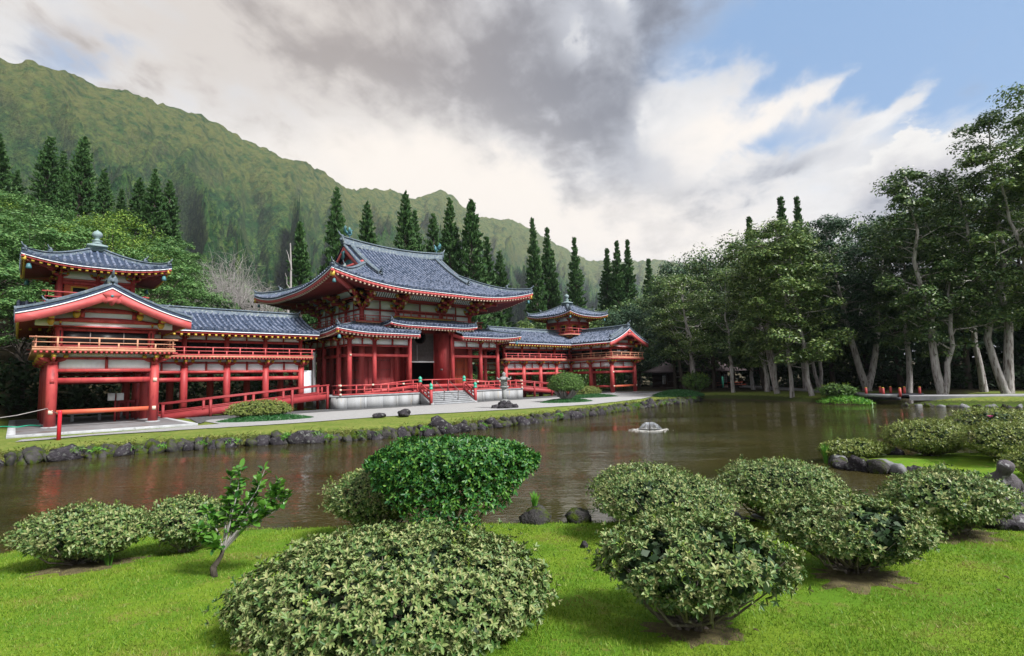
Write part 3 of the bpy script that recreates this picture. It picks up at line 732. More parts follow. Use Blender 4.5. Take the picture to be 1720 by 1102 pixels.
def gallery_wing(s, label):
    W = lambda x, y: (s * x, y)
    g = thing('gallery_wing', (s * 24.1, 3.0, 0), label, 'building', None)
    xi, xo, yf, ym, yc, yb = 21.87, 26.33, -2.17, 0.87, 3.91, 8.38
    xs = [21.87, 19.17, 16.46, 13.76, 11.06]
    # lower and upper columns
    pos = {}
    for x in xs: pos[(x, yc)] = (0, -1); pos[(x, yb)] = (0, 1)
    for y in (yf, ym): pos[(xi, y)] = (-s * s, 0); pos[(xo, y)] = (1, 0)
    for y in (yc, yb): pos[(xo, y)] = (1, 0)
    for (x, y), nn in pos.items():
        zb = 0.12 if y < 3 else 0.0
        column(g, s * x, y, zb, 3.36, 0.245, plate=(y < 3))
        n = (s * nn[0], nn[1])
        corner = None
        if (x, y) in ((xi, yf),): corner = (-s, -1); n = (0, -1)
        if (x, y) in ((xo, yf),): corner = (s, -1); n = (0, -1)
        if (x, y) == (xo, yb): corner = (s, 1)
        bracket(g, s * x, y, 3.36, n, 0.92, corner)
        ins = 0.2
        ux = x + (ins if x == xi and y < yc else -ins if x == xo else 0)
        uy = y + (ins if (nn[1] < 0 or y == yf) else -ins if nn[1] > 0 else 0)
        column(g, s * ux, uy, 4.18, 5.62, 0.165)
        if y <= yc: bracket(g, s * ux, uy, 5.36, n, 0.5)
    # elevations
    wall_run(g, [W(xi, yf), W(xo, yf)], (0, -1), 3)
    wall_run(g, [W(xi, yf), W(xi, ym), W(xi, yc)], (-s, 0))
    wall_run(g, [W(x, yc) for x in xs], (0, -1))
    wall_run(g, [W(xo, yf), W(xo, ym), W(xo, yc), W(xo, yb)], (s, 0))
    wall_run(g, [W(xo, yb)] + [W(x, yb) for x in xs], (0, 1))
    # balcony floors (outward 0.85 m) with joist ends, and balustrades
    o = 0.85
    def floor(x0, x1, y0, y1):
        mb = MB(); mb.box(min(s * x0, s * x1), max(s * x0, s * x1), y0, y1, 4.045, 4.17); mb.build('balcony_floor', m_wood, g)
    floor(xi - o, xo + o, yf - o, yf + 0.3)
    floor(xi - o, xi + 0.3, yf + 0.302, yc - o - 0.002)
    floor(10.4, xi + 0.3, yc - o, yc + 0.3)
    floor(xo - 0.3, xo + o, yf + 0.302, yb + o)
    floor(10.4, xo - 0.302, yb - 0.3, yb + o)
    mb = MB()
    for a in np.arange(xi - o + 0.1, xo + o, 0.22): mb.box(s * a - 0.05, s * a + 0.05, yf - o - 0.025, yf - o + 0.25, 3.93, 4.043)
    for a in np.arange(10.5, xi - o, 0.22): mb.box(s * a - 0.05, s * a + 0.05, yc - o - 0.025, yc - o + 0.25, 3.93, 4.043)
    for a in np.arange(yf - o + 0.1, yc - o, 0.22): mb.box(s * (xi - o) - 0.12, s * (xi - o) + 0.12, a - 0.05, a + 0.05, 3.93, 4.043)
    mb.build('joist_ends', m_red, g, kind='stuff')
    for A, B in (((xi - o + .12, yf - o + .12), (xo + o - .12, yf - o + .12)), ((xi - o + .12, yc - o + .14), (xi - o + .12, yf - o + .14)), ((10.5, yc - o + .12), (xi - o + .1, yc - o + .12)),
                 ((xo + o - .12, yf - o + .14), (xo + o - .12, yb + o - .12)), ((10.5, yb + o - .12), (xo + o - .14, yb + o - .12))):
        railing(g, [W(*A), W(*B)], 4.172, 0.58, 0.88, m_pink if A[1] == B[1] and A[1] > 0 else m_wood)
    mb = MB(); mb.box(min(s * (xi + .1), s * (xo - .1)), max(s * (xi + .1), s * (xo - .1)), yf + .1, yb - .1, 4.0, 4.04); mb.build('upper_floor', m_soff, g)
    mb = MB(); mb.box(min(s * 11.0, s * (xi - .0)), max(s * 11.0, s * (xi - .0)), yc + .1, yb - .1, 4.0, 4.041); mb.build('upper_floor', m_soff, g)
    # low seat rails of the open pavilion
    beam(g, W(xi, yf), W(xo, yf), 0.77, 1.0, 0.12, m_redo, 'seat_rail')
    beam(g, W(xo, yf), W(xo, ym), 0.77, 1.0, 0.12, m_redo, 'seat_rail')
    if s > 0: beam(g, W(xi, yf), W(xi, ym), 0.77, 1.0, 0.12, m_red, 'seat_rail')
    for x in (xi, xo):
        for z in (2.53, 0.93):
            mb = MB(); mb.box(s * x - 0.09 + (0.0), s * x + 0.09, yf - 0.262, yf - 0.19, z - 0.13, z + 0.08); mb.build('tenon_plate', m_pale if (x == xi or z < 1) else m_red, g)
    # end wall between the gallery and the hall
    if s < 0: mb = MB(); mb.box(min(s * 10.9, s * 10.15), max(s * 10.9, s * 10.15), yc + 0.15, yc + 0.25, 0.6, 3.1); mb.build('wall_panel', m_white, g)
    mb = MB(); mb.box(min(s * 10.05, s * 9.85), max(s * 10.05, s * 9.85), yc + 0.05, yc + 0.25, 0.0, 4.6); mb.build('post', m_stone, g)
    # roofs
    half, ze, zr = 3.78, 6.02, 7.62
    r1 = gable_roof(g, 'x', 6.15, 10.2, 27.9, half, ze, zr, s, rows=(True, s < 0))
    r2 = gable_roof(g, 'y', 24.1, -3.3, 9.9, half, ze + 0.003, zr + 0.003, s)
    ridge('ridge', [(s * 10.6, 6.15, zr), (s * 15, 6.15, zr - 0.02), (s * 22.4, 6.15, zr)], 0.42, 0.36, m_ridge, r1)
    ridge('ridge', [(s * 24.1, -3.1, zr + 0.06), (s * 24.1, -1, zr), (s * 24.1, 4.6, zr)], 0.42, 0.36, m_ridge, r2)
    ornament(r2, (s * 24.1, -3.2, zr + 0.12), (0, -1), 0.9)
    ornament(r1, (s * 10.5, 6.15, zr - 0.05), (-s, 0), 0.8)
    tt = np.linspace(0, 1, 13)
    pz = lambda t_: ze + (zr - ze) * curve_prof(t_)
    for sg in (-1, 1):
        xx = s * 24.1 + sg * half * (1 - tt)
        zt = pz(tt)
        top = [(a, -3.28, z - 0.19) for a, z in zip(xx, zt)]; low = [(a, -3.28, z - 0.74 + 0.10 * (1 - t_)) for a, z, t_ in zip(xx, zt, tt)]
        mb = MB(); mb.prism(top + low[::-1], (0, 0.11, 0)); mb.build('bargeboard', m_pink, r2)
        mb = MB(); mb.tube([(a, -3.31, z - 0.165) for a, z in zip(xx, zt)], 0.03, 5); mb.build('verge_lip', m_white, r2)
        V = [(a, -3.2, z + 0.05) for a, z in zip(xx, zt)]
        row_mesh('verge_row', V, (0, 1, 0), 0.13, 0.4).build('verge_row', m_ridge, r2)
        D = [(s * 24.1 + sg * half * (1 - t_), -2.45, pz(t_) + 0.02) for t_ in np.linspace(0.97, 0.30, 8)]
        ridge('descending_ridge', D, 0.34, 0.30, m_ridge, r2)
        ornament(r2, D[-1], (sg, 0), 0.65)
        for fr in (0.985, 0.63, 0.36):
            q = s * 24.1 + sg * half * (1 - fr); z = pz(fr) - 0.62
            if fr > 0.9 and sg > 0: continue
            mb = MB(); mb.box(q - 0.11, q + 0.11, -3.14, -1.9, z - 0.12, z + 0.12); pl = mb.build('purlin', m_red, r2)
            mb = MB(); mb.box(q - 0.118, q + 0.118, -3.165, -3.06, z - 0.128, z + 0.128); mb.build('purlin_cap', m_gold, pl)
            if fr < 0.9:
                mb = MB(); mb.lathe(q, -2.44, [(0.10, z - 0.42), (0.21, z - 0.26), (0.21, z - 0.125)], 4, math.pi / 4); mb.build('bearing_block', m_gold, pl)
    # gable wall: white plaster with curved tie beams and a pendant
    gw = [(s * 24.1 + half * (1 - t_) * q, -2.2, pz(t_) - 0.5) for q in (-1,) for t_ in np.linspace(0.2, 1, 7)] + [(s * 24.1 + half * (1 - t_), -2.2, pz(t_) - 0.5) for t_ in np.linspace(1, 0.2, 7)[1:]]
    base = [(s * 24.1 + half * 0.8, -2.2, 5.4), (s * 24.1 - half * 0.8, -2.2, 5.4)]
    mb = MB(); mb.prism(gw + base, (0, 0.1, 0)); mb.build('gable_panel', m_white, g)
    def hump(z0, z1, hw, th, y):
        k = np.linspace(-1, 1, 15); up = z0 + (z1 - z0) * (1 - np.abs(k) ** 2.2)
        mb = MB(); mb.prism([(s * 24.1 + a * hw, y, z) for a, z in zip(k, up)] + [(s * 24.1 + a * hw, y, z - th) for a, z in zip(k[::-1], up[::-1] * 0 + z0)], (0, 0.12, 0))
        mb.build('rainbow_beam', m_red, g)
    hump(5.76, 5.92, 2.3, 0.12, -2.31)
    hump(6.30, 6.46, 1.3, 0.11, -2.31)
    beam(g, W(24.1 - 2.3, -2.2), W(24.1 + 2.3, -2.2), 5.365, 5.44, 0.2)
    for q in (-1.15, 1.15):
        mb = MB(); mb.cbox(s * 24.1 + q, -2.28, 6.11, 0.1, 0.07, 0.2); mb.build('gable_strut', m_red, g)
    z = zr - 0.62
    pen = [(-.42, .12), (-.30, 0), (-.22, -.10), (-.36, -.16), (-.40, -.30), (-.28, -.40), (-.14, -.34), (-.10, -.44), (0, -.52), (.10, -.44), (.14, -.34), (.28, -.40), (.40, -.30), (.36, -.16), (.22, -.10), (.30, 0), (.42, .12), (0, .30)]
    mb = MB(); mb.prism([(s * 24.1 + a, -3.33, z + h) for a, h in pen], (0, 0.06, 0)); pd = mb.build('gable_pendant', m_pink, r2)
    mb = MB(); mb.tube([(s * 24.1, -3.36, z + 0.02), (s * 24.1, -3.325, z + 0.02)], 0.07, 8); mb.build('boss', m_bell, pd)
    return g
wingL = gallery_wing(-1, 'red two-storey temple gallery wing with open gabled pavilion, in front of green hillside trees')
wingR = gallery_wing(1, 'red two-storey temple gallery wing with open gabled pavilion, beside brown-roofed tea house')

# ------------------------------------------------------------------ hipped roofs
def hip_faces(parent, cx, cy, ex, ey, p, lim_x, lim_y, sides, sp=0.34, rows=True, name='roof', over=2.2, xr=None, soff=0.42, yr=None, rt=0.088, fas=0.24):
    """concave hipped roof built face by face; every face carries rows of round tiles.
       sides: subset of 'FBLR' (front -y, back +y, left -x, right +x). lim_*: how far inwards a row at that place runs"""
    allb, sof, lip, fa, raf, cap = MB(), MB(), MB(), MB(), MB(), MB()
    rowlist = []
    for sd_ in sides:
        fx = sd_ in 'FB'; half = ex if fx else ey; sg = -1 if sd_ in 'FL' else 1
        lo, hi = -half, half
        if fx and xr is not None: lo, hi = xr
        if not fx and yr is not None: lo, hi = yr
        n = max(2, int(round((hi - lo) / sp)))
        us = np.linspace(lo, hi, n + 1)
        lim = lim_x if fx else lim_y
        def pt(u, d, z):
            return (cx + u, cy + sg * (ey - d), z) if fx else (cx + sg * (ex - d), cy + u, z)
        G, S = [], []
        for u in us:
            L = max(0.0, lim(u)); c = half - abs(u)
            d = np.linspace(0, L, 11); zz = hip_height(c, d, p)
            G.append([pt(u, a, z) for a, z in zip(d, zz)])
            d2 = np.linspace(0.06, max(0.07, min(max(L, 0.07), over)), 5)
            zs = hip_height(c, np.zeros(5), p) - soff + 0.16 * d2
            S.append([pt(u, a, z) for a, z in zip(d2, zs)])
        allb.grid(G); sof.grid(S)
        G0 = [g_[0] for g_ in G]
        allb.grid([G0, [(q[0], q[1], q[2] - 0.16) for q in G0]])
        inn = (0, -sg) if fx else (-sg, 0)
        for a, b_ in zip(G0[:-1], G0[1:]):
            a = np.array(a); b_ = np.array(b_); iv = np.array([inn[0], inn[1], 0.0])
            lip.bar(a + iv * 0.03 - [0, 0, 0.185], b_ + iv * 0.03 - [0, 0, 0.185], 0.05, 0.05)
            fa.bar(a + iv * 0.12 - [0, 0, 0.215 + fas / 2], b_ + iv * 0.12 - [0, 0, 0.215 + fas / 2], 0.10, fas)
        um = (us[:-1] + us[1:]) / 2
        for u in um:
            c = half - abs(u); L = max(0.0, lim(u))
            if L < 0.25: continue
            if rows:
                d = np.linspace(0, L, 10); zz = hip_height(c, d, p) + 0.01
                rowlist.append((np.array([pt(u, a, z) for a, z in zip(d, zz)]), (1, 0, 0) if fx else (0, 1, 0)))
            ze_ = float(hip_height(c, 0, p))
            raf.bar(pt(u, 0.22, ze_ - 0.27 - fas), pt(u, min(L, over), ze_ - 0.20 - fas + 0.16 * min(L, over)), 0.11, 0.11)
            cap.bar(pt(u, 0.10, ze_ - 0.285 - fas), pt(u, 0.22, ze_ - 0.27 - fas), 0.14, 0.14)
    roof = allb.build(name, m_tile, parent, smooth=False)
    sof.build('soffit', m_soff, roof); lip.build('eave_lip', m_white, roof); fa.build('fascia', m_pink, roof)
    raf.build('rafters', m_soff, roof, kind='stuff')
    cap.build('rafter_caps', p.get('capm', m_gold), roof, kind='stuff')
    for P, sv in rowlist: row_mesh('tile_row', P, sv, rt).build('tile_row', m_row, roof, smooth=True)
    return roof
def corner_ridge(roof, cx, cy, ex, ey, p, qx, qy, d1, w=0.32, h=0.26, s=0.7, d0=0.1, two=True):
    d = np.linspace(d1, d0, 10)
    P = [(cx + qx * (ex - a), cy + qy * (ey - a), float(hip_height(a, a, p)) + 0.02) for a in d]
    ridge('hip_ridge', P, w, h, m_ridge, roof)
    dd = (qx, qy)
    ornament(roof, P[-1], dd, s)
    if two:
        k = int(len(P) * 0.62); ornament(roof, np.array(P[k]) + [0, 0, h * 0.8], dd, s * 0.9)
def corner_beam(roof, cx, cy, ex, ey, p, qx, qy, L=2.6, w=0.24, drop=0.45, bell=True):
    z = float(hip_height(0, 0, p)) - drop
    a = np.array([cx + qx * (ex - 0.12), cy + qy * (ey - 0.12), z]); b_ = np.array([cx + qx * (ex - L), cy + qy * (ey - L), z + 0.05 - p['lift'] * 0.75])
    mb = MB(); mb.bar(a, b_, w, w * 1.1); o = mb.build('corner_rafter', m_pink, roof)
    d = (a - b_) / np.linalg.norm(a - b_)
    mb = MB(); mb.bar(a - d * 0.12, a + d * 0.04, w * 1.08, w * 1.18); mb.build('corner_cap', m_gold, o)
    if bell:
        c = a - d * 0.35; zb = c[2] - w * 0.55
        mb = MB(); mb.lathe(c[0], c[1], [(0.02, zb), (0.02, zb - 0.1), (0.10, zb - 0.14), (0.13, zb - 0.3), (0.15, zb - 0.42), (0.10, zb - 0.42)], 10); mb.build('wind_bell', m_bell, roof, smooth=True)

# ------------------------------------------------------------------ corner towers
def corner_tower(s, label):
    cx, cy = s * 24.1, 6.15
    t = thing('corner_tower', (cx, cy, 7.0), label, 'tower')
    h, e = 1.85, 3.72
    for qx in (-1, 0, 1):
        for qy in (-1, 0, 1):
            if qx == 0 and qy == 0: continue
            column(t, cx + qx * h, cy + qy * h, 6.6, 9.02, 0.14)
            n = (0, qy) if qy else (qx, 0)
            bracket(t, cx + qx * h, cy + qy * h, 9.0, n, 0.62, (qx, qy) if qx and qy else None, 2 if qx and qy else 1)
    for n in ((0, -1), (0, 1), (-1, 0), (1, 0)):
        T = (-n[1], n[0])
        A = (cx + n[0] * h - T[0] * h, cy + n[1] * h - T[1] * h); B = (cx + n[0] * h + T[0] * h, cy + n[1] * h + T[1] * h)
        beam(t, A, B, 6.6, 7.6, 0.1, m_red, 'low_wall')
        for k in (0, 1):
            a, b_ = along(A, B, 0.5 * k + 0.05), along(A, B, 0.5 * k + 0.45)
            w = beam(t, a, b_, 7.62, 8.62, 0.06, m_redo, 'window')
            beam(w, along(a, b_, 0.22, 0.02, n), along(a, b_, 0.78, 0.02, n), 7.72, 8.52, 0.06, m_gold, 'window_frame')
            beam(w, along(a, b_, 0.29, 0.035, n), along(a, b_, 0.71, 0.035, n), 7.80, 8.44, 0.06, m_dark, 'pane')
            beam(t, along(A, B, 0.5 * k + 0.02), along(A, B, 0.5 * k + 0.48), 9.0, 9.5, 0.06, m_white, 'wall_panel')
        beam(t, A, B, 8.64, 8.86, 0.16); beam(t, A, B, 8.88, 9.0, 0.12, m_pink)
        beam(t, A, B, 9.5, 9.66, 0.16)
    b_ = 2.55
    mb = MB(); mb.box(cx - b_, cx + b_, cy - b_, cy + b_, 7.20, 7.32); mb.build('balcony_floor', m_wood, t)
    for n in ((0, -1), (0, 1), (-1, 0), (1, 0)):
        T = (-n[1], n[0]); q = b_ - 0.1
        railing(t, [(cx + n[0] * q - T[0] * q, cy + n[1] * q - T[1] * q), (cx + n[0] * q + T[0] * q, cy + n[1] * q + T[1] * q)], 7.322, 0.72, 0.8, m_pink)
        for k in (-1, 0, 1):
            bracket(t, cx + n[0] * h + T[0] * h * k, cy + n[1] * h + T[1] * h * k, 6.75, n, 0.62)
    p = dict(ze=9.72, zt=11.45, D=e, lift=0.42, run=3.2, fade=3.0, a=0.6)
    lim = lambda u: e - abs(u)
    rf = hip_faces(t, cx, cy, e, e, p, lim, lim, 'FBLR', 0.36, over=1.7, fas=0.12, soff=0.36)
    for qx in (-1, 1):
        for qy in (-1, 1):
            corner_ridge(rf, cx, cy, e, e, p, qx, qy, 3.6, 0.3, 0.24, 0.62)
            corner_beam(rf, cx, cy, e, e, p, qx, qy, 2.2, 0.2, 0.42)
    mb = MB(); mb.lathe(cx, cy, [(0.78, 11.25), (0.74, 11.55), (0.80, 11.57), (0.78, 11.66), (0.30, 11.80)], 4, math.pi / 4); fb = mb.build('finial', m_finial, t)
    mb = MB(); mb.lathe(cx, cy, [(0.26, 11.78), (0.27, 11.90), (0.20, 11.94), (0.30, 12.0), (0.31, 12.04), (0.15, 12.08), (0.14, 12.2), (0.24, 12.28), (0.30, 12.42), (0.28, 12.55), (0.18, 12.66), (0.05, 12.73), (0.01, 12.80)], 18)
    mb.build('finial_jewel', m_finial, fb, smooth=True)
    return t
corner_tower(-1, 'square red temple tower with jewel finial in front of green hillside trees')
corner_tower(1, 'square red temple tower with jewel finial in front of slim dark conifers')
# ------------------------------------------------------------------ main hall
hall = thing('temple_hall', (0, 8, 0), 'large red central temple hall with sweeping blue-grey hip-and-gable roof', 'temple')
HZ = 1.06
# stone platform: core, slabs, coping
mb = MB(); mb.box(-9.72, 9.72, 0.07, 16, -0.1, HZ - 0.13); plat = mb.build('platform', m_stone, hall)
mb = MB(); mb.box(-9.85, 9.85, -0.04, 16.1, HZ - 0.13, HZ); mb.build('coping', m_step, plat)
def slab(x0, x1, y0, y1): 
    mb = MB(); mb.box(x0, x1, y0, y1, -0.05, HZ - 0.14); mb.build('stone_slab', m_stone, plat)
ed = [-9.79, -9.0, -7.6, -7.35, -5.9, -4.75, -4.5, -3.2, -2.47]
for a, b_ in zip(ed[:-1], ed[1:]):
    slab(a + 0.012, b_ - 0.012, 0.0, 0.07); slab(-b_ + 0.012, -a - 0.012, 0.0, 0.07)
for k in range(8):
    for sg in (-1, 1): slab(*sorted((sg * 9.79, sg * 9.72)), 0.02 + 2.0 * k + 0.012, 2.0 + 2.0 * k)
# stair
st = MB()
for k in range(6):
    mb = MB(); mb.box(-2.16, 2.16, -1.62 + 0.27 * k, -1.62 + 0.27 * (k + 1) + (0.02 if k == 5 else 0.1), -0.05 if k == 0 else 0.151 * k + 0.002, 0.151 * (k + 1)); mb.build('step', m_step, plat)
for sg in (-1, 1):
    mb = MB(); mb.prism([(sg * 2.17, -1.72, -0.05), (sg * 2.17, -1.72, 0.14), (sg * 2.17, -0.05, HZ - 0.01), (sg * 2.17, -0.05, -0.05)], (sg * 0.28, 0, 0)); mb.build('stair_cheek', m_stone, plat)
    for y, z0, z1 in ((-1.55, 0.0, 1.32), (0.06, HZ, 1.92)):
        nw = MB(); nw.cyl(sg * 2.37, y, z0, z1, 0.135, 0.135, 14); nw = nw.build('newel_post', m_red, hall, smooth=True)
        mb = MB(); mb.lathe(sg * 2.37, y, [(0.155, z1 - 0.01), (0.16, z1 + 0.13), (0.125, z1 + 0.15), (0.11, z1 + 0.2), (0.15, z1 + 0.24), (0.165, z1 + 0.32), (0.13, z1 + 0.42), (0.05, z1 + 0.48), (0.01, z1 + 0.54)], 14); mb.build('onion_cap', m_green, nw, smooth=True)
    mb = MB()
    for dz, w in ((0.0, 0.09), (-0.30, 0.07), (-0.62, 0.12)): mb.bar((sg * 2.37, 0.0, 1.80 + dz), (sg * 2.37, -1.5, 1.06 + dz), w, w)
    for q in (0.33, 0.67): mb.cbox(sg * 2.37, -1.5 * q, 1.80 - 0.74 * q - 0.31, 0.04, 0.04, 0.32)
    mb.build('stair_rail', m_red, hall)
    hr = MB(); x = sg * 0.75
    hr.tube([(x, 0.35, HZ), (x, 0.35, 1.92), (x, 0.02, 1.92), (x, -1.2, 1.17), (x, -1.28, 1.02)], 0.028, 6)
    hr.tube([(x, -1.15, 0.3), (x, -1.15, 1.19)], 0.028, 6)
    hr.build('metal_handrail', m_metal, hall, smooth=True)
# balustrade round the platform edge
railing(hall, [(-2.6, 0.16), (-9.6, 0.16), (-9.6, 1.1)], HZ, 0.76, 1.3, m_red, 'railing', 0.22, 0.09)
railing(hall, [(2.6, 0.16), (9.6, 0.16), (9.6, 1.1)], HZ, 0.76, 1.3, m_red, 'railing', 0.22, 0.09)
for sg in (-1, 1):
    railing(hall, [(sg * 9.6, 3.3), (sg * 9.6, 15.8)], HZ, 0.76, 1.3, m_red, 'railing', 0.1, 0.09)
    for z in (1.14, 1.49, 1.82):
        mb = MB(); mb.cbox(sg * 9.6, -0.09, z, 0.08, 0.03, 0.07); mb.build('rail_cap', m_pale, hall)
    for k in range(1, 6, 2):
        mb = MB(); mb.cbox(sg * (2.6 + 1.4 * k), 0.10, 1.83, 0.075, 0.075, 0.07); mb.build('rail_cap', m_pale, hall)
# raised threshold ramp with its own handrail in front of the door
P = [(-7.0, 1.70), (-2.4, 2.12), (3.2, 2.12), (7.0, 1.72)]
mb = MB()
for (a, za), (b_, zb) in zip(P[:-1], P[1:]):
    mb.bar((a, 1.15, za), (b_, 1.15, zb), 0.09, 0.10); mb.bar((a, 1.15, za - 0.55), (b_, 1.15, zb - 0.55), 0.08, 0.28)
for x in (-7.0, -5.5, -4.0, -2.4, -0.4, 1.4, 3.2, 4.5, 5.8, 7.0):
    z = np.interp(x, [q[0] for q in P], [q[1] for q in P]); mb.box(x - 0.05, x + 0.05, 1.10, 1.20, HZ, z)
mb.build('threshold_rail', m_red, hall)
mb = MB(); mb.prism([(-7.2, 1.25, HZ), (-2.4, 1.25, HZ + 0.28), (3.2, 1.25, HZ + 0.28), (7.2, 1.25, HZ)], (0, 2.2, 0)); mb.build('threshold_ramp', m_ramp, hall)
# porch columns, beams, panels
PX = [-8.0, -5.78, -2.35, 2.35, 5.78, 8.0]; PY = [1.75, 3.7, 6.6, 9.4, 12.3, 14.25]
pc = [(x, 1.75) for x in PX] + [(sg * 8.0, y) for sg in (-1, 1) for y in PY[1:]] + [(x, 14.25) for x in PX[1:-1]]
for x, y in pc:
    column(hall, x, y, HZ, 6.9 if (abs(x) < 3 and y < 2) else 5.45, 0.20)
    n = (0, -1) if y < 2 else ((0, 1) if y > 14 and abs(x) < 7.9 else (math.copysign(1, x), 0))
    corner = (math.copysign(1, x), -1) if (abs(x) == 8.0 and y == 1.75) else None
    bracket(hall, x, y, 5.40 if not (abs(x) < 3 and y < 2) else 6.3, n, 0.72, corner)
runs = [[(-8.0, 1.75), (-5.78, 1.75), (-2.35, 1.75)], [(2.35, 1.75), (5.78, 1.75), (8.0, 1.75)], [(-8.0, y) for y in PY], [(8.0, y) for y in PY], [(x, 14.25) for x in PX]]
for rn in runs:
    for A, B in zip(rn[:-1], rn[1:]):
        beam(hall, A, B, 4.15, 4.40, 0.13); beam(hall, A, B, 5.02, 5.18, 0.2)
        L = math.dist(A, B)
        for t0, t1 in ((0.19 / L, 0.47), (0.53, 1 - 0.19 / L)): beam(hall, along(A, B, t0), along(A, B, t1), 5.182, 5.70, 0.07, m_white, 'wall_panel')
        q = along(A, B, 0.5); mb = MB(); mb.cbox(q[0], q[1], 5.44, 0.065, 0.065, 0.258); mb.build('strut', m_red, hall)
        beam(hall, A, B, 5.702, 5.88, 0.18)
mb = MB(); mb.cbox(-8.0 - 0.0, 1.75 - 0.215, 4.28, 0.07, 0.05, 0.07); mb.build('tenon_plate', m_pale, hall)
# core walls
CX = [-5.95, -2.46, 2.46, 5.95]; CY = [3.66, 6.55, 9.45, 12.34]
for x in CX: column(hall, x, 3.66, HZ, 6.95, 0.26, m_pink)
for y in CY[1:]:
    for sg in (-1, 1): column(hall, sg * 5.95, y, HZ, 6.95, 0.26, m_pink)
def plank_wall(A, B, z0, z1, mat=m_red, w=0.1): return beam(hall, A, B, z0, z1, w, mat, 'board_wall')
def studded_door(A, B, z0, z1, n, mat):
    L = math.dist(A, B)
    for k in (0, 1):
        a, b_ = along(A, B, 0.5 * k + 0.004, 0.02, n), along(A, B, 0.5 * k + 0.496, 0.02, n)
        d = beam(hall, a, b_, z0, z1, 0.08, mat, 'door_leaf')
        mb = MB()
        for r_ in range(4):
            for c_ in range(4):
                q = along(a, b_, (c_ + 0.7) / 4.4, 0.04, n); z = z0 + (z1 - z0) * (0.10 + 0.27 * r_)
                mb.tube([(q[0], q[1], z), (q[0] + n[0] * 0.045, q[1] + n[1] * 0.045, z)], [0.045, 0.03], 7)
        mb.build('door_studs', m_metal, d, kind='stuff')
for sg, mt in ((-1, m_pink), (1, m_redo)):  # right-hand doors more orange: sunlight on them put into the colour
    a, b_ = sorted((sg * 5.95, sg * 2.46))
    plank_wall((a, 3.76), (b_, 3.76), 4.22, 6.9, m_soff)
    plank_wall((a + 0.2, 3.76), (a + 0.62, 3.76), HZ, 4.22, mt); plank_wall((b_ - 0.62, 3.76), (b_ - 0.2, 3.76), HZ, 4.22, mt)
    studded_door((a + 0.66, 3.74), (b_ - 0.66, 3.74), HZ + 0.1, 4.2, (0, -1), mt)
    beam(hall, (a + 0.2, 3.70), (b_ - 0.2, 3.70), 4.202, 4.36, 0.12)
    X0 = sg * 5.98
    for y0, y1 in zip(CY[:-1], CY[1:]):
        plank_wall((X0 - sg * 0.1, y0), (X0 - sg * 0.1, y1), 4.22, 6.9, m_soff)
        studded_door((X0 - sg * 0.06, y0 + 0.3), (X0 - sg * 0.06, y1 - 0.3), HZ + 0.1, 4.2, (sg, 0), m_pink)
plank_wall((-5.95, 12.34), (5.95, 12.34), HZ, 6.9)
plank_wall((-2.4, 3.76), (2.4, 3.76), 6.55, 6.95, m_soff)
for sg in (-1, 1): plank_wall((sg * 1.62, 3.78), (sg * 2.3, 3.78), HZ, 6.55, m_red, 0.12)
mb = MB(); mb.box(-5.7, 5.7, 9.0, 9.1, HZ, 6.9); mb.build('dark_back_wall', m_dark, hall)  # back wall painted near-black for the darkness of the room
mb = MB(); mb.box(-5.7, 5.7, 3.9, 12.2, HZ + 0.002, HZ + 0.02); mb.build('inner_floor', m_soff, hall)
mb = MB(); mb.box(-5.9, 5.9, 3.85, 12.3, 6.9, 6.98); mb.build('inner_ceiling', m_soff, hall)
for sg in (-1, 1):
    mb = MB(); mb.bar((sg * 1.62, 3.58, 3.82), (sg * 2.30, 2.15, 3.82), 0.08, 5.4); d = mb.build('open_door_leaf', m_red, hall)
    mb = MB(); mb.bar((sg * 1.87, 3.04, 3.05), (sg * 1.98, 2.82, 3.05), 0.12, 0.16); mb.build('plaque', m_metal, d)
m_latt = surf('grey_lattice_wood', (0.17, 0.165, 0.165), (0.13, 0.125, 0.125), 4, 0.8, 0, spec=0.1)
mb = MB(); Rr_ = 0.62; zc_ = 6.12
for x in np.arange(-1.5, 1.51, 0.125):
    segs = [(3.85, 6.5)]
    if abs(x) < Rr_: hh = math.sqrt(Rr_ ** 2 - x * x); segs = [(3.85, zc_ - hh)]
    for z0, z1 in segs: mb.box(x - 0.017, x + 0.017, 3.70, 3.74, z0, z1)
for z in np.arange(3.97, 6.5, 0.125):
    if abs(z - zc_) < Rr_:
        w = math.sqrt(Rr_ ** 2 - (z - zc_) ** 2)
        for sg in (-1, 1): mb.box(min(sg * w, sg * 1.55), max(sg * w, sg * 1.55), 3.685, 3.7, z - 0.017, z + 0.017)
    else: mb.box(-1.55, 1.55, 3.685, 3.7, z - 0.017, z + 0.017)
lat = mb.build('lattice_screen', m_latt, hall)
mb = MB(); mb.box(-1.6, 1.6, 3.66, 3.76, 3.74, 3.86); mb.build('lattice_rail', m_stone, lat)
mb = MB(); th = np.linspace(0, 2 * math.pi, 33); mb.tube([(Rr_ * math.cos(a), 3.69, zc_ + Rr_ * math.sin(a)) for a in th], 0.035, 6, False); mb.build('round_frame', m_hutw, lat)
mb = MB(); mb.box(-0.35, -0.30, 3.63, 3.68, 3.86, 5.4); mb.build('lattice_post', m_stone, lat)

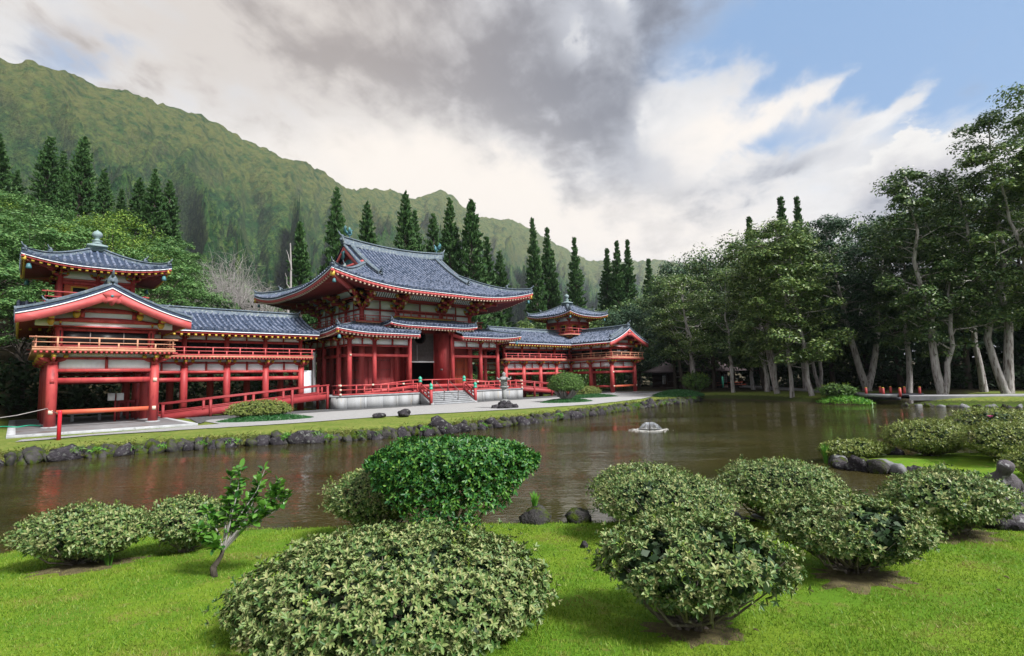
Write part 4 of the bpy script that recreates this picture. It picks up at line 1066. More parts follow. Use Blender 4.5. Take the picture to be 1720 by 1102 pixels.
# porch (lower) roof: pent roof on all sides with a raised part over the entrance
pp = dict(ze=6.20, zt=7.10, D=3.0, lift=0.30, run=3.6, fade=3.0, a=0.8, capm=m_pale)
ex, ey = 9.86, 7.94
prf = hip_faces(hall, 0, 8, ex, ey, pp, lambda u: min(3.0, ex - abs(u)), lambda u: min(3.0, ey - abs(u)), 'FL', 0.33, over=1.9, xr=(-ex, -2.3), name='porch_roof', fas=0.16)
prf2 = hip_faces(hall, 0, 8, ex, ey, pp, lambda u: min(3.0, ex - abs(u)), lambda u: min(3.0, ey - abs(u)), 'FR', 0.33, over=1.9, xr=(2.3, ex), name='porch_roof', fas=0.16)
prf3 = hip_faces(hall, 0, 8, ex, ey, pp, lambda u: min(3.0, ex - abs(u)), lambda u: 0, 'B', 0.5, over=1.9, name='porch_roof', fas=0.16)
for sg, rf in ((-1, prf), (1, prf2)):
    d = np.linspace(0.0, 2.9, 9); V = [(sg * 2.36, 8 - ey + a, float(hip_height(9, a, pp)) + 0.06) for a in d]
    row_mesh('verge_row', V, (1, 0, 0), 0.12, 0.4).build('verge_row', m_ridge, rf)
    mb = MB(); mb.prism([(sg * 2.30, 8 - ey + a, float(hip_height(9, a, pp)) - 0.17) for a in d] + [(sg * 2.30, 8 - ey + a, float(hip_height(9, a, pp)) - 0.48) for a in d[::-1]], (sg * 0.09, 0, 0)); mb.build('bargeboard', m_pink, rf)
    for qy in (-1, 1):
        corner_ridge(rf, 0, 8, ex, ey, pp, sg, qy, 2.9, 0.28, 0.2, 0.6, two=False); corner_beam(rf, 0, 8, ex, ey, pp, sg, qy, 2.0, 0.18, 0.45)
pc_ = dict(ze=7.06, zt=7.72, D=2.1, lift=0.20, run=2.2, fade=2.1, a=0.85, capm=m_pale)
crf = hip_faces(hall, 0, 3.0, 4.72, 2.17, pc_, lambda u: min(2.1, (4.72 - abs(u)) * 1.0), lambda u: max(0, min(2.1, 2.17 - abs(u))) if u < 0 else max(0, 2.1 - u), 'FLR', 0.33, over=1.2, yr=(-2.17, 0.0), name='entrance_roof', fas=0.16)
for sg in (-1, 1): corner_ridge(crf, 0, 3.0, 4.72, 2.17, pc_, sg, -1, 2.0, 0.26, 0.18, 0.55, two=False)

# upper storey: posts, plaster in two tiers, balcony
for x in CX + [sg * 5.95 for sg in (-1, 1)]: pass
uc = [(x, 3.66) for x in CX] + [(sg * 5.95, y) for sg in (-1, 1) for y in CY[1:]] + [(x, 12.34) for x in CX[1:-1]]
for x, y in uc:
    column(hall, x, y, 6.96, 8.60, 0.21)
    n = (0, -1) if y < 4 else ((0, 1) if y > 12 and abs(x) < 5 else (math.copysign(1, x), 0))
    corner = (math.copysign(1, x), -1 if y < 4 else 1) if (abs(x) > 5 and (y < 4 or y > 12)) else None
    bracket(hall, x, y, 8.35, n, 1.12, corner, 3)
    N = np.array([n[0], n[1], 0.0])
    for k, (l, z) in enumerate(((1.5, 9.02), (2.3, 9.55))):       # beam noses with pale painted ends
        D = [N] + ([np.array([corner[0], corner[1], 0.0]) / math.sqrt(2)] if corner else [])
        for dd in D:
            a = np.array([x, y, z + 0.25]); e = a + dd * l * (1.25 if dd is not N else 1) - np.array([0, 0, 0.28])
            mb = MB(); mb.bar(a, e, 0.19, 0.24); o = mb.build('beam_nose', m_red, hall)
            mb = MB(); u = (e - a) / np.linalg.norm(e - a); mb.bar(e, e + u * 0.02, 0.195, 0.245); mb.build('nose_cap', m_pale, o)
ur = [[(x, 3.66) for x in CX], [(-5.95, y) for y in CY], [(5.95, y) for y in CY], [(x, 12.34) for x in CX]]
for rn, n in zip(ur, ((0, -1), (-1, 0), (1, 0), (0, 1))):
    for A, B in zip(rn[:-1], rn[1:]):
        beam(hall, A, B, 7.0, 7.42, 0.12, m_red, 'low_wall')
        for z0, z1 in ((7.44, 8.32), (8.50, 9.25)):
            for t0, t1 in ((0.06, 0.48), (0.52, 0.94)): beam(hall, along(A, B, t0), along(A, B, t1), z0, z1, 0.07, m_white, 'wall_panel')
            q = along(A, B, 0.5, 0.01, n); mb = MB(); mb.cbox(q[0], q[1], (z0 + z1) / 2, 0.06, 0.06, (z1 - z0) / 2 - 0.003); mb.build('strut', m_red, hall)
        beam(hall, A, B, 8.322, 8.498, 0.15); beam(hall, A, B, 9.252, 9.46, 0.18)
        # coved ribs under the eave, pale between dark battens
        mb = MB(); k = max(6, int(math.dist(A, B) / 0.30))
        for j in range(k):
            q = along(A, B, 0.14 + 0.72 * (j + 0.5) / k); 
            mb.bar((q[0] + n[0] * 0.75, q[1] + n[1] * 0.75, 9.50), (q[0] + n[0] * 1.15, q[1] + n[1] * 1.15, 9.92), 0.13, 0.05, (n[0], n[1], 0.5))
        mb.build('cove_ribs', m_white, hall, kind='stuff')
        o1, o2 = 0.7, 1.25
        beam(hall, along(A, B, -0.06, o1, n), along(A, B, 1.06, o1, n), 9.32, 9.48, 0.15, m_red, 'eave_purlin')
        beam(hall, along(A, B, -0.10, o2, n), along(A, B, 1.10, o2, n), 9.86, 10.02, 0.15, m_red, 'eave_purlin')
mb = MB(); mb.box(-6.9, 6.9, 2.72, 13.3, 7.12, 7.22); mb.build('balcony_floor', m_wood, hall)
railing(hall, [(-3.1, 2.82), (-6.8, 2.82), (-6.8, 13.2)], 7.222, 0.56, 0.75, m_pink)
railing(hall, [(3.1, 2.82), (6.8, 2.82), (6.8, 13.2)], 7.222, 0.56, 0.75, m_pink)
mb = MB(); mb.box(-3.3, 3.3, 2.55, 3.5, 7.72, 7.82); mb.build('balcony_floor', m_gold, hall)
railing(hall, [(-3.2, 2.65), (3.2, 2.65)], 7.822, 0.58, 0.8, m_pink)

# main roof
pm_ = dict(ze=9.90, zt=15.0, D=8.9, lift=1.02, run=7.8, fade=6.5, a=0.60, capm=m_pale)
EX, EY, GX = 10.75, 8.9, 5.6
def lx(u): return EY if abs(u) <= GX else min(EY, EX - abs(u))
def ly(u): return max(0, min(EX - 5.0, EY - abs(u)))
mrf = hip_faces(hall, 0, 8, EX, EY, pm_, lx, ly, 'FBLR', 0.37, over=4.4, soff=0.55, name='roof', rt=0.085)
ridge('ridge', [(x, 8, 14.97 + 0.012 * x * x) for x in np.linspace(-5.75, 5.75, 13)], 0.5, 0.55, m_ridge, mrf)
for sg in (-1, 1):
    ornament(mrf, (sg * 5.8, 8, 15.35), (sg, 0), 1.2)
    for qy in (-1, 1):
        corner_ridge(mrf, 0, 8, EX, EY, pm_, sg, qy, 5.4, 0.40, 0.32, 0.75)
        corner_beam(mrf, 0, 8, EX, EY, pm_, sg, qy, 4.4, 0.30, 0.62)
        d = np.linspace(8.7, 3.2, 12); D = [(sg * 4.85, 8 + qy * (EY - a), float(hip_height(EX - 4.85, a, pm_)) + 0.03) for a in d]
        ridge('descending_ridge', D, 0.38, 0.36, m_ridge, mrf); ornament(mrf, D[-1], (0, qy), 0.9)
        d = np.linspace(5.0, 8.9, 10); yy = 8 + qy * (EY - d); zz = hip_height(EX - GX, d, pm_)
        mb = MB(); mb.prism([(sg * (GX + 0.02), a, z - 0.14) for a, z in zip(yy, zz)] + [(sg * (GX + 0.02), a, z - 0.52) for a, z in zip(yy[::-1], zz[::-1])], (-sg * 0.1, 0, 0)); mb.build('bargeboard', m_pink, mrf)
        row_mesh('verge_row', [(sg * (GX - 0.05), a, z + 0.05) for a, z in zip(yy, zz)], (1, 0, 0), 0.14, 0.4).build('verge_row', m_ridge, mrf)
    d = np.linspace(5.2, 8.9, 8); zz = hip_height(EX - GX, d, pm_) - 0.2
    mb = MB(); mb.prism([(sg * 5.05, 8 - (EY - a), z) for a, z in zip(d, zz)] + [(sg * 5.05, 8 + (EY - a), z) for a, z in zip(d[::-1][1:], zz[::-1][1:])], (-sg * 0.1, 0, 0)); mb.build('gable_panel', m_red, mrf)
    mb = MB(); mb.bar((sg * 5.16, 5.0, 12.95), (sg * 5.16, 11.0, 12.95), 0.16, 0.3); mb.build('gable_beam', m_pink, mrf)
    mb = MB(); mb.prism([(sg * 5.66, 8 + a, 14.3 + b_) for a, b_ in ((-.4, .1), (-.2, -.2), (-.35, -.5), (0, -.85), (.35, -.5), (.2, -.2), (.4, .1))], (-sg * 0.05, 0, 0)); mb.build('gable_pendant', m_bell, mrf)
    mb = MB(); mb.prism([(sg * 5.12, 8 + a, 12.9 + b_) for a, b_ in ((-1.5, .0), (-.9, .55), (0, .8), (.9, .55), (1.5, 0))], (sg * 0.06, 0, 0)); mb.build('gable_strut', m_bell, mrf)
# phoenix figures on the ridge
def phoenix(x, face, label):
    b0 = np.array([x, 8.0, 15.62])
    ph = thing('phoenix_statue', tuple(b0), label, 'statue', 'bronze phoenixes on the temple ridge')
    f = np.array([face, 0, 0.0]); u = np.array([0, 0, 1.0]); sd_ = np.array([0, 1.0, 0])
    mb = MB()
    mb.tube([b0 - f * 0.22 + u * 0.50, b0 - f * 0.05 + u * 0.47, b0 + f * 0.12 + u * 0.56, b0 + f * 0.18 + u * 0.72, b0 + f * 0.16 + u * 0.88, b0 + f * 0.24 + u * 0.95, b0 + f * 0.36 + u * 0.92], [0.07, 0.16, 0.15, 0.08, 0.06, 0.075, 0.012], 9)
    mb.build('body', m_bell, ph, smooth=True)
    for k, (a, h) in enumerate(((-0.16, 1.0), (0, 1.15), (0.16, 1.0))):
        mb = MB(); mb.tube([b0 - f * 0.18 + u * 0.5, b0 - f * 0.42 + u * 0.72 + sd_ * a * 0.6, b0 - f * 0.50 + u * h + sd_ * a, b0 - f * 0.40 + u * (h + 0.2) + sd_ * a * 1.4], [0.06, 0.085, 0.07, 0.015], 6); mb.build('tail_plume', m_bell, ph, smooth=True)
    for q in (-1, 1):
        w = [(0.1, 0.55), (-0.05, 0.95), (-0.28, 1.10), (-0.30, 0.8), (-0.2, 0.55)]
        mb = MB(); mb.prism([b0 + f * a + u * h + sd_ * q * (0.12 + (h - 0.5) * 0.6) for a, h in w], sd_ * q * 0.03); mb.build('wing', m_bell, ph)
        mb = MB(); mb.tube([b0 + sd_ * q * 0.06, b0 + sd_ * q * 0.07 + u * 0.42], [0.025, 0.035], 6); mb.build('leg', m_bell, ph)
phoenix(-5.0, 1, 'bronze phoenix figure on the ridge end nearer the jewel-topped tower among green trees')
phoenix(5.0, -1, 'bronze phoenix figure on the ridge end nearer the tall conifers')

# ------------------------------------------------------------------ timber ramps
def timber_ramp(s, label):
    r = thing('timber_ramp', (s * 15.4, 2.1, 0), label, 'ramp')
    x0, x1 = 20.9, 9.88
    zf = lambda x: 0.10 + (HZ - 0.12) * (x0 - x) / (x0 - x1)
    mb = MB(); mb.prism([(s * x0, 1.35, zf(x0)), (s * x1, 1.35, zf(x1)), (s * x1, 1.35, zf(x1) - 0.09), (s * x0, 1.35, zf(x0) - 0.09)], (0, 1.7, 0)); mb.build('deck', m_ramp, r)
    for y in (1.30, 3.10):
        sk = MB(); sk.bar((s * x0, y, zf(x0) - 0.02), (s * x1, y, zf(x1) - 0.02), 0.07, 0.40); sk.build('skirt_board', m_ramp, r)
        for dz, w, h in ((0.86, 0.11, 0.10), (0.30, 0.07, 0.10)):
            mb = MB(); mb.bar((s * x0, y, zf(x0) + dz), (s * x1, y, zf(x1) + dz), w, h); mb.build('rail', m_ramp, r)
        for x in np.linspace(x0 - 0.1, x1 + 0.15, 5):
            mb = MB(); mb.box(s * x - 0.075, s * x + 0.075, y - 0.08 - 0.045, y + 0.03 + 0.045, -0.02, zf(x) + 0.82); mb.build('post', m_ramp, r)
    return r
timber_ramp(-1, 'dark red timber ramp with handrails rising past the clipped oval hedge')
timber_ramp(1, 'dark red timber ramp with handrails rising behind the round topiary')
# concrete pads under the pavilions
for s, lb in ((-1, 'grey concrete pad with pale kerb under the pavilion beside the bright red post'), (1, 'grey concrete pad with pale kerb under the pavilion near the tea house')):
    pd = thing('pavilion_pad', (s * 24.2, 1, 0), lb, 'paving')
    x0, x1 = sorted((s * 20.55, s * 27.9))
    mb = MB(); mb.box(x0 + .3, x1 - .3, -6.2, 9.5, -0.1, 0.115); mb.build('slab', m_conc, pd)
    for a in ((x0, x1, -6.55, -6.2), (x0, x1, 9.5, 9.8), (x0, x0 + .3, -6.2, 9.5), (x1 - .3, x1, -6.2, 9.5)):
        mb = MB(); mb.box(a[0], a[1], a[2], a[3], -0.1, 0.125); mb.build('kerb', m_curb, pd)
# ------------------------------------------------------------------ rocks
def rock_mesh(rs, a, b_, c, mat, rough=0.28, n=10, flat=0.0, name='rock'):
    """lumpy angular boulder, half-axes a b c, origin at its base"""
    th = np.linspace(0, math.pi, n)[1:-1]; ph = np.arange(n * 2) * math.pi / n
    T, Ph = np.meshgrid(th, ph, indexing='ij')
    D = np.stack([np.sin(T) * np.cos(Ph), np.sin(T) * np.sin(Ph), np.cos(T)], -1)
    D = np.vstack([D.reshape(-1, 3), [(0, 0, 1), (0, 0, -1)]])
    r = np.ones(len(D))
    for k in range(13):                                  # chop facets
        d = rs.normal(size=3); d /= np.linalg.norm(d); h = rs.uniform(0.50, 0.86)
        q = D @ d; r = np.where(q * r > h, h / np.maximum(q, 1e-3), r)
    sx = rs.uniform(0, 50)
    r = r * (1 + (fbm(D[:, 0] * 2.2 + sx + D[:, 2], D[:, 1] * 2.2 - D[:, 2] * 1.3, 3, 8) - 0.5) * 0.55) + rs.normal(scale=0.018, size=len(r))
    r *= 1.22
    V = D * r[:, None] * np.array([a, b_, c]); V[:, 2] = np.maximum(V[:, 2], -c * 0.6) + c * 0.6
    m_ = len(th); w = n * 2; mb = MB()
    i = np.arange(m_ - 1)[:, None]; j = np.arange(w)[None]; j2 = (j + 1) % w
    q = np.stack([i * w + j, (i + 1) * w + j, (i + 1) * w + j2, i * w + j2], -1).reshape(-1, 4)
    tp = np.array([(m_ * w, k, (k + 1) % w) for k in range(w)]); bt = np.array([(m_ * w + 1, (m_ - 1) * w + (k + 1) % w, (m_ - 1) * w + k) for k in range(w)])
    mb.add(V, [q, tp, bt])
    return mb.mesh(name, (0, 0, 0), mat, False)
rs = np.random.RandomState(11)
def rock(x, y, z, a, b_, c, mat, label, group, rz=None, name='rock'):
    o = place(rock_mesh(rs, a, b_, c, mat), name, None, (x, y, z), rs.uniform(0, 6) if rz is None else rz)
    return tag(o, label, 'rock', group)
# retaining rocks of the far bank, along the water
bank = np.array(FAR[2:] , float)
L = np.concatenate([[0], np.cumsum(np.linalg.norm(np.diff(bank, axis=0), axis=1))])
s_ = 0.4
bigs = {(-25.9): 0.62, (-24.3): 0.5, (-20.9): 0.62, (-19.7): 0.5, (-18.3): 0.85, (-15.6): 0.42, (-12.4): 0.85, (-11.2): 0.55, (-8.9): 0.55, (-7.0): 0.62, (-2.0): 0.7, (9.6): 0.9}
done = set(); ang0 = 0
BL = ['large peaked dark boulder in the far bank before the pavilion pad', 'large block-shaped boulder in the far bank before the pavilion', 'large rounded boulder in the far bank below the ramp foot', 'dark flat-topped boulder in the far bank below the oval hedge',
      'broad lichen-grey boulder in the far bank below the oval hedge', 'medium pale-topped boulder in the far bank below the stone platform', 'tall split dark boulder in the far bank below the gravel boulders', 'dark boulder beside leafy fern in the far bank',
      'knobbly boulder in the far bank below the temple stair', 'large rounded dark boulder in the far bank before the stone lantern', 'dark boulder with ferns in the far bank between lantern and topiary', 'large pale-edged boulder in the far bank past the topiary']
while s_ < L[-1]:
    x, y = np.interp(s_, L, bank[:, 0]), np.interp(s_, L, bank[:, 1])
    x2, y2 = np.interp(s_ + 0.3, L, bank[:, 0]), np.interp(s_ + 0.3, L, bank[:, 1]); rz = math.atan2(y2 - y, x2 - x)
    w = rs.uniform(0.16, 0.36); hgt = rs.uniform(0.20, 0.32); lab = 'small mossy rock set in the far bank wall at the waterline'; mt = m_rock2 if rs.rand() < 0.75 else m_rock
    for bx, bw in bigs.items():
        if bx not in done and abs(x - bx) < 0.5:
            done.add(bx); w = bw * 0.85; hgt = w * rs.uniform(0.62, 0.75); lab = BL[len(done) - 1]; mt = m_rock; break
    rock(x, y + rs.uniform(0.02, 0.2), WATER_Z - 0.08 - hgt * 0.1, w, rs.uniform(0.25, 0.4) + w * 0.15, hgt + rs.uniform(0, 0.06), mt, lab, 'rocks along the far bank' if lab.startswith('small') else None, rz + rs.uniform(-.2, .2))
    if w < 0.355 and rs.rand() < 0.6:
        rock(x + rs.uniform(-.2, .2), y + rs.uniform(0.25, 0.5), WATER_Z + 0.12, w * 0.9, 0.28, hgt * 0.85, m_rock2, 'small mossy rock set on top of the far bank wall', 'upper rocks of the far bank', rz + rs.uniform(-.4, .4))
    s_ += w * rs.uniform(1.1, 1.6)
rock(-12.3, -11.0, 0.02, 0.42, 0.3, 0.2, m_rock, 'smaller dark boulder lying on white gravel court', None, 0.4)
rock(-11.1, -11.5, 0.02, 0.62, 0.42, 0.28, m_rock, 'larger dark boulder lying on white gravel court', None, 1.0)
# near shore stones
rock(-21.05, -32.05, -0.52, 0.32, 0.26, 0.30, m_rock2, 'square mossy boulder at lawn edge beside a green tuft', None, 0.9)
rock(-20.55, -32.55, -0.55, 0.28, 0.24, 0.24, m_rock2, 'mossy boulder half hidden behind clipped azalea domes', None, 0.3)
for i, (x, y, a, mt) in enumerate([(-19.1, -34.4, .28, m_rock3), (-18.75, -34.75, .22, m_rock2), (-18.3, -34.9, .24, m_rock3), (-19.4, -34.1, .2, m_rock2), (-16.9, -35.75, .22, m_rock3), (-16.2, -36.15, .26, m_rock3)]):
    rock(x, y, -0.5, a * 1.2, a, a * 0.7, mt, 'low stone at the lawn edge of the little cove', 'stones edging the cove lawn')
k = 0
for x, y in [(-11.75, -34.2), (-11.45, -34.0), (-11.1, -33.9), (-10.75, -33.85), (-10.4, -33.85), (-10.0, -33.9), (-11.9, -34.6), (-11.95, -35.0), (-11.85, -35.4), (-11.7, -35.75), (-9.6, -34.05), (-9.2, -34.35), (-8.9, -34.7), (-11.2, -34.5), (-11.35, -34.95)]:
    k += 1; a = rs.uniform(0.17, 0.32)
    rock(x + rs.uniform(-.05, .05), y, -0.52, a * 1.25, a, a * rs.uniform(0.7, 1.0), (m_rock3, m_rock, m_rock2)[k % 3], 'rounded grey stone on the rocky spit across the cove', 'stones of the spit')
for i in range(14):
    x, y = 17.0 + rs.uniform(-.2, .3), -30.3 - i * 0.62
    rock(x - 0.4, y, -0.55, rs.uniform(.2, .42), rs.uniform(.2, .35), rs.uniform(.14, .22), m_rock3 if i % 2 else m_rock2, 'low stone edging the bank beyond the bridge', 'stones edging the bridge bank')
rock(-22.0, -33.9, -0.22, 0.055, 0.045, 0.06, m_rock, 'fist-sized dark stone lying alone on the bright lawn', None)

# ------------------------------------------------------------------ stone lantern
ln = thing('stone_lantern', (-2.61, -10.9, 0), 'tall grey stone garden lantern on stepped rock base on gravel', 'lantern')
lx_, ly_ = -2.61, -10.9
def lp(name, prof, n=6, mat=m_lantern, ph=0.3, sm=False):
    mb = MB(); mb.lathe(lx_, ly_, prof, n, ph); return mb.build(name, mat, ln, smooth=sm)
for i in range(7):
    a = i * 2 * math.pi / 7; rr_ = 0.55
    o = place(rock_mesh(rs, 0.34, 0.28, 0.20, m_rock), 'base_stone', ln, (lx_ + rr_ * math.cos(a), ly_ + rr_ * math.sin(a), -0.02), a)
for i in range(4):
    a = i * 1.57 + 0.5
    place(rock_mesh(rs, 0.28, 0.26, 0.20, m_rock), 'base_stone', ln, (lx_ + 0.22 * math.cos(a), ly_ + 0.22 * math.sin(a), 0.22), a)
lp('plinth', [(0.30, 0.40), (0.34, 0.46), (0.30, 0.56), (0.2, 0.62)])
lp('shaft', [(0.165, 0.58), (0.155, 1.0), (0.165, 1.36)], 12, sm=True)
lp('platform', [(0.17, 1.34), (0.33, 1.46), (0.35, 1.54), (0.27, 1.56)])
fb = lp('fire_box', [(0.24, 1.555), (0.24, 1.92), (0.2, 1.94)])
mb = MB(); mb.cbox(lx_ - 0.02, ly_ - 0.215, 1.73, 0.045, 0.02, 0.05); mb.build('window', m_dark, fb)
rf = lp('roof', [(0.22, 1.93), (0.43, 1.98), (0.45, 2.03), (0.30, 2.12), (0.14, 2.22), (0.11, 2.24)])
for i in range(6):
    a = i * math.pi / 3 + 0.3
    mb = MB(); mb.tube([(lx_ + r_ * math.cos(a), ly_ + r_ * math.sin(a), z) for r_, z in ((0.34, 2.06), (0.43, 2.04), (0.49, 2.08), (0.48, 2.15), (0.43, 2.16))], [0.05, 0.06, 0.055, 0.045, 0.02], 7); mb.build('scroll', m_lantern, rf, smooth=True)
lp('jewel', [(0.10, 2.23), (0.13, 2.27), (0.10, 2.31), (0.14, 2.38), (0.12, 2.46), (0.04, 2.52), (0.01, 2.54)], 12, sm=True)

# ------------------------------------------------------------------ posts, benches, signs at the pavilion
pt_ = thing('rope_post', (-26.3, -9.6, 0), 'bright red rounded post with wire at grass edge by pavilion', 'post')
mb = MB(); mb.lathe(-26.3, -9.6, [(0.075, -0.05), (0.07, 1.05), (0.065, 1.10), (0.075, 1.14), (0.05, 1.20), (0.01, 1.22)], 12); mb.build('shaft', m_brightred, pt_, smooth=True)
mb = MB(); mb.tube([(-26.3, -9.6, 1.05), (-26.45, -8.2, 1.12), (-26.55, -5.5, 1.16), (-26.5, -2.45, 1.12)], 0.014, 5); mb.build('wire', m_metal, pt_)
w_ = MB(); w_.tube([(-26.45, -2.42, 1.12), (-27.6, -2.6, 0.85), (-29.5, -3.0, 0.62), (-33, -3.6, 0.7)], 0.02, 5)
w_.build('rope', m_bare, org=(-30, -3, 0), label='slack grey rope strung from the pavilion column to the trees', cat='rope')
h_ = MB(); a = np.linspace(0, 1, 40)
h_.tube(np.stack([-29.6 + 3.0 * a, 1.2 - 1.3 * a + 0.25 * np.sin(a * 17), 0.13 + 0.05 * np.abs(np.sin(a * 9))], 1), 0.035, 6)
h_.build('garden_hose', m_hose, org=(-28, 0, 0), smooth=True, label='bright green garden hose lying behind the pavilion pad', cat='hose')
def bench(x, y, L_, label, mat=m_stone):
    b_ = thing('bench', (x, y, 0.115), label, 'bench')
    mb = MB(); mb.box(x - L_ / 2, x + L_ / 2, y - 0.18, y + 0.18, 0.52, 0.60); mb.build('seat', mat, b_)
    for q in (-1, 1):
        mb = MB(); mb.box(x + q * (L_ / 2 - 0.22) - 0.07, x + q * (L_ / 2 - 0.22) + 0.07, y - 0.15, y + 0.15, 0.0, 0.52); mb.build('leg', mat, b_)
bench(-24.45, 3.2, 1.75, 'pale stone bench behind the orange seat rail of the pavilion by hillside')
bench(-22.0, 4.8, 1.5, 'pale stone bench beside the foot of the ramp')
bench(23.6, 1.9, 1.8, 'brown timber bench inside the pavilion near the tea house', m_redo)
bench(25.4, 4.6, 1.8, 'long brown bench at the back of the pavilion near the tea house', m_redo)
sg_ = thing('sign_board', (-23.35, 0.3, 0.115), 'two white notice sheets on a dark red stand inside pavilion', 'sign')
mb = MB(); mb.box(-23.4, -23.3, 0.28, 0.34, 0.115, 1.72); mb.build('stand', m_ramp, sg_)
for q in (-0.21, 0.21):
    mb = MB(); mb.box(-23.35 + q - 0.17, -23.35 + q + 0.17, 0.22, 0.25, 1.35, 1.78); mb.build('notice', m_signw, sg_)
gt = thing('low_gate', (-22.6, 1.9, 0.115), 'low dark red gate frame at the foot of the ramp', 'gate')
for x in (-23.0, -22.55, -22.1):
    mb = MB(); mb.box(x - 0.07, x + 0.07, 1.85, 2.0, 0.115, 1.35); mb.build('post', m_ramp, gt)
mb = MB(); mb.box(-23.05, -22.05, 1.88, 1.97, 1.12, 1.3); mb.build('rail', m_ramp, gt)
for i, x in enumerate((10.7, 11.3)):
    mb = MB(); mb.lathe(x, 3.35, [(0.14, 0.9), (0.19, 1.25), (0.17, 1.25)], 12); mb.build('flower_pot', m_signw, org=(x, 3.35, 0.9), smooth=True, label='small white pot on the deck beside the ramp', cat='pot', group='white pots beside the ramp')

# ------------------------------------------------------------------ fountain
fx_, fy_ = -6.0, -24.7
ft = thing('fountain', (fx_, fy_, WATER_Z), 'low dome of spraying water with a ring of ripples in the pond', 'fountain')
m, nt, b = newmat('water_film')
r_ = island(nt)
setc(nt, b, (0.66, 0.70, 0.76), 0.1, 0.6); b.inputs['Transmission Weight'].default_value = 0.7; b.inputs['IOR'].default_value = 1.2
mb = MB(); mb.tube([(fx_, fy_, WATER_Z - 0.3), (fx_, fy_, WATER_Z + 0.34)], [0.03, 0.03], 8); mb.build('nozzle', m_metal, ft)
mb = MB(); rsd = np.random.RandomState(4)
for i in range(70):
    a = rsd.uniform(0, 2 * math.pi); R_ = rsd.uniform(0.38, 0.58); hh = 0.30 * rsd.uniform(0.85, 1.1); k = np.linspace(0.05, 1, 7)
    P = np.stack([fx_ + R_ * k * math.cos(a), fy_ + R_ * k * math.sin(a), WATER_Z + hh * (1 - (np.maximum(0, k - 0.3) / 0.7) ** 2.2)], 1)
    mb.tube(P, 0.008, 4)
mb.build('water_dome', MAT['water_film'], ft, kind='stuff')
m_foam = surf('churned_water', (0.75, 0.75, 0.74), (0.5, 0.49, 0.46), 12, 0.3, 0.9, 0.05)
mb = MB()
for i in range(260):
    a = rsd.uniform(0, 2 * math.pi); R_ = 0.52 + abs(rsd.normal(0, 0.20)); x, y = fx_ + R_ * math.cos(a), fy_ + R_ * math.sin(a); w = rsd.uniform(0.012, 0.035)
    mb.lathe(x, y, [(w * 1.4, WATER_Z - 0.003), (w, WATER_Z + 0.005), (0.002, WATER_Z + 0.008)], 6)
mb.build('splash_ring', m_foam, ft, kind='stuff')

# ------------------------------------------------------------------ footbridge
br = thing('footbridge', (19.9, -28.6, 0), 'low dark footbridge with red gold-capped posts over pond inlet', 'bridge')
A, B = np.array([20.7, -27.1]), np.array([19.3, -30.1])
d = (B - A) / np.linalg.norm(B - A); nn = np.array([-d[1], d[0]])
n_pl = 12
for i in range(n_pl):
    a = A + (B - A) * (i + 0.04) / n_pl; b_ = A + (B - A) * (i + 0.96) / n_pl
    mb = MB(); mb.bar((*a, 0.21), (*b_, 0.21), 2.5, 0.07); mb.build('plank', m_bridge, br)
for q in (-1.3, 1.3):
    mb = MB(); mb.bar((*(A + nn * q), 0.17), (*(B + nn * q), 0.17), 0.12, 0.22); mb.build('edge_beam', m_curb if q < 0 else m_bridge, br)
    mb = MB(); mb.bar((*(A + nn * q * .8), -0.02), (*(B + nn * q * .8), -0.02), 0.2, 0.2); mb.build('girder', m_bridge, br)
for q, ts in ((-1.22, (-0.12, 0.28, 0.68, 1.05)), (1.22, (0.05, 0.30, 0.62, 0.95))):
    for t_ in ts:
        c = A + (B - A) * t_ + nn * q
        mb = MB(); mb.cyl(c[0], c[1], 0.1, 0.72, 0.085, 0.085, 12); p_ = mb.build('post', m_red, br, smooth=True)
        mb = MB(); mb.lathe(c[0], c[1], [(0.09, 0.715), (0.09, 0.735), (0.05, 0.76), (0.01, 0.77)], 12); mb.build('post_cap', m_gold, p_, smooth=True)

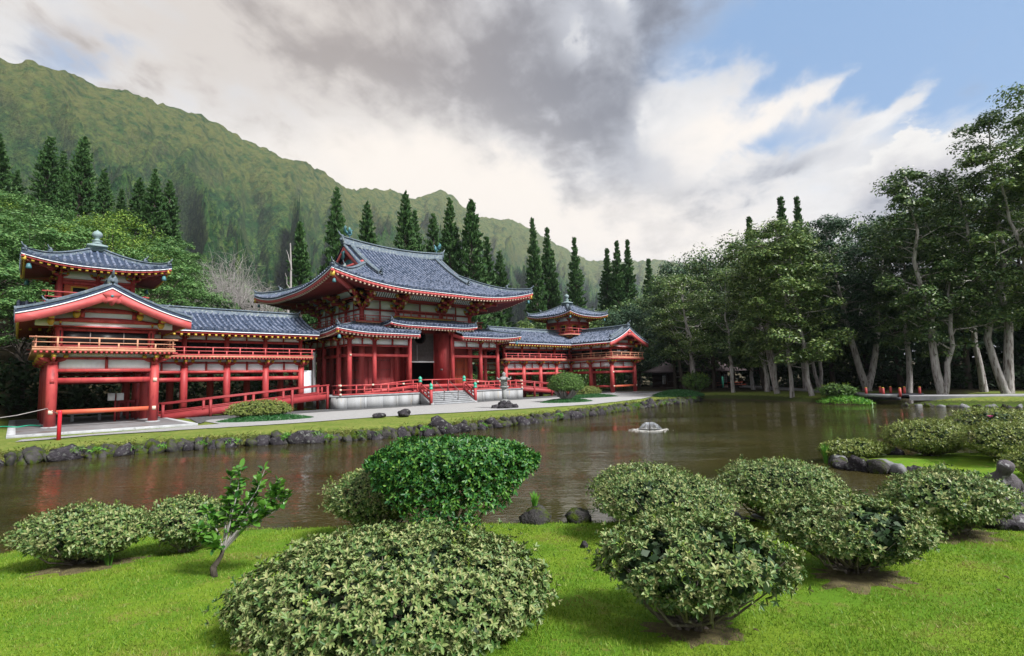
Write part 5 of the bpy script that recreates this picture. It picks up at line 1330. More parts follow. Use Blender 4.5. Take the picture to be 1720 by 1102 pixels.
# ------------------------------------------------------------------ tea house beyond the pond
def tea_house():
    D_ = 74.0
    c = np.array([45.0, 0.6]); ang = R(38)
    h = thing('tea_house', (c[0], c[1], 0), 'low dark tea house with sweeping brown roof behind pale trunks', 'house')
    ca, sa = math.cos(ang), math.sin(ang)
    def Q(u, v, z): return (c[0] + u * ca + v * sa, c[1] - u * sa + v * ca, z)
    hw, hd, ze, zr = 6.2, 4.2, 2.55, 5.0
    t_ = np.linspace(0, 1, 8)
    zz = ze + (zr - ze) * (0.45 * t_ + 0.55 * t_ ** 2)
    ring = []
    for t0, z in zip(t_, zz):
        w, dd = hw - (hw - 2.6) * t0 * (1.25 - 0.25 * t0), hd * (1 - t0)
        ring.append([Q(-w, -dd, z), Q(0, -dd, z), Q(w, -dd, z), Q(w, dd, z), Q(0, dd, z), Q(-w, dd, z)])
    mb = MB(); mb.grid(ring, closed=True); mb.grid([ring[0], [(a, b_, z - 0.18) for a, b_, z in ring[0]]], closed=True)
    rf = mb.build('roof', m_hut, h)
    mb = MB(); mb.bar(Q(-2.7, 0, zr), Q(2.7, 0, zr), 0.4, 0.3); mb.build('ridge', m_hut, rf)
    mb = MB(); mb.prism([Q(-5.0, -3.0, 0.0), Q(5.0, -3.0, 0.0), Q(5.0, 3.0, 0.0), Q(-5.0, 3.0, 0.0)], (0, 0, 0.25)); mb.build('floor', m_hutw, h)
    mb = MB(); mb.bar(Q(-5, 2.6, 1.45), Q(5, 2.6, 1.45), 0.1, 2.4); mb.build('wall', m_hutw, h)
    mb = MB(); mb.bar(Q(-4.9, -1.2, 1.45), Q(4.9, -1.2, 1.45), 0.1, 2.4); mb.build('wall', m_hutw, h)
    for u in np.linspace(-5, 5, 7):
        mb = MB(); mb.bar(Q(u, -3.0, 0.2), Q(u, -3.0, 2.5), 0.14, 0.14, (1, 0, 0)); mb.build('post', m_hutw, h)
    for u in (-4.55, 2.0, 4.4):
        mb = MB(); mb.bar(Q(u - 0.35, -1.27, 1.3), Q(u + 0.35, -1.27, 1.3), 0.04, 1.2); w = mb.build('window', m_signw, h)
        for k in (-0.12, 0.12):
            mb = MB(); mb.bar(Q(u + k, -1.30, 0.72), Q(u + k, -1.30, 1.88), 0.04, 0.04, (1, 0, 0)); mb.build('muntin', m_hutw, w)
        for k in (1.0, 1.3, 1.6):
            mb = MB(); mb.bar(Q(u - 0.34, -1.30, k), Q(u + 0.34, -1.30, k), 0.04, 0.04); mb.build('muntin', m_hutw, w)
    for u0, u1 in ((-4.9, -1.8), (0.8, 3.2)):
        mb = MB(); mb.bar(Q(u0, -3.0, 1.0), Q(u1, -3.0, 1.0), 0.06, 0.10); rl = mb.build('veranda_rail', m_hutw, h)
        mb = MB()
        for u in np.arange(u0 + 0.1, u1, 0.2): mb.bar(Q(u, -3.0, 0.95), Q(u, -3.0, 1.08), 0.05, 0.05, (1, 0, 0))
        mb.build('rail_caps', m_bare, rl, kind='stuff')
    mb = MB(); mb.bar(Q(-3.6, -3.05, 1.7), Q(-2.9, -3.05, 1.7), 0.04, 0.2); mb.build('name_board', m_bare, h)
    for i, (u, mat_, nm, lb) in enumerate(((2.9, m_green, 'menu_board', 'tall narrow green board standing before the tea house'), )):
        q = Q(u, -3.6, 0); mb = MB(); mb.box(q[0] - 0.22, q[0] + 0.22, q[1] - 0.04, q[1] + 0.04, 0.05, 1.6); mb.build(nm, mat_, org=(q[0], q[1], 0.05), label=lb, cat='sign')
    for i, (u, v) in enumerate(((1.4, -4.2), (3.9, -4.3), (4.9, -4.0))):
        q = Q(u, v, 0); t2 = thing('picnic_table', (q[0], q[1], 0), 'brown wooden picnic table in front of the tea house', 'table', 'picnic tables at the tea house')
        mb = MB(); mb.box(q[0] - 0.7, q[0] + 0.7, q[1] - 0.4, q[1] + 0.4, 0.72, 0.78); mb.build('table_top', m_redo, t2)
        for w in (-0.5, 0.5):
            mb = MB(); mb.box(q[0] + w - 0.04, q[0] + w + 0.04, q[1] - 0.35, q[1] + 0.35, 0.0, 0.72); mb.build('leg', m_hutw, t2)
        for w in (-0.75, 0.75):
            mb = MB(); mb.box(q[0] - 0.7, q[0] + 0.7, q[1] + w - 0.12, q[1] + w + 0.12, 0.42, 0.47); mb.build('bench_plank', m_redo, t2)
tea_house()

# ------------------------------------------------------------------ seated stone figure at the right edge of the lawn
def stone_figure(x, y, z, face):
    t = thing('stone_figure', (x, y, z), 'weathered dark stone figure seated cross-legged with bowed head on lawn', 'statue')
    f = np.array([math.cos(face), math.sin(face), 0.0]); s = np.array([-f[1], f[0], 0.0]); u = np.array([0, 0, 1.0]); b0 = np.array([x, y, z])
    P = lambda a, l, h: tuple(b0 + f * a * 0.9 + s * l * 0.85 + u * h * 0.92)
    bm_v = [P(0, 0, 0.26), P(-0.02, 0, 0.46), P(0.0, 0, 0.64), P(0.07, 0, 0.76), P(0.15, 0, 0.87), P(0.20, 0, 0.97)]
    rad_ = [0.21, 0.17, 0.16, 0.075, 0.115, 0.10]
    ed = [(0, 1), (1, 2), (2, 3), (3, 4), (4, 5)]
    for q in (-1, 1):
        i = len(bm_v)
        bm_v += [P(0.01, q * 0.22, 0.66), P(-0.02, q * 0.30, 0.46), P(0.16, q * 0.22, 0.30), P(0.28, q * 0.05, 0.28)]; rad_ += [0.065, 0.06, 0.055, 0.05]
        ed += [(2, i), (i, i + 1), (i + 1, i + 2), (i + 2, i + 3)]
        i = len(bm_v)
        bm_v += [P(0.05, q * 0.20, 0.17), P(0.30, q * 0.42, 0.15), P(0.44, q * 0.10, 0.12), P(0.42, -q * 0.14, 0.13)]; rad_ += [0.15, 0.13, 0.10, 0.07]
        ed += [(0, i), (i, i + 1), (i + 1, i + 2), (i + 2, i + 3)]
    me = bpy.data.meshes.new('body'); me.from_pydata([tuple(np.array(v) - b0) for v in bm_v], ed, [])
    o = bpy.data.objects.new('body', me); COL.objects.link(o); o.parent = t; ORG[o] = b0
    me.materials.append(m_stat)
    sk = o.modifiers.new('skin', 'SKIN'); sv = me.skin_vertices[0].data
    for i, r_ in enumerate(rad_): sv[i].radius = (r_, r_)
    sv[0].use_root = True
    o.modifiers.new('sub', 'SUBSURF').levels = 2; o.modifiers['sub'].render_levels = 2
    for i in range(9):
        a = i * 0.7
        place(rock_mesh(rs, rs.uniform(.2, .3), rs.uniform(.16, .24), rs.uniform(.10, .15), m_rock), 'base_stone', t, (x + 0.36 * math.cos(a) + 0.1 * f[0], y + 0.30 * math.sin(a) + 0.1 * f[1], z - 0.08), a)
m_stat = surf('lichened_dark_stone', (0.050, 0.042, 0.052), (0.10, 0.09, 0.10), 7, 0.9, 0.8, 0.02, c3=(0.36, 0.36, 0.38), s3=5.5, t3=(0.54, 0.66))
stone_figure(-17.1, -37.72, float(ground_z(-17.1, -37.72)) + 0.03, R(215))
# ------------------------------------------------------------------ foliage tools
def frames(N, rs, roll=None):
    """random in-plane axes for unit normals N"""
    r = rs.normal(size=N.shape); A = r - N * np.sum(r * N, 1, keepdims=True); A /= np.linalg.norm(A, axis=1, keepdims=True) + 1e-9
    return A, np.cross(N, A)
def unit(v): return v / (np.linalg.norm(v, axis=1, keepdims=True) + 1e-9)
def rhombs(mb, C, A, B, l, w, fold=None, N=None):
    """one four-cornered leaf per point: long axis A, wide axis B"""
    k = len(C); l = np.broadcast_to(l, (k,))[:, None]; w = np.broadcast_to(w, (k,))[:, None]
    V = np.stack([C - A * l * 0.5, C + B * w * 0.5 - A * l * 0.05, C + A * l * 0.5, C - B * w * 0.5 - A * l * 0.05], 1)
    mb.add(V.reshape(-1, 3), [np.arange(k * 4).reshape(-1, 4)])
def leaves(mb, C, A, N, l, w, fold=0.25):
    """six-cornered leaves folded along the midrib: base C, direction A, upper side N"""
    k = len(C); B = np.cross(N, A); l = np.broadcast_to(l, (k,))[:, None]; w = np.broadcast_to(w, (k,))[:, None]
    up = N * w * fold
    V = np.stack([C, C + A * l * 0.38 + B * w * 0.44 + up, C + A * l * 0.74 + B * w * 0.40 + up, C + A * l - N * l * 0.06, C + A * l * 0.74 - B * w * 0.40 + up, C + A * l * 0.38 - B * w * 0.44 + up], 1)
    i = np.arange(k)[:, None] * 6
    mb.add(V.reshape(-1, 3), [i + np.array([[0, 1, 2, 3]]), i + np.array([[0, 3, 4, 5]])])
def sph(n, rs, zmin=-1.0):
    z = rs.uniform(zmin, 1, n); a = rs.uniform(0, 2 * math.pi, n); r = np.sqrt(1 - z * z)
    return np.stack([r * np.cos(a), r * np.sin(a), z], 1)

L_azalea = leafmat('azalea_leaf', [(0.026, 0.078, 0.016), (0.080, 0.150, 0.038), (0.155, 0.22, 0.066), (0.27, 0.275, 0.115), (0.045, 0.11, 0.024)], 0.48, 0.10, 0.35, ((0.24, 0.20, 0.105), 4.0, 0.60, 0.82))
L_azalea2 = leafmat('azalea_leaf_yellowish', [(0.060, 0.11, 0.018), (0.14, 0.185, 0.036), (0.24, 0.265, 0.066), (0.09, 0.14, 0.026)], 0.45, 0.15, 0.4, ((0.19, 0.155, 0.07), 2.5, 0.6, 0.8))
L_shoot = leafmat('fresh_shoot_leaf', [(0.12, 0.22, 0.03), (0.20, 0.30, 0.04), (0.26, 0.30, 0.06)], 0.45, 0.25, 0.3)
L_gloss = leafmat('glossy_green_leaf', [(0.012, 0.065, 0.016), (0.022, 0.10, 0.020), (0.045, 0.15, 0.022), (0.11, 0.22, 0.030)], 0.42, 0.15, 0.35)
L_sap = leafmat('sapling_leaf', [(0.018, 0.085, 0.016), (0.040, 0.15, 0.020), (0.10, 0.23, 0.030), (0.02, 0.09, 0.02)], 0.35, 0.2, 0.4)
L_fern = leafmat('bright_green_blade', [(0.06, 0.22, 0.03), (0.12, 0.32, 0.04), (0.20, 0.38, 0.05)], 0.4, 0.35)
L_dark = leafmat('dark_eucalypt_leaf', [(0.018, 0.052, 0.016), (0.045, 0.10, 0.028), (0.095, 0.165, 0.042), (0.16, 0.22, 0.065)], 0.45, 0.15, 0.4)
L_mid = leafmat('grey_green_leaf', [(0.028, 0.070, 0.016), (0.065, 0.13, 0.030), (0.13, 0.20, 0.046), (0.21, 0.27, 0.08)], 0.45, 0.18, 0.4)
L_deep = leafmat('deep_blue_green_leaf', [(0.014, 0.042, 0.022), (0.032, 0.076, 0.038), (0.065, 0.125, 0.055)], 0.5, 0.1, 0.3)  # darker, bluer green than the other tree crowns
L_pine = leafmat('conifer_needles', [(0.020, 0.066, 0.018), (0.044, 0.11, 0.028), (0.075, 0.15, 0.040)], 0.6, 0.1, 0.25)
L_hill = leafmat('hillside_leaf', [(0.035, 0.105, 0.028), (0.070, 0.165, 0.045), (0.11, 0.22, 0.060), (0.15, 0.25, 0.08)], 0.5, 0.2, 0.3)
L_hilly = leafmat('yellow_green_leaf', [(0.07, 0.16, 0.025), (0.12, 0.22, 0.03), (0.19, 0.27, 0.035), (0.06, 0.13, 0.025)], 0.5, 0.25, 0.3)
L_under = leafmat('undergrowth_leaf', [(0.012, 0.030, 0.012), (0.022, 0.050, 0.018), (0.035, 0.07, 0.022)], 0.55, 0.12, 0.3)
L_topi = leafmat('clipped_topiary_leaf', [(0.045, 0.105, 0.022), (0.075, 0.15, 0.030), (0.105, 0.19, 0.040)], 0.5, 0.15, 0.3)
L_white = leafmat('white_blossom', [(0.6, 0.62, 0.5), (0.7, 0.72, 0.62)], 0.6, 0.3, 0.2)

# ------------------------------------------------------------------ clipped azalea bushes
def shrub(name, x, y, rx, ry, h, label, leaf, n, ll=0.052, lift=0.0, tmat=None, tk=1.0, mat=None, seed=0, rz=0.0, lump=0.10, z0=None, low=0.18, six=True, group=None, cat='bush', skirt=0.0, clusters=0, flat=0.08):
    """dense dome of leaf rosettes on a twig frame; rx, ry half widths, h height above ground"""
    rs = np.random.RandomState(seed)
    z0 = float(ground_z(x, y)) if z0 is None else z0
    t = thing(name, (x, y, z0), label, cat, group)
    mat = mat or L_azalea
    zmid = lift + (h - lift) * (0.54 - skirt * 0.29); rzv = h - zmid; zl = zmid - lift
    ca, sa = math.cos(rz), math.sin(rz)
    def shape(D):
        """outline radius factor for directions D: lumpy, narrower below"""
        q = D * 2.2 + seed * 3.1
        lm = 1 + lump * ((fbm(q[:, 0] + q[:, 2], q[:, 1] - q[:, 2] * .7, 3, seed) - 0.5) * 2.0 + (fbm(q[:, 0] * 3, q[:, 1] * 3 + q[:, 2] * 2, 2, seed + 5) - 0.5) * 0.9)
        return lm
    def surface(D, k):
        w = np.where(D[:, 2] < 0, 1 - 0.66 * (1 - skirt) * np.abs(D[:, 2]) ** 1.25, 1.0)
        top = np.where(D[:, 2] > 0, 1 - flat * (D[:, 2] ** 3), 1.0)
        v = np.stack([D[:, 0] * rx * w, D[:, 1] * ry * w, D[:, 2] * np.where(D[:, 2] > 0, rzv, zl * (1 - low)) * top], 1) * (k * shape(D))[:, None]
        return np.stack([x + v[:, 0] * ca - v[:, 1] * sa, y + v[:, 0] * sa + v[:, 1] * ca, z0 + zmid + v[:, 2]], 1)
    def normal(D):
        nn = np.stack([D[:, 0] / rx, D[:, 1] / ry, D[:, 2] / rzv], 1); nn = unit(nn)
        return np.stack([nn[:, 0] * ca - nn[:, 1] * sa, nn[:, 0] * sa + nn[:, 1] * ca, nn[:, 2]], 1)
    # twigs
    tw = MB()
    D = unit(np.stack([rs.normal(size=46), rs.normal(size=46), rs.uniform(-0.5, 0.8, 46)], 1)); E_ = surface(D, 0.93)
    for i in range(46):
        b0 = np.array([x + rs.normal() * rx * 0.08, y + rs.normal() * ry * 0.08, z0 - 0.02]); e = E_[i]; m_ = b0 * 0.5 + e * 0.5 + np.array([0, 0, -0.06 * h]) + rs.normal(scale=0.03 * h, size=3)
        tw.tube([b0, b0 * 0.75 + m_ * 0.25 + [0, 0, 0.06 * h], m_, e], np.array([0.020, 0.016, 0.011, 0.004]) * max(0.8, h * 1.25) * tk, 5, False)
    tw.build('branches', tmat or m_twig, t, smooth=True)
    k = np.arange(600); zz = 1 - 2 * (k + 0.5) / 600; aa = k * 2.39996
    # inner leaves in very dark green: the bush's inner shade put into the colour
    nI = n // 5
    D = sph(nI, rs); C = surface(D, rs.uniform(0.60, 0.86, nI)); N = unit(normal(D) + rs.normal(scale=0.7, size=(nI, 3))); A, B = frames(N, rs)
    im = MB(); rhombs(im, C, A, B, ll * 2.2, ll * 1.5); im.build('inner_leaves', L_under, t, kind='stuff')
    # rosettes
    lm = MB()
    D = sph(n, rs, -0.93); C = surface(D, rs.uniform(0.84, 1.02, n) + np.maximum(0, rs.normal(-0.015, 0.07, n)))
    N = unit(normal(D) + rs.normal(scale=0.38, size=(n, 3)) + np.array([0, 0, 0.25]))
    A, B = frames(N, rs)
    hol = fbm(C[:, 0] * 5.5 + seed, (C[:, 1] + C[:, 2]) * 5.5, 3, seed + 3) * 1.0
    kp = hol > (0.39 if six else 0.33); C, N, A, B = C[kp], N[kp], A[kp], B[kp]; n = len(C)
    per = 5 if six else 4
    sc = rs.uniform(0.5, 1.4, n)
    for j in range(per):
        th = 2 * math.pi * j / per + rs.uniform(-.35, .35, n)
        tilt = rs.uniform(0.25, 0.95, n)
        dr = (A * np.cos(th)[:, None] + B * np.sin(th)[:, None]) * np.cos(tilt)[:, None] + N * np.sin(tilt)[:, None]
        nn = unit(N * np.cos(tilt)[:, None] - (A * np.cos(th)[:, None] + B * np.sin(th)[:, None]) * np.sin(tilt)[:, None])
        l = ll * sc * rs.uniform(0.75, 1.15, n)
        if six: leaves(lm, C, dr, nn, l, l * 0.42)
        else:
            b2 = np.cross(nn, dr); rhombs(lm, C + dr * l[:, None] * 0.5, dr, b2, l, l * 0.46)
    lm.build('leaves', mat, t, kind='stuff')
    sh = MB(); ns = 26
    D = sph(ns, rs, 0.15); C = surface(D, np.full(ns, 0.97)); N = unit(normal(D) + rs.normal(scale=.3, size=D.shape) + [0, 0, 1.0])
    for c_, n_ in zip(C, N):
        Ls = rs.uniform(0.04, 0.10) * max(1.0, ll / 0.05)
        sh.tube([c_, c_ + n_ * Ls], [0.003, 0.0015], 4, False)
        k6 = 6; q = c_[None] + n_[None] * np.linspace(0.3, 1, k6)[:, None] * Ls; A6, B6 = frames(np.tile(n_, (k6, 1)), rs)
        leaves(sh, q, unit(A6 + n_ * 0.7), unit(np.tile(n_, (k6, 1)) - A6 * 0.6), ll * rs.uniform(.5, .9, k6), ll * 0.3)
    sh.build('new_shoots', L_shoot, t, kind='stuff')
    if clusters:                                          # the largest leaf rosettes, one object each
        meshes = []
        for v in range(4):
            q = MB(); zz_ = np.zeros((1, 3))
            for j in range(6):
                th = j * math.pi / 3 + rs.uniform(-.2, .2); ti = rs.uniform(0.25, 0.7)
                leaves(q, zz_, np.array([[math.cos(th) * math.cos(ti), math.sin(th) * math.cos(ti), math.sin(ti)]]), np.array([[-math.cos(th) * math.sin(ti), -math.sin(th) * math.sin(ti), math.cos(ti)]]), ll * rs.uniform(0.8, 1.1), ll * 0.42)
            meshes.append(q.mesh('leaf_rosette', (0, 0, 0), mat))
        tc_ = unit((CAM - np.array([x, y, z0]))[None])[0]
        D = sph(clusters * 4, rs, 0.0); D = D[(D @ tc_) > 0.1][:clusters]
        C = surface(D, np.full(len(D), 1.02)); N = unit(normal(D) + rs.normal(scale=0.3, size=D.shape) + [0, 0, .2])
        for c_, n_ in zip(C, N):
            o = place(meshes[rs.randint(4)], 'leaf_rosette', t, c_)
            o.rotation_euler = Vector(n_).to_track_quat('Z', 'Y').to_euler()
    return t
G_ = 'clipped azalea bushes on the lawn'
shrub('azalea_bush', -25.33, -34.63, 1.24, 1.06, 0.72, 'widest pale azalea dome, nearest the small sapling with white stems', None, 12000, 0.042, seed=1, rz=-YAW, clusters=300, skirt=0.75, lump=0.06)
shrub('azalea_bush', -23.72, -36.42, 0.72, 0.64, 0.84, 'tall loose azalea bush with open twiggy base on the lawn', None, 6200, 0.041, lift=0.06, seed=2, rz=-YAW, lump=0.16)
shrub('azalea_bush', -21.18, -36.85, 0.78, 0.70, 0.74, 'broad azalea bush above a bare earth patch on the lawn', None, 6400, 0.041, lift=0.07, seed=3, rz=-YAW, lump=0.14)
shrub('azalea_bush', -18.40, -37.25, 0.76, 0.68, 0.86, 'azalea bush partly hiding the seated stone figure', None, 5200, 0.048, seed=4, rz=-YAW, six=False, lump=0.15)
shrub('azalea_bush', -20.75, -34.35, 0.98, 0.85, 0.86, 'rounded azalea dome standing beside the square mossy boulder', None, 6200, 0.044, seed=5, rz=-YAW, six=False)
shrub('azalea_bush', -19.75, -33.35, 0.86, 0.8, 0.94, 'azalea dome half hidden behind another dome by the water', None, 4600, 0.044, seed=6, rz=-YAW, six=False, z0=-0.36)
shrub('azalea_bush', -18.95, -35.30, 0.90, 0.82, 1.0, 'smooth oval azalea dome at the mouth of the little cove', None, 6000, 0.044, lift=0.14, seed=7, rz=-YAW, six=False, skirt=0.2)
shrub('azalea_bush', -26.95, -29.75, 0.80, 0.6, 0.72, 'grey-green azalea bush with leafy shoot at its foot by water', None, 4800, 0.045, seed=8, rz=-YAW, six=False, lump=0.22)
shrub('azalea_bush', -25.85, -29.95, 0.50, 0.45, 0.74, 'azalea bush directly behind the white-stemmed sapling', None, 3000, 0.044, seed=9, rz=-YAW, six=False, lump=0.15)
shrub('azalea_bush', -23.62, -31.2, 0.74, 0.62, 1.08, 'dark-stemmed azalea bush leaning out behind the glossy green shrub', None, 4600, 0.043, seed=10, rz=-YAW, six=False, lump=0.18)
# azalea masses on the spit
SPIT = [(-9.35, -35.65, 1.10, 0.95, 1.0, 'yellowish azalea mound overhanging the rocky spit'), (-7.9, -36.9, 1.30, 1.15, 1.3, 'tall azalea mound carrying one pink flower'), (-9.9, -37.35, 1.05, 0.95, 0.95, 'azalea mound right behind the seated stone figure'),
        (-6.0, -38.5, 1.6, 1.4, 1.45, 'large azalea mound at the back of the spit'), (-8.5, -38.9, 1.3, 1.2, 1.1, 'azalea mound behind the lawn beyond the stone figure'),
        (-12.3, -38.3, 1.0, 0.9, 0.72, 'small azalea bush on the lawn beyond the stone figure'), (-10.55, -34.15, 0.95, 0.45, 0.52, 'low sprawling azalea on the tip of the rocky spit')]
for i, (x, y, a, b_, h, lb) in enumerate(SPIT):
    shrub('azalea_bush', x, y, a, b_, h, lb, None, 4200 if i < 5 else 2600, 0.056, mat=L_azalea2, seed=20 + i, rz=-YAW, lump=0.12, six=False, skirt=0.3)
fl = MB(); C = np.array([[-9.07, -37.02, 0.98]])
q = np.array([-8.96, -36.92, 0.76])
for j in range(6):
    th = j * math.pi / 3; leaves(fl, q[None], np.array([[math.cos(th) * .8, math.sin(th) * .8, .6]]), np.array([[-math.cos(th) * .6, -math.sin(th) * .6, .8]]), 0.09, 0.075)
fl.build('azalea_flower', m_flower, org=tuple(q), label='single bright pink flower on the tall azalea mass', cat='flower')

# bare earth under some bushes
m_soil = surf('bare_earth', (0.075, 0.060, 0.030), (0.14, 0.12, 0.05), 14, 0.95, 0.9, 0.02, c3=(0.055, 0.045, 0.02), s3=6)
def soil(x, y, a, b_, seed, label):
    rs = np.random.RandomState(seed); th = np.arange(36) * 2 * math.pi / 36; rim = 1 + rs.uniform(-.35, .35, 36)
    V = [[(x + a * r_ * q * math.cos(t_ - YAW) , y + b_ * r_ * q * math.sin(t_ - YAW)) for t_, q in zip(th, rim)] for r_ in (0.02, 0.4, 0.7, 1.0)]
    V = np.array(V); Z = ground_z(V[..., 0], V[..., 1]) + np.array([0.018, 0.016, 0.012, -0.004])[:, None]
    mb = MB(); mb.grid(np.dstack([V, Z])[::-1], closed=True); mb.build('bare_soil', m_soil, org=(x, y, 0), smooth=True, label=label, kind='structure')
soil(-21.35, -36.95, 0.55, 0.42, 1, 'bare earth under the broad azalea bush'); soil(-23.75, -36.45, 0.42, 0.36, 2, 'bare earth under the tall loose azalea bush'); soil(-26.95, -29.9, 0.6, 0.4, 3, 'bare earth under the grey-green azalea bush')
soil(-18.4, -37.35, 0.6, 0.45, 4, 'bare earth under the bush by the stone figure'); soil(-23.1, -32.4, 0.7, 0.4, 5, 'bare earth under the glossy shrub')
# temple-side plants
shrub('oval_hedge', -17.15, -5.6, 1.75, 0.95, 1.05, 'clipped oval hedge in green ground cover before the ramp', None, 5200, 0.075, mat=L_azalea2, seed=31, rz=-0.35, lump=0.08, z0=0.12, six=False, skirt=0.5)
shrub('oval_hedge', 14.3, -4.6, 1.5, 0.9, 1.05, 'reddish clipped hedge between the topiary and the pavilion', None, 3600, 0.085, mat=L_azalea2, seed=32, rz=-0.3, lump=0.08, z0=0.05, six=False, skirt=0.5)
def topiary():
    x, y = 5.9, -9.2
    shrub('round_topiary', x, y, 1.42, 1.42, 2.42, 'smooth green mushroom-shaped topiary on gnarled pale trunk', None, 9000, 0.085, lift=0.78, tmat=m_bare, tk=1.3, mat=L_topi, seed=33, lump=0.03, z0=0.06, six=False, low=0.1, cat='topiary', skirt=0.9)
topiary()
def ground_cover(name, x, y, rx, ry, h, label, n, mat, seed, rz=0.0, ll=0.22, z0=0.0):
    rs = np.random.RandomState(seed)
    r = np.sqrt(rs.uniform(0, 1, n)); a = rs.uniform(0, 2 * math.pi, n)
    u, v = r * np.cos(a) * rx, r * np.sin(a) * ry
    C = np.stack([x + u * math.cos(rz) - v * math.sin(rz), y + u * math.sin(rz) + v * math.cos(rz), z0 + h * (1 - r ** 2.2) * rs.uniform(0.6, 1.0, n)], 1)
    d = unit(rs.normal(size=(n, 3)) * [1, 1, 0.35] + [0, 0, 0.75]); nn = unit(np.cross(d, rs.normal(size=(n, 3)))); b2 = np.cross(nn, d)
    mb = MB(); rhombs(mb, C, d, b2, ll * rs.uniform(.7, 1.2, n), ll * 0.16)
    return mb.build(name, mat, org=(x, y, z0), label=label, cat='ground cover', kind='stuff')
L_mondo = leafmat('mondo_grass_blade', [(0.012, 0.075, 0.020), (0.025, 0.115, 0.030), (0.045, 0.15, 0.035)], 0.4, 0.2)
ground_cover('mondo_grass', -16.9, -6.0, 2.6, 1.5, 0.34, 'dark green mondo grass around the oval hedge', 6500, L_mondo, 1, -0.3)
ground_cover('mondo_grass', 5.9, -9.2, 2.5, 1.9, 0.30, 'dark green mondo grass ring under the round topiary', 6500, L_mondo, 2)
ground_cover('mondo_grass', 13.6, -5.6, 3.4, 1.4, 0.36, 'dark green mondo grass under the reddish hedge', 7000, L_mondo, 3, -0.2)
ground_cover('mondo_grass', 20.3, -11.2, 4.2, 2.4, 0.55, 'thick green mondo grass mound at the corner of the pond bank', 11000, L_mondo, 4, 0.35, 0.28)
ground_cover('bank_plants', 18.1, -26.2, 1.1, 2.2, 0.55, 'bright leafy plants spilling to the water beside the bridge', 700, L_fern, 5, -0.35, 0.42, -0.35)
shrub('bank_bush', 18.9, -25.6, 1.0, 1.3, 1.05, 'dark green leafy bush on the bank beside the bridge', None, 900, 0.16, mat=L_topi, seed=52, rz=-0.35, lump=0.3, z0=-0.1, six=False)
shrub('bank_bush', 27.8, -9.2, 1.5, 1.3, 2.1, 'small-leaved green bush with white flowers before the tea house', None, 900, 0.2, mat=L_topi, seed=53, rz=-0.35, lump=0.3, z0=0.0, six=False)
rsx = np.random.RandomState(77)
for i in range(40):                                       # small ferns in the rock wall
    s_ = rsx.uniform(0, L[-1]); x, y = np.interp(s_, L, bank[:, 0]), np.interp(s_, L, bank[:, 1])
    ground_cover('bank_fern', x, y - 0.05, 0.3, 0.2, rsx.uniform(.12, .3), 'small green fern growing between the far bank rocks', 60, L_fern if i % 2 else L_topi, 100 + i, 0, 0.2, -0.32 + rsx.uniform(0, .15))
_rs = np.random.RandomState(71); _n = 26000; _s = _rs.uniform(0, L[-1], _n); _o = np.abs(_rs.normal(0.45, 0.35, _n))
_x, _y = np.interp(_s, L, bank[:, 0]), np.interp(_s, L, bank[:, 1]) + _o; _z = ground_z(_x, _y)
_k = fbm(_x * 1.2, _y * 1.2, 3, 6) > 0.40; _x, _y, _z = _x[_k], _y[_k], _z[_k]; _n = len(_x)
_d = unit(_rs.normal(size=(_n, 3)) * [1, 1, .3] + [0, -.4, 0.9]); _nn = unit(np.cross(_d, _rs.normal(size=(_n, 3))))
_mb = MB(); rhombs(_mb, np.stack([_x, _y, _z + 0.08], 1), _d, np.cross(_nn, _d), 0.20 * _rs.uniform(.6, 1.4, _n), 0.035)
L_bank = leafmat('rough_bank_grass', [(0.06, 0.09, 0.012), (0.11, 0.145, 0.02), (0.17, 0.19, 0.035), (0.20, 0.17, 0.06)], 0.6, 0.2)
_mb.build('bank_grass', L_bank, org=(0, -15, 0), label='rough grass and moss growing over the far bank rocks', cat='grass', kind='stuff')
def tuft(x, y, z, h, n, label, mat, seed, spread=0.5):
    rs = np.random.RandomState(seed); mb = MB()
    for i in range(n):
        a = rs.uniform(0, 2 * math.pi); hh = h * rs.uniform(.6, 1); sp = spread * rs.uniform(.2, 1) * hh; w = 0.016 * h / 0.3
        d = np.array([math.cos(a), math.sin(a), 0]); s2 = np.array([-d[1], d[0], 0]) * w
        b0 = np.array([x, y, z]) + d * 0.03; m1 = b0 + d * sp * 0.35 + [0, 0, hh * 0.6]; tip = b0 + d * sp + [0, 0, hh]
        s2 = s2 * 0.6; mb.add([b0 - s2, b0 + s2, m1 + s2 * 1.6, m1 - s2 * 1.6, tip], [(0, 1, 2, 3), (3, 2, 4)])
    return mb.build('leaf_tuft', mat, org=(x, y, z), label=label, cat='plant')
tuft(-20.98, -31.95, -0.18, 0.30, 40, 'bright green tuft growing on the square mossy boulder', L_fern, 1)
tuft(-11.23, -33.63, -0.5, 0.62, 60, 'upright bright green blades standing in the cove water', L_fern, 2, 0.28)
tuft(-26.75, -30.15, float(ground_z(-26.75, -30.15)), 0.22, 16, 'leafy shoot at the foot of the grey-green bush', L_gloss, 3, 0.8)

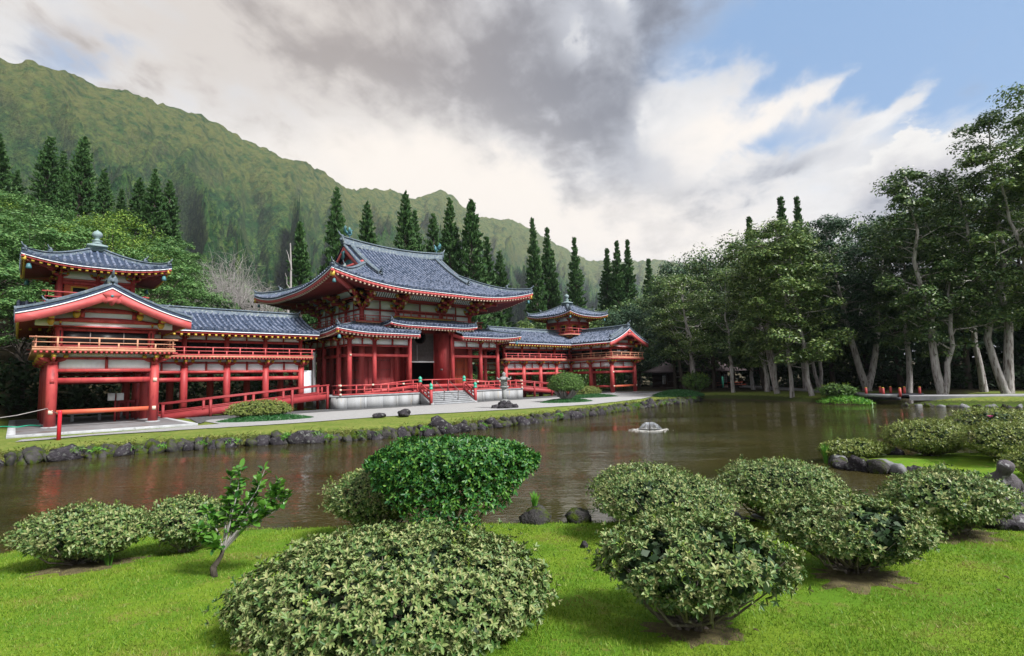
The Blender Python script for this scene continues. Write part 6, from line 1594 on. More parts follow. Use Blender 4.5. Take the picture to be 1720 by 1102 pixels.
# glossy broad-leaved shrub on several pale stems
def glossy_shrub():
    rs = np.random.RandomState(5); x, y = -23.05, -32.38; z0 = float(ground_z(x, y))
    t = thing('glossy_shrub', (x, y, z0), 'large flat-topped glossy dark green shrub on several pale stems', 'bush')
    c, s = math.cos(-YAW), math.sin(-YAW)
    W = lambda u, v, z: np.array([x + u * c - v * s, y + u * s + v * c, z0 + z])
    tips = []
    for i in range(13):
        u0, v0 = rs.normal(0, 0.16), rs.normal(0, 0.1); a = rs.uniform(0, 2 * math.pi); r_ = rs.uniform(0.3, 1.0)
        u1, v1 = 1.12 * r_ * math.cos(a), 0.72 * r_ * math.sin(a); zt = 1.30 - 0.14 * r_
        mb = MB(); mb.tube([W(u0, v0, -0.03), W(u0 * .6 + u1 * .4 + rs.normal(0, .05), v0 * .6 + v1 * .4, zt * .45), W(u1 * .85, v1 * .85, zt * .8), W(u1, v1, zt)], [0.022, 0.017, 0.012, 0.005], 6, False)
        mb.build('stem', m_twig, t, smooth=True)
    n = 7400
    u = rs.uniform(-1.24, 1.24, n); v = rs.uniform(-0.8, 0.8, n); r2 = (u / 1.24) ** 2 + (v / 0.8) ** 2
    k = r2 < 1; u, v, r2 = u[k], v[k], r2[k]; n = len(u)
    top = 1.46 * (1 - 0.20 * r2 ** 2.0) + (fbm(u * 3, v * 3, 3, 3) - .5) * 0.14
    bot = 0.50 - 0.22 * np.cos(u * 2.6) + (fbm(u * 4 + 9, v * 4, 2, 4) - .5) * 0.3 + 0.22 * np.abs(u) ** 3
    f_ = rs.uniform(0, 1, n) ** 0.45; edge = r2 > rs.uniform(0.55, 0.9, n)
    z = np.where(edge, bot + (top - bot) * rs.uniform(0, 1, n), bot + (top - bot) * f_)
    C = np.array([W(a, b_, h) for a, b_, h in zip(u, v, z)])
    O = np.stack([u * c - v * s, u * s + v * c, np.where(edge, 0.35, 1.2)], 1)
    N = unit(O + rs.normal(scale=0.45, size=(n, 3))); lm = MB()
    A, B = frames(N, rs)
    for j in range(4):
        th = 2 * math.pi * j / 4 + rs.uniform(-.4, .4, n); ti = rs.uniform(-0.1, 0.8, n)
        e = A * np.cos(th)[:, None] + B * np.sin(th)[:, None]
        dr = e * np.cos(ti)[:, None] + N * np.sin(ti)[:, None]; nn = unit(N * np.cos(ti)[:, None] - e * np.sin(ti)[:, None])
        l = rs.uniform(0.045, 0.078, n); leaves(lm, C, dr, nn, l, l * 0.5, 0.15)
    lm.build('leaves', L_gloss, t, kind='stuff')
glossy_shrub()
# sapling with large leaves
def sapling():
    rs = np.random.RandomState(8); x, y = -25.95, -31.75; z0 = float(ground_z(x, y))
    t = thing('sapling', (x, y, z0), 'small leaning sapling with white-barked stems and large fresh leaves', 'sapling')
    c, s = math.cos(-YAW), math.sin(-YAW)
    W = lambda u, v, z: np.array([x + (u * c - v * s) * 1.22, y + (u * s + v * c) * 1.22, z0 + z * 1.3])
    mb = MB(); mb.tube([W(0, 0, -0.03), W(-0.02, 0, 0.08), W(0.05, 0, 0.17), W(0.08, 0, 0.26)], [0.042, 0.034, 0.024, 0.018], 9); mb.build('trunk', m_bark2, t, smooth=True)
    ends = [(0.10, .05, 0.86), (0.24, -.05, 0.92), (0.42, .05, 0.90), (0.58, 0, 0.80), (0.66, .05, 0.68), (0.50, -.08, 0.62), (-0.10, .05, 0.56), (-0.14, -.05, 0.44), (0.02, .1, 0.62), (0.34, .1, 0.74), (0.20, .05, 0.50), (0.03, -.1, 0.33), (0.60, 0.0, 0.72), (0.15, 0.0, 0.74)]
    xl = MB()
    for e in ends:
        mb = MB(); P = [W(0.07, 0, 0.22), W(0.07 + (e[0] - .07) * .35 + rs.normal(0, .015), e[1] * .3, 0.22 + (e[2] - .22) * .42), W(e[0] * .8 + .02, e[1] * .8, e[2] * .8), W(*e)]
        mb.tube(P, [0.011, 0.008, 0.006, 0.003], 6, False); mb.build('branch', m_bare, t, smooth=True)
        P = np.array(P)
        for j in range(21):
            k = rs.uniform(0.38, 1.05); q = np.array([np.interp(k * 3, np.arange(4), P[:, i]) for i in range(3)])
            d = unit((rs.normal(size=3) * [1, 1, .6] + [0, 0, .75])[None]); nn = unit(np.cross(d, np.cross(d, np.array([[0, 0, -1.0]]) + rs.normal(scale=.4, size=(1, 3)))))
            nn = nn * np.sign(nn[:, 2:3] + 1e-9)
            lf = MB(); l = rs.uniform(0.085, 0.14); leaves(lf, q[None], d, nn, l, l * 0.56, 0.12); lf.build('leaf', L_sap, t)
        for j in range(26):
            k = rs.uniform(0.40, 1.06); q = np.array([np.interp(k * 3, np.arange(4), P[:, i]) for i in range(3)]) + rs.normal(scale=.02, size=3)
            d = unit((rs.normal(size=3) * [1, 1, .6] + [0, 0, .6])[None]); nn = unit(np.cross(d, np.cross(d, np.array([[0, 0, -1.0]]) + rs.normal(scale=.4, size=(1, 3))))); nn = nn * np.sign(nn[:, 2:3] + 1e-9)
            l = rs.uniform(0.07, 0.12); leaves(xl, q[None], d, nn, l, l * 0.52, 0.12)
    xl.build('small_leaves', L_sap, t, kind='stuff')
sapling()
# ------------------------------------------------------------------ trees
def clump_leaves(mb, centres, radii, per, size, rs, up=0.9, flat=0.75, zmin=-0.55, aspect=0.45):
    """leaf faces on the outside of many overlapping clumps"""
    k = len(centres); n = k * per
    D = sph(n, rs, zmin); c = np.repeat(centres, per, 0); r = np.repeat(radii, per)
    lum = 1 + (fbm(D[:, 0] * 2.5 + c[:, 0], D[:, 1] * 2.5 + c[:, 1] + D[:, 2] * 2, 2, 3) - 0.5) * 0.7
    C = c + D * np.stack([r, r, r * flat], 1) * (lum * rs.uniform(0.55, 1.05, n))[:, None]
    N = unit(D * 0.8 + np.array([0, 0, up]) + rs.normal(scale=0.55, size=(n, 3))); A, B = frames(N, rs)
    l = size * rs.uniform(0.6, 1.35, n)
    rhombs(mb, C, A, B, l, l * aspect)
def bough(mb, a, b_, r0, r1, rs, wig=0.12, k=5, n=7):
    t_ = np.linspace(0, 1, k)[:, None]; L_ = np.linalg.norm(np.array(b_) - a)
    P = np.array(a)[None] * (1 - t_) + np.array(b_)[None] * t_
    w = rs.normal(scale=wig * L_, size=(k, 3)) * np.sin(math.pi * t_); P = P + w
    mb.tube(P, np.linspace(r0, r1, k), n, False); return P
def paperbark(name, x, y, H, stems, label, mat, seed, crown=(3.0, 0.45), clumps=34, per=240, size=0.30, r0=0.30, group=None, bark=None, crad=1.15, blossom=0, lowb=0.36, z0=None):
    """tall pale-trunked tree. stems: list of (dx, dy, height fraction) tops, so a tree can fork from its base"""
    rs = np.random.RandomState(seed); z0 = float(ground_z(x, y)) - 0.05 if z0 is None else z0
    t = thing(name, (x, y, z0), label, 'tree', group)
    if name == 'paperbark_tree': clumps = int(clumps * 1.45); lowb = lowb - 0.08; r0 = r0 * 0.82; crad = 0.96
    tr = MB(); cs = []; tw = MB()
    for (dx_, dy_, hf) in stems:
        top = np.array([x + dx_, y + dy_, z0 + H * hf])
        b0 = np.array([x + rs.normal(0, .08), y + rs.normal(0, .08), z0 - 0.1])
        k = 9; t_ = np.linspace(0, 1, k)[:, None]
        lean = np.array([dx_, dy_, 0]) * (np.sqrt(t_) - t_) * 0.55
        P = b0 * (1 - t_) + top * t_ + lean + rs.normal(scale=0.035 * H * 0.35, size=(k, 3)) * np.sin(math.pi * t_) * [1, 1, 0.2]
        rr_ = 0.80 * r0 * (0.4 + 0.6 * hf) * np.array([1.45, 1.12, 1.0, 0.86, 0.72, 0.58, 0.42, 0.27, 0.12])
        tr.tube(P, rr_, 10, False)
        m_ = max(4, int(clumps * hf / sum(s[2] for s in stems)))
        for j in range(m_):
            f = lowb + (1.02 - lowb) * ((j + rs.uniform(0, 1)) / m_)
            q = np.array([np.interp(f * (k - 1), np.arange(k), P[:, i]) for i in range(3)])
            a = rs.uniform(0, 2 * math.pi); ext = crown[0] * (0.35 + 0.75 * math.sin(math.pi * min(1, (f - lowb) / (1.05 - lowb) * 0.82 + 0.14))) * rs.uniform(0.45, 1.1)
            e = q + np.array([math.cos(a) * ext, math.sin(a) * ext, rs.uniform(0.15, 0.55) * ext * 0.9])
            bough(tw, q, e, max(0.03, r0 * 0.30 * (1.15 - f)), 0.02, rs, 0.10, 5, 6)
            cs.append(e)
            if rs.rand() < 0.5: cs.append(q * 0.4 + e * 0.6 + rs.normal(scale=0.5, size=3))
    cs = np.array(cs); rd = crad * rs.uniform(0.55, 1.4, len(cs))
    tr.build('trunk', bark or m_bark, t, smooth=True); tw.build('limbs', bark or m_bark, t, smooth=True)
    cm = MB(); clump_leaves(cm, cs, rd, per, size, rs, 0.9, 0.7, -0.35)
    cm.build('crown', mat, t, kind='stuff')
    if blossom:
        bm_ = MB(); i = rs.randint(len(cs), size=blossom); D = sph(blossom, rs, -0.2); C = cs[i] + D * rd[i][:, None] * 1.02
        N = unit(D + rs.normal(scale=.3, size=D.shape)); A, B = frames(N, rs); rhombs(bm_, C, A, B, 0.16, 0.12); bm_.build('blossom', L_white, t, kind='stuff')
    return t
def copy_tree(src, x, y, label, group, rz=0.0, sc=(1, 1, 1), dz=0.0):
    """the same tree again elsewhere: the thing and each of its parts copied, mesh data shared"""
    z0 = float(ground_z(x, y)) - 0.1 + dz; t = src.copy(); COL.objects.link(t); t.location = (x, y, z0); t.rotation_euler = (0, 0, rz); t.scale = sc
    tag(t, label, 'tree', group); ORG[t] = np.array((x, y, z0))
    for ch in list(src.children):
        c_ = ch.copy(); COL.objects.link(c_); c_.parent = t
    return t
# pale-trunked trees along the far right bank (world positions from the ground they stand on)
PB = [
    (31.0, -7.6, 11.5, [(-1.6, 0.4, 1.0), (-0.3, 1.2, 0.9)], 'leaning pale-trunked tree beside the tea house with small white blossoms', L_mid, 1, dict(clumps=34, blossom=500)),
    (36.0, -3.4, 12.5, [(-0.9, 1.4, 1.0)], 'dark crooked tree standing in front of the tea house roof', L_dark, 2, dict(clumps=30, bark=m_bark2)),
    (27.6, -13.4, 11.5, [(0.5, 0.4, 1.0)], 'short curved trunk tree on the bank past the tea house', L_dark, 3, dict(clumps=26, r0=0.24)),
    (23.8, -19.3, 13.0, [(-1.9, -0.2, 0.8), (-0.4, 1.0, 1.0)], 'tree forking into two pale stems at the grassy bank', L_mid, 4, dict(clumps=44, lowb=0.30, blossom=120)),
    (20.7, -21.6, 12.5, [(-0.2, 0.2, 1.0)], 'straight slim white trunk tree nearest the water', L_mid, 5, dict(clumps=36, r0=0.22, lowb=0.26)),
    (20.6, -23.3, 11.0, [(-1.0, 0.6, 1.0)], 'pale tree leaning towards the straight white trunk', L_mid, 6, dict(clumps=34, r0=0.24, lowb=0.26)),
    (31.0, -19.3, 14.0, [(0.2, 0.2, 1.0)], 'brownish trunk tree behind the path among pale trunks', L_dark, 7, dict(clumps=34)),
    (34.4, -19.7, 13.5, [(-1.2, 0.8, 0.9), (0.6, -0.6, 1.0)], 'twin slim trunks behind the path near the bridge', L_dark, 8, dict(clumps=36, r0=0.24)),
    (30.0, -25.0, 13.8, [(-1.9, 1.9, 1.0), (2.1, -1.9, 0.95)], 'big tree forking in a V from the ground behind the bridge', L_deep, 9, dict(clumps=56, r0=0.40, crown=(3.8, .5), lowb=0.40)),
    (22.8, -31.5, 15.2, [(-0.6, 0.9, 1.0), (1.1, -1.1, 0.62)], 'tall thick pale trunk tree beyond the bridge posts', L_dark, 10, dict(clumps=44, r0=0.36, lowb=0.36, blossom=260, crown=(2.5, .5))),
    (25.4, -34.8, 18.5, [(0.5, -0.6, 1.0), (-0.6, 1.6, 0.8)], 'tall reddish-trunk tree beyond the bridge with long limbs', L_dark, 11, dict(clumps=48, r0=0.38, lowb=0.34, crown=(3.0, .5))),
    (37.5, -11.5, 12.5, [(0.4, 0.6, 1.0)], 'leafy tree standing behind the path past the tea house', L_mid, 13, dict(clumps=30)),
    (26.8, -17.2, 12.5, [(0.6, 0.5, 1.0)], 'bushy pale-stemmed tree between the forked tree and the curved trunk', L_mid, 14, dict(clumps=32, lowb=0.25)),
    (27.5, -28.5, 13.0, [(0.4, -0.5, 1.0)], 'leafy tree set back between the V tree and tall trunk', L_dark, 15, dict(clumps=32)),
    (29.5, -33.0, 15.0, [(-0.4, 0.5, 1.0)], 'leafy tree set back behind the tall thick trunk', L_mid, 16, dict(clumps=34)),
    (24.2, -38.0, 18.5, [(-0.9, 2.4, 0.8), (0.5, -0.5, 1.0)], 'tallest pale tree leaning over the path with sparse top', L_mid, 12, dict(clumps=48, r0=0.38, crown=(3.2, .5))),
]
for x, y, H, st_, lb, mt, sd_, kw in PB: paperbark('paperbark_tree', x, y, H * 1.12, st_, lb, mt, sd_, per=240, size=0.255, **kw)
# second rank: dark trees that close the wood behind
rs = np.random.RandomState(91)
FT = []
for i in range(30):
    f = i / 29.0
    x = 40 + 8 * math.sin(i * 2.1) + 7 * (i % 3) - 6 * f; y = 14 - 64 * f + rs.uniform(-1.5, 1.5)
    H = [16.0, 14.5, 17.5][i % 3] + rs.uniform(-1, 1.5) - (4.0 if f < 0.12 else 0) - (1.0 if 0.45 < f < 0.72 else 0) + (2 if f > 0.8 else 0)
    lb, gr = 'dark tree in the dense wood behind the pond path', 'trees of the dense wood'
    if i < 5: FT.append((paperbark('forest_tree', x, y, H, [(rs.uniform(-.8, .8), rs.uniform(-.8, .8), 1.0)], lb, L_deep if i % 2 else L_dark, 200 + i, clumps=30, per=190, size=0.36, crad=1.6, crown=(3.4, .5), bark=m_bark2, group=gr, lowb=0.12, r0=0.26), H))
    else:
        q, H0 = FT[i % 5]; copy_tree(q, x, y, lb, gr, rs.uniform(0, 6.28), (rs.uniform(.9, 1.15), rs.uniform(.9, 1.15), H / H0))
# undergrowth wall deep inside the wood
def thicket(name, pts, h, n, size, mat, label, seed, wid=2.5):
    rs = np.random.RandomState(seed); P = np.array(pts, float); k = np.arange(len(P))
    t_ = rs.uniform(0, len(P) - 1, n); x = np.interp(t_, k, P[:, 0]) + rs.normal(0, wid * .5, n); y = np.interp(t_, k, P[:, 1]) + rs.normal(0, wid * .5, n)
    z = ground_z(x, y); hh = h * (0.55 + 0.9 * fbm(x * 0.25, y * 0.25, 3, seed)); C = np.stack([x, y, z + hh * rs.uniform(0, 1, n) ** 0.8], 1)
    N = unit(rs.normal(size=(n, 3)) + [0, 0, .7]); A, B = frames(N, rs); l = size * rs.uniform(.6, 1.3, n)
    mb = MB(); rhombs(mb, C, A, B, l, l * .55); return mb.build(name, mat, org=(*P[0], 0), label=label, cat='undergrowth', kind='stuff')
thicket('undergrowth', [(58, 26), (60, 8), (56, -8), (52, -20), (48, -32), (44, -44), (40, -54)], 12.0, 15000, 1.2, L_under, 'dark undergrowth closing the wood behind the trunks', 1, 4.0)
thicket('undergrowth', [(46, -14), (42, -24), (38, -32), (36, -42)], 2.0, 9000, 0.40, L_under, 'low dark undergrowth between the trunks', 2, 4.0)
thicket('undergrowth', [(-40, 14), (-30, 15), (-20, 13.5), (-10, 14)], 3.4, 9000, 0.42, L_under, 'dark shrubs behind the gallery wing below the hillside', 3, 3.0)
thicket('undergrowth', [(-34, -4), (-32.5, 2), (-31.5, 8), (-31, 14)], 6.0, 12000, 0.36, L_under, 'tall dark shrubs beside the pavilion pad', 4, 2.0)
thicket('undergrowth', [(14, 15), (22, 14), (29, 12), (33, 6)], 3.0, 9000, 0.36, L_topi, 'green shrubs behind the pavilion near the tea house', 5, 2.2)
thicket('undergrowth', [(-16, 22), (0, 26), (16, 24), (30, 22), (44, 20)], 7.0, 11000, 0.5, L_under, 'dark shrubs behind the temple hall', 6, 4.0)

# broad hillside trees behind the left wing: layered umbrella crowns
def hill_tree(x, y, H, rad_, label, mat, seed, clumps=26, per=190, size=0.36, group='broadleaf trees on the hillside', trunk=m_bark2, base=None):
    rs = np.random.RandomState(seed); z0 = float(ground_z(x, y)) - 0.2
    t = thing('hillside_tree', (x, y, z0), label, 'tree', group)
    tr = MB(); top = np.array([x, y, z0 + H * 0.62])
    bough(tr, (x, y, z0), top, 0.26, 0.15, rs, 0.05, 5, 8)
    a = np.arange(clumps) * 2.39996 + rs.uniform(0, 6); r_ = np.sqrt((np.arange(clumps) + 0.5) / clumps)
    cz = H * (0.98 - 0.45 * r_ ** 1.8) + rs.normal(0, 0.055 * H, clumps)
    cs = np.stack([x + rad_ * r_ * np.cos(a), y + rad_ * r_ * np.sin(a), z0 + cz], 1)
    for c_ in cs[::2]: bough(tr, top - [0, 0, H * rs.uniform(0, .2)], c_ - [0, 0, 0.3], 0.09, 0.025, rs, 0.08, 4, 5)
    tr.build('trunk', trunk, t, smooth=True)
    cm = MB(); clump_leaves(cm, cs, rad_ * 0.235 * rs.uniform(.75, 1.35, clumps), per, size, rs, 1.1, 0.55, -0.15)
    cm.build('crown', mat, t, kind='stuff')
    return t
rs = np.random.RandomState(17)
HT = [(-36, 12, 11, 5), (-31.5, 19, 12, 5.5), (-27, 24, 12.5, 5.5), (-23, 20, 10.5, 5), (-19, 22, 12, 5.5), (-15.5, 23, 9.5, 4.5), (-34, 26, 14, 6), (-28, 33, 14, 6), (-21, 31, 13.5, 6), (-16, 33, 11.0, 5.0), (-39, 22, 14, 6),
      (-31, 42, 12, 6.5), (-22, 43, 11, 6.5), (-14.5, 42, 8, 5), (-41, 34, 14, 6.5), (-36, 4, 9.5, 4), (-17, 16.5, 8.5, 3.8), (-13, 27, 6.5, 3.5), (-27.5, 15.5, 8.5, 4)]
def tree_set(spots, protos, name_fn, seed):
    """plant a set of trees from a few grown models"""
    rs = np.random.RandomState(seed)
    for i, (x, y, H, r_) in enumerate(spots):
        k, lb, gr = name_fn(i); q, H0, R0 = protos[k]
        copy_tree(q, x, y, lb, gr, rs.uniform(0, 6.28), (r_ / R0, r_ / R0, H / H0), -0.1)
HP = []
for i, (x, y, H, r_, mt) in enumerate([(-36, 12, 11, 5, L_hill), (-23, 20, 10.5, 5, L_hill), (-28, 33, 14, 6, L_hill), (-19, 22, 12, 5.5, L_hill), (-31, 42, 12, 6.5, L_hilly)]):
    yl = mt is L_hilly
    HP.append((hill_tree(x, y, H, r_, 'yellow-green broadleaf tree on the hillside behind the gallery wing' if yl else 'green spreading broadleaf tree on the hillside behind the gallery wing', mt, 300 + i, 48, 250, 0.26, group='yellow-green hillside trees' if yl else 'green hillside trees'), H, r_))
used = {(-36, 12), (-23, 20), (-28, 33), (-19, 22), (-31, 42)}
HT = [q for q in HT if (q[0], q[1]) not in used] + [(-33, 16, 10, 4.5), (-29, 27, 12, 5), (-24, 27, 11.5, 5), (-37, 29, 13, 6), (-25, 37, 12.5, 6)]
def hn(i):
    yl = (HT[i][0], HT[i][1]) in ((-21, 31), (-33, 16))
    return (4 if yl else i % 4), ('yellow-green broadleaf tree on the hillside behind the gallery wing' if yl else 'green spreading broadleaf tree on the hillside behind the gallery wing'), ('yellow-green hillside trees' if yl else 'green hillside trees')
tree_set(HT, HP, hn, 1)
RP = []
for i, (x, y, H, r_) in enumerate([(14, 27, 10.0, 4.5), (20, 24, 8.5, 4)]):
    RP.append((hill_tree(x, y, H, r_, 'dark rounded tree behind the temple between hall and tower', L_mid if i else L_dark, 340 + i, 44, 200, 0.29, group='rounded trees behind the temple'), H, r_))
tree_set([(26, 27, 9, 4.5), (33, 24, 10, 4.5), (8, 32, 10, 4.5), (38, 17, 9.5, 4), (40, 27, 12, 5), (46, 20, 12, 5), (17, 33, 10, 5), (30, 33, 11, 5)], RP, lambda i: (i % 2, 'dark rounded tree behind the temple between hall and tower', 'rounded trees behind the temple'), 2)
tree_set([(-3, 58, 12, 8), (8, 70, 14, 8), (22, 62, 13, 7), (-8, 46, 8, 6), (-20, 60, 8, 7), (36, 60, 14, 7), (50, 50, 13, 7), (-38, 58, 8, 7), (62, 44, 14, 7), (3, 45, 9, 6), (60, 30, 14, 6), (-12, 52, 8, 6), (12, 50, 10, 6), (28, 48, 11, 6)], HP, lambda i: (i % 4, 'green tree at the foot of the mountain behind the temple', 'trees at the mountain foot'), 3)
# bare grey bushy trees
def bare_tree(x, y, H, label, seed, n=170, group=None):
    rs = np.random.RandomState(seed); z0 = float(ground_z(x, y)); t = thing('bare_tree', (x, y, z0), label, 'tree', group)
    tr = MB(); bough(tr, (x, y, z0), (x + .3, y, z0 + H * .45), 0.16, 0.1, rs, .05); tr.build('trunk', m_bare, t, smooth=True)
    tw = MB(); b0 = np.array([x + .2, y, z0 + H * .35])
    for i in range(n):
        D = sph(1, rs, 0.05)[0]; e = b0 + D * [H * .42, H * .42, H * .62] * rs.uniform(.7, 1.05)
        P = bough(tw, b0 + rs.normal(scale=.15, size=3), e, 0.045, 0.012, rs, 0.06, 5, 4)
        for j in range(5):
            q = P[rs.randint(2, 5)]; bough(tw, q, q + unit(rs.normal(size=(1, 3)) + D)[0] * H * .16, 0.016, 0.006, rs, .08, 3, 3)
    tw.build('twigs', m_bare, t, smooth=False)
bare_tree(-10.3, 27.5, 10.5, 'pale leafless twiggy tree behind the gallery roof', 1, 190, 'leafless trees behind the gallery')
bare_tree(-6.2, 29.0, 10.5, 'pale leafless twiggy tree behind the gallery roof', 2, 170, 'leafless trees behind the gallery')
bare_tree(-9.0, 32.5, 12.0, 'pale leafless twiggy tree behind the gallery roof', 3, 170, 'leafless trees behind the gallery')
sn = MB(); rs = np.random.RandomState(6); bough(sn, (-1.5, 31.5, 0.5), (-1.9, 31.5, 20.6), 0.30, 0.08, rs, 0.02, 8, 7); bough(sn, (-1.7, 31.5, 17.0), (-2.4, 31.5, 19.6), 0.1, 0.03, rs, 0.05); bough(sn, (-1.6, 31.5, 14), (-2.5, 31.5, 16.5), 0.1, 0.03, rs, .05)
sn.build('dead_trunk', m_bare, org=(-1.5, 31.5, 0.5), smooth=True, label='white dead tree snag behind the hall roof', cat='tree')

# Norfolk pines: whorled tiers on a straight trunk, three models copied
def pine_meshes(seed, slim):
    rs = np.random.RandomState(seed); tr, fo, br = MB(), MB(), MB(); H = 20.0
    tr.tube([(0, 0, -1), (0, 0, 6), (0, 0, 14), (0, 0, H)], [0.34, 0.27, 0.15, 0.03], 8, False)
    z = 1.2; C, A, l = [], [], []
    while z < H - 0.3:
        f = z / H; Lb = slim * (1.0 - f) ** 0.92 * (0.92 + 0.12 * math.sin(f * 7 + seed)) + 0.14
        nb = 7 if f < .8 else 5; off = rs.uniform(0, 6)
        for j in range(nb):
            if rs.rand() < 0.16: continue
            a = off + j * 2 * math.pi / nb + rs.normal(0, .1); LL = Lb * rs.uniform(.75, 1.12)
            d = np.array([math.cos(a), math.sin(a), 0]); up = 0.12 + 0.5 * f
            P0 = np.array([0, 0, z + rs.normal(0, 0.14)]); e = P0 + d * LL + [0, 0, LL * up]
            if f < .85: br.tube([P0, (P0 + e) / 2 + [0, 0, -0.04 * LL], e], [0.035, 0.025, 0.01], 4, False)
            m_ = int(8 + LL * 15)
            t_ = rs.uniform(0.12 if LL < 1 else 0.30, 1.0, m_) ** 0.8
            q = P0 + (e - P0) * t_[:, None] + rs.normal(scale=[.12, .12, .05], size=(m_, 3)) * (0.6 + LL * .3)
            C.append(q); A.append(unit(np.tile(d, (m_, 1)) * .6 + rs.normal(scale=.5, size=(m_, 3)) + [0, 0, .75])); l.append(np.full(m_, 0.36 + 0.16 * min(1, LL)))
        z += 0.26 + 0.42 * (1 - f)
    C, A, l = np.vstack(C), np.vstack(A), np.concatenate(l)
    l = l * rs.uniform(.7, 1.25, len(l)); N = unit(np.cross(A, rs.normal(size=A.shape))); B = np.cross(N, A)
    rhombs(fo, C, A, B, l, l * 0.42)
    rhombs(fo, C, A, N, l, l * 0.42)
    return tr.mesh('trunk', (0, 0, 0), m_bark2, True), br.mesh('branches', (0, 0, 0), m_bark2, True), fo.mesh('foliage', (0, 0, 0), L_pine)
PM = [pine_meshes(1, 4.6), pine_meshes(2, 3.9), pine_meshes(3, 2.8), pine_meshes(4, 4.2), pine_meshes(5, 3.4)]
# where each stands, how high its tip reaches, which model, which stand it belongs to
PINES = [(-30.8, 62.8, 38.2, 0, 'h'), (-28.9, 68.3, 35.2, 0, 'h'), (-26.1, 62.3, 39.2, 0, 'h'), (-24.3, 68.9, 39.8, 1, 'h'), (-22.5, 56.3, 38.2, 0, 'h'),
         (-24.0, 50.5, 30.7, 1, 'h'), (-19.0, 61.6, 36.0, 1, 'h'), (-16.2, 64.8, 34.1, 1, 'h'), (-14.4, 60.2, 35.0, 1, 'h'), (-13.5, 53.9, 34.6, 0, 'h'),
         (-10.6, 59.3, 35.4, 1, 'h'), (11.6, 46.8, 35.6, 0, 'b'), (18.6, 48.6, 34.8, 0, 'b'), (2.0, 37.8, 25.8, 1, 'b'), (22.4, 42.1, 35.7, 0, 'b'),
         (27.2, 46.0, 34.8, 0, 'b'), (30.9, 45.3, 34.7, 1, 'b'), (25.8, 33.7, 33.6, 0, 'b'), (27.3, 29.8, 32.7, 0, 'b'), (36.4, 35.4, 28.8, 1, 'b'),
         (42.0, 38.7, 27.5, 1, 'b'), (45.5, 31.9, 33.4, 2, 't'), (51.4, 34.6, 33.2, 2, 't'), (53.8, 35.7, 28.8, 2, 't'), (52.7, 28.3, 30.0, 2, 't'),
         (63.6, 29.2, 29.4, 2, 't'), (61.7, 25.4, 29.9, 2, 't'), (63.4, 23.7, 30.2, 2, 't'), (69.0, 21.8, 26.6, 2, 't'), (59.5, -8.4, 30.0, 2, 'w'),
         (65.8, -8.9, 31.0, 2, 'w'), (61.5, -1.7, 28.2, 2, 'w')]
rs = np.random.RandomState(3)
for i, (x, y, zt_, k, stand) in enumerate(PINES):
    T = (x, y, zt_); zg = float(ground_z(T[0], T[1])); Hh = T[2] - zg
    gname = {'h': 'conifers on the hillside', 'b': 'conifers behind the hall roof', 't': 'slim conifers behind the corner tower', 'w': 'conifer tips above the dark wood'}[stand]
    lab = {'conifers on the hillside': 'dark conical conifer rising above the hillside trees', 'conifers behind the hall roof': 'tall narrow conifer rising behind the hall roof',
           'slim conifers behind the corner tower': 'slim spire-like conifer behind the corner tower', 'conifer tips above the dark wood': 'slim conifer tip rising above the dark wood'}[gname]
    t = thing('norfolk_pine', (T[0], T[1], zg), lab, 'conifer', gname)
    t.rotation_euler = (0, 0, rs.uniform(0, 6)); sz = Hh / 20.0; wd = max(0.85, min(1.25, sz)) * rs.uniform(.92, 1.1); t.scale = (wd, wd, sz); t.rotation_euler = (rs.normal(0, .015), rs.normal(0, .015), rs.uniform(0, 6))
    if k < 2 and i % 2: k += 3
    for m_, nm in zip(PM[k], ('trunk', 'branches', 'foliage')):
        o = bpy.data.objects.new(nm, m_); COL.objects.link(o); o.parent = t
        if nm == 'foliage': o['kind'] = 'stuff'
# palm-like big leaves by the tea house
rs = np.random.RandomState(23)
for i, (x, y) in enumerate([(36.5, 8.5), (40.5, 9.5)]):
    z0 = float(ground_z(x, y)); t = thing('banana_plant', (x, y, z0), 'banana plant with long arching leaves beside the tea house', 'plant', 'banana plants by the tea house')
    mb = MB(); mb.tube([(x, y, z0), (x, y, z0 + 2.6)], [0.16, 0.10], 8); mb.build('stem', L_topi, t)
    for j in range(9):
        a = rs.uniform(0, 6.28); d = np.array([math.cos(a), math.sin(a), 0]); s2 = np.array([-d[1], d[0], 0]); q = np.array([x, y, z0 + 2.4]); k = np.linspace(0, 1, 6)
        c_ = q + d * (2.2 * k)[:, None] + np.array([0, 0, 1.0]) * (1.9 * k - 2.1 * k ** 2.2)[:, None]; w = 0.32 * np.sin(math.pi * np.clip(k * .9 + .08, 0, 1))
        mb = MB(); mb.grid(np.stack([c_ - s2 * w[:, None] + [0, 0, .05], c_, c_ + s2 * w[:, None] + [0, 0, .05]], 1)); mb.build('leaf', L_fern, t)

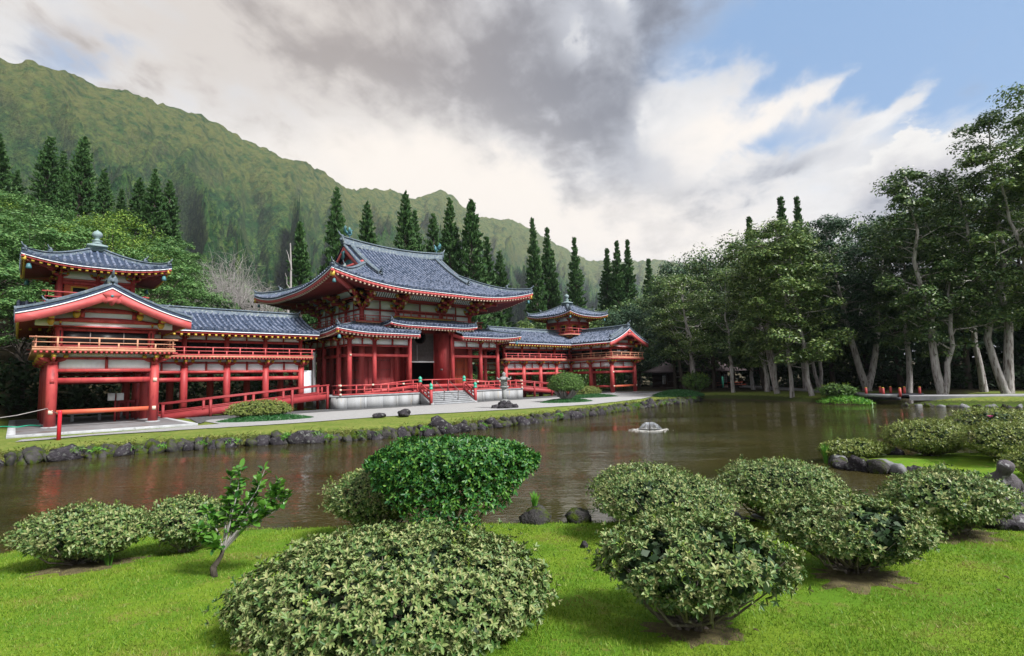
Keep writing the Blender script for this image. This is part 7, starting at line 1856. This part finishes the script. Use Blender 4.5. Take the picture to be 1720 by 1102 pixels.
# ------------------------------------------------------------------ lawn grass
rs = np.random.RandomState(44); n = 330000
f2 = np.array([CF[0], CF[1]]); f2 /= np.linalg.norm(f2); r2 = np.array([f2[1], -f2[0]])
dep = 2.3 + 9.5 * rs.uniform(0, 1, n) ** 1.25; lat = rs.uniform(-1.05, 1.05, n) * dep
x = CAM[0] + f2[0] * dep + r2[0] * lat; y = CAM[1] + f2[1] * dep + r2[1] * lat
sd_, kd = pond_sd(x, y); k = (sd_ > 0.02) & (kd == 2); x, y, dep = x[k], y[k], dep[k]
bare = fbm(x * 1.3, y * 1.3, 3, 9); 
patch = np.zeros(len(x))
for bx, by, br_ in ((-21.35, -36.75, 0.9), (-23.7, -36.4, 0.7), (-26.95, -29.85, 0.7), (-18.5, -37.0, .8), (-22.95, -32.3, .6)): patch = np.maximum(patch, np.exp(-((x - bx) ** 2 + (y - by) ** 2) / br_ ** 2))
k = rs.uniform(0, 1, len(x)) > np.clip((bare - 0.60) * 3.0, 0, 0.6) + patch * 0.6; x, y, dep = x[k], y[k], dep[k]; n = len(x)
z = ground_z(x, y); h = rs.uniform(0.012, 0.042, n) * (0.75 + 0.05 * dep) * (0.30 + 0.95 * fbm(x * 2.3, y * 2.3, 3, 21)); a = rs.uniform(0, 2 * math.pi, n); w = rs.uniform(0.0025, 0.0045, n) * (0.7 + 0.10 * dep); ln_ = rs.normal(scale=0.55, size=(n, 2)) * h[:, None]
V = np.stack([np.stack([x - np.cos(a) * w, y - np.sin(a) * w, z - 0.003], 1), np.stack([x + np.cos(a) * w, y + np.sin(a) * w, z - 0.003], 1), np.stack([x + ln_[:, 0], y + ln_[:, 1], z + h], 1)], 1)
gb = MB(); gb.add(V.reshape(-1, 3), [np.arange(n * 3).reshape(-1, 3)])
L_grass = leafmat('lawn_blade', [(0.068, 0.165, 0.012), (0.115, 0.225, 0.016), (0.175, 0.28, 0.022), (0.23, 0.285, 0.045)], 0.5, 0.35, 0.25, ((0.24, 0.23, 0.06), 1.6, 0.53, 0.68))
gb.build('grass', L_grass, org=(CAM[0], CAM[1], 0), label='short bright green grass of the near lawn', cat='grass', kind='stuff')
# fallen leaves
rs = np.random.RandomState(12)
for i in range(14):
    dp, lt = rs.uniform(3.5, 8), rs.uniform(-.9, .9); q = CAM[:2] + f2 * dp + r2 * lt * dp
    if pond_sd(q[0], q[1])[0] < 0.2: continue
    z = float(ground_z(*q)) + 0.035; lf = MB(); a = rs.uniform(0, 6.28); l = rs.uniform(.04, .07)
    leaves(lf, np.array([[q[0], q[1], z]]), np.array([[math.cos(a), math.sin(a), .1]]), np.array([[0, 0, 1.0]]), l, l * .5)
    lf.build('fallen_leaf', m_soil, org=(q[0], q[1], z), label='dry tan leaf lying on the lawn', cat='leaf', group='dry leaves on the lawn')

# ------------------------------------------------------------------ haze
if True:
    m = bpy.data.materials.new('air'); m.use_nodes = True; nt = m.node_tree; nt.nodes.clear()
    pv_ = nt.nodes.new('ShaderNodeVolumePrincipled'); pv_.inputs['Density'].default_value = 0.00010; pv_.inputs['Color'].default_value = (0.80, 0.88, 1.0, 1); pv_.inputs['Anisotropy'].default_value = 0.2
    out = nt.nodes.new('ShaderNodeOutputMaterial'); nt.links.new(pv_.outputs[0], out.inputs[1])
    hb = MB(); hb.box(-8200, 8200, -8200, 8200, -3.0, 740.0)
    hb.build('haze', m, org=(0, 0, 0), kind='stuff', label='thin bluish air over the valley', cat='haze')
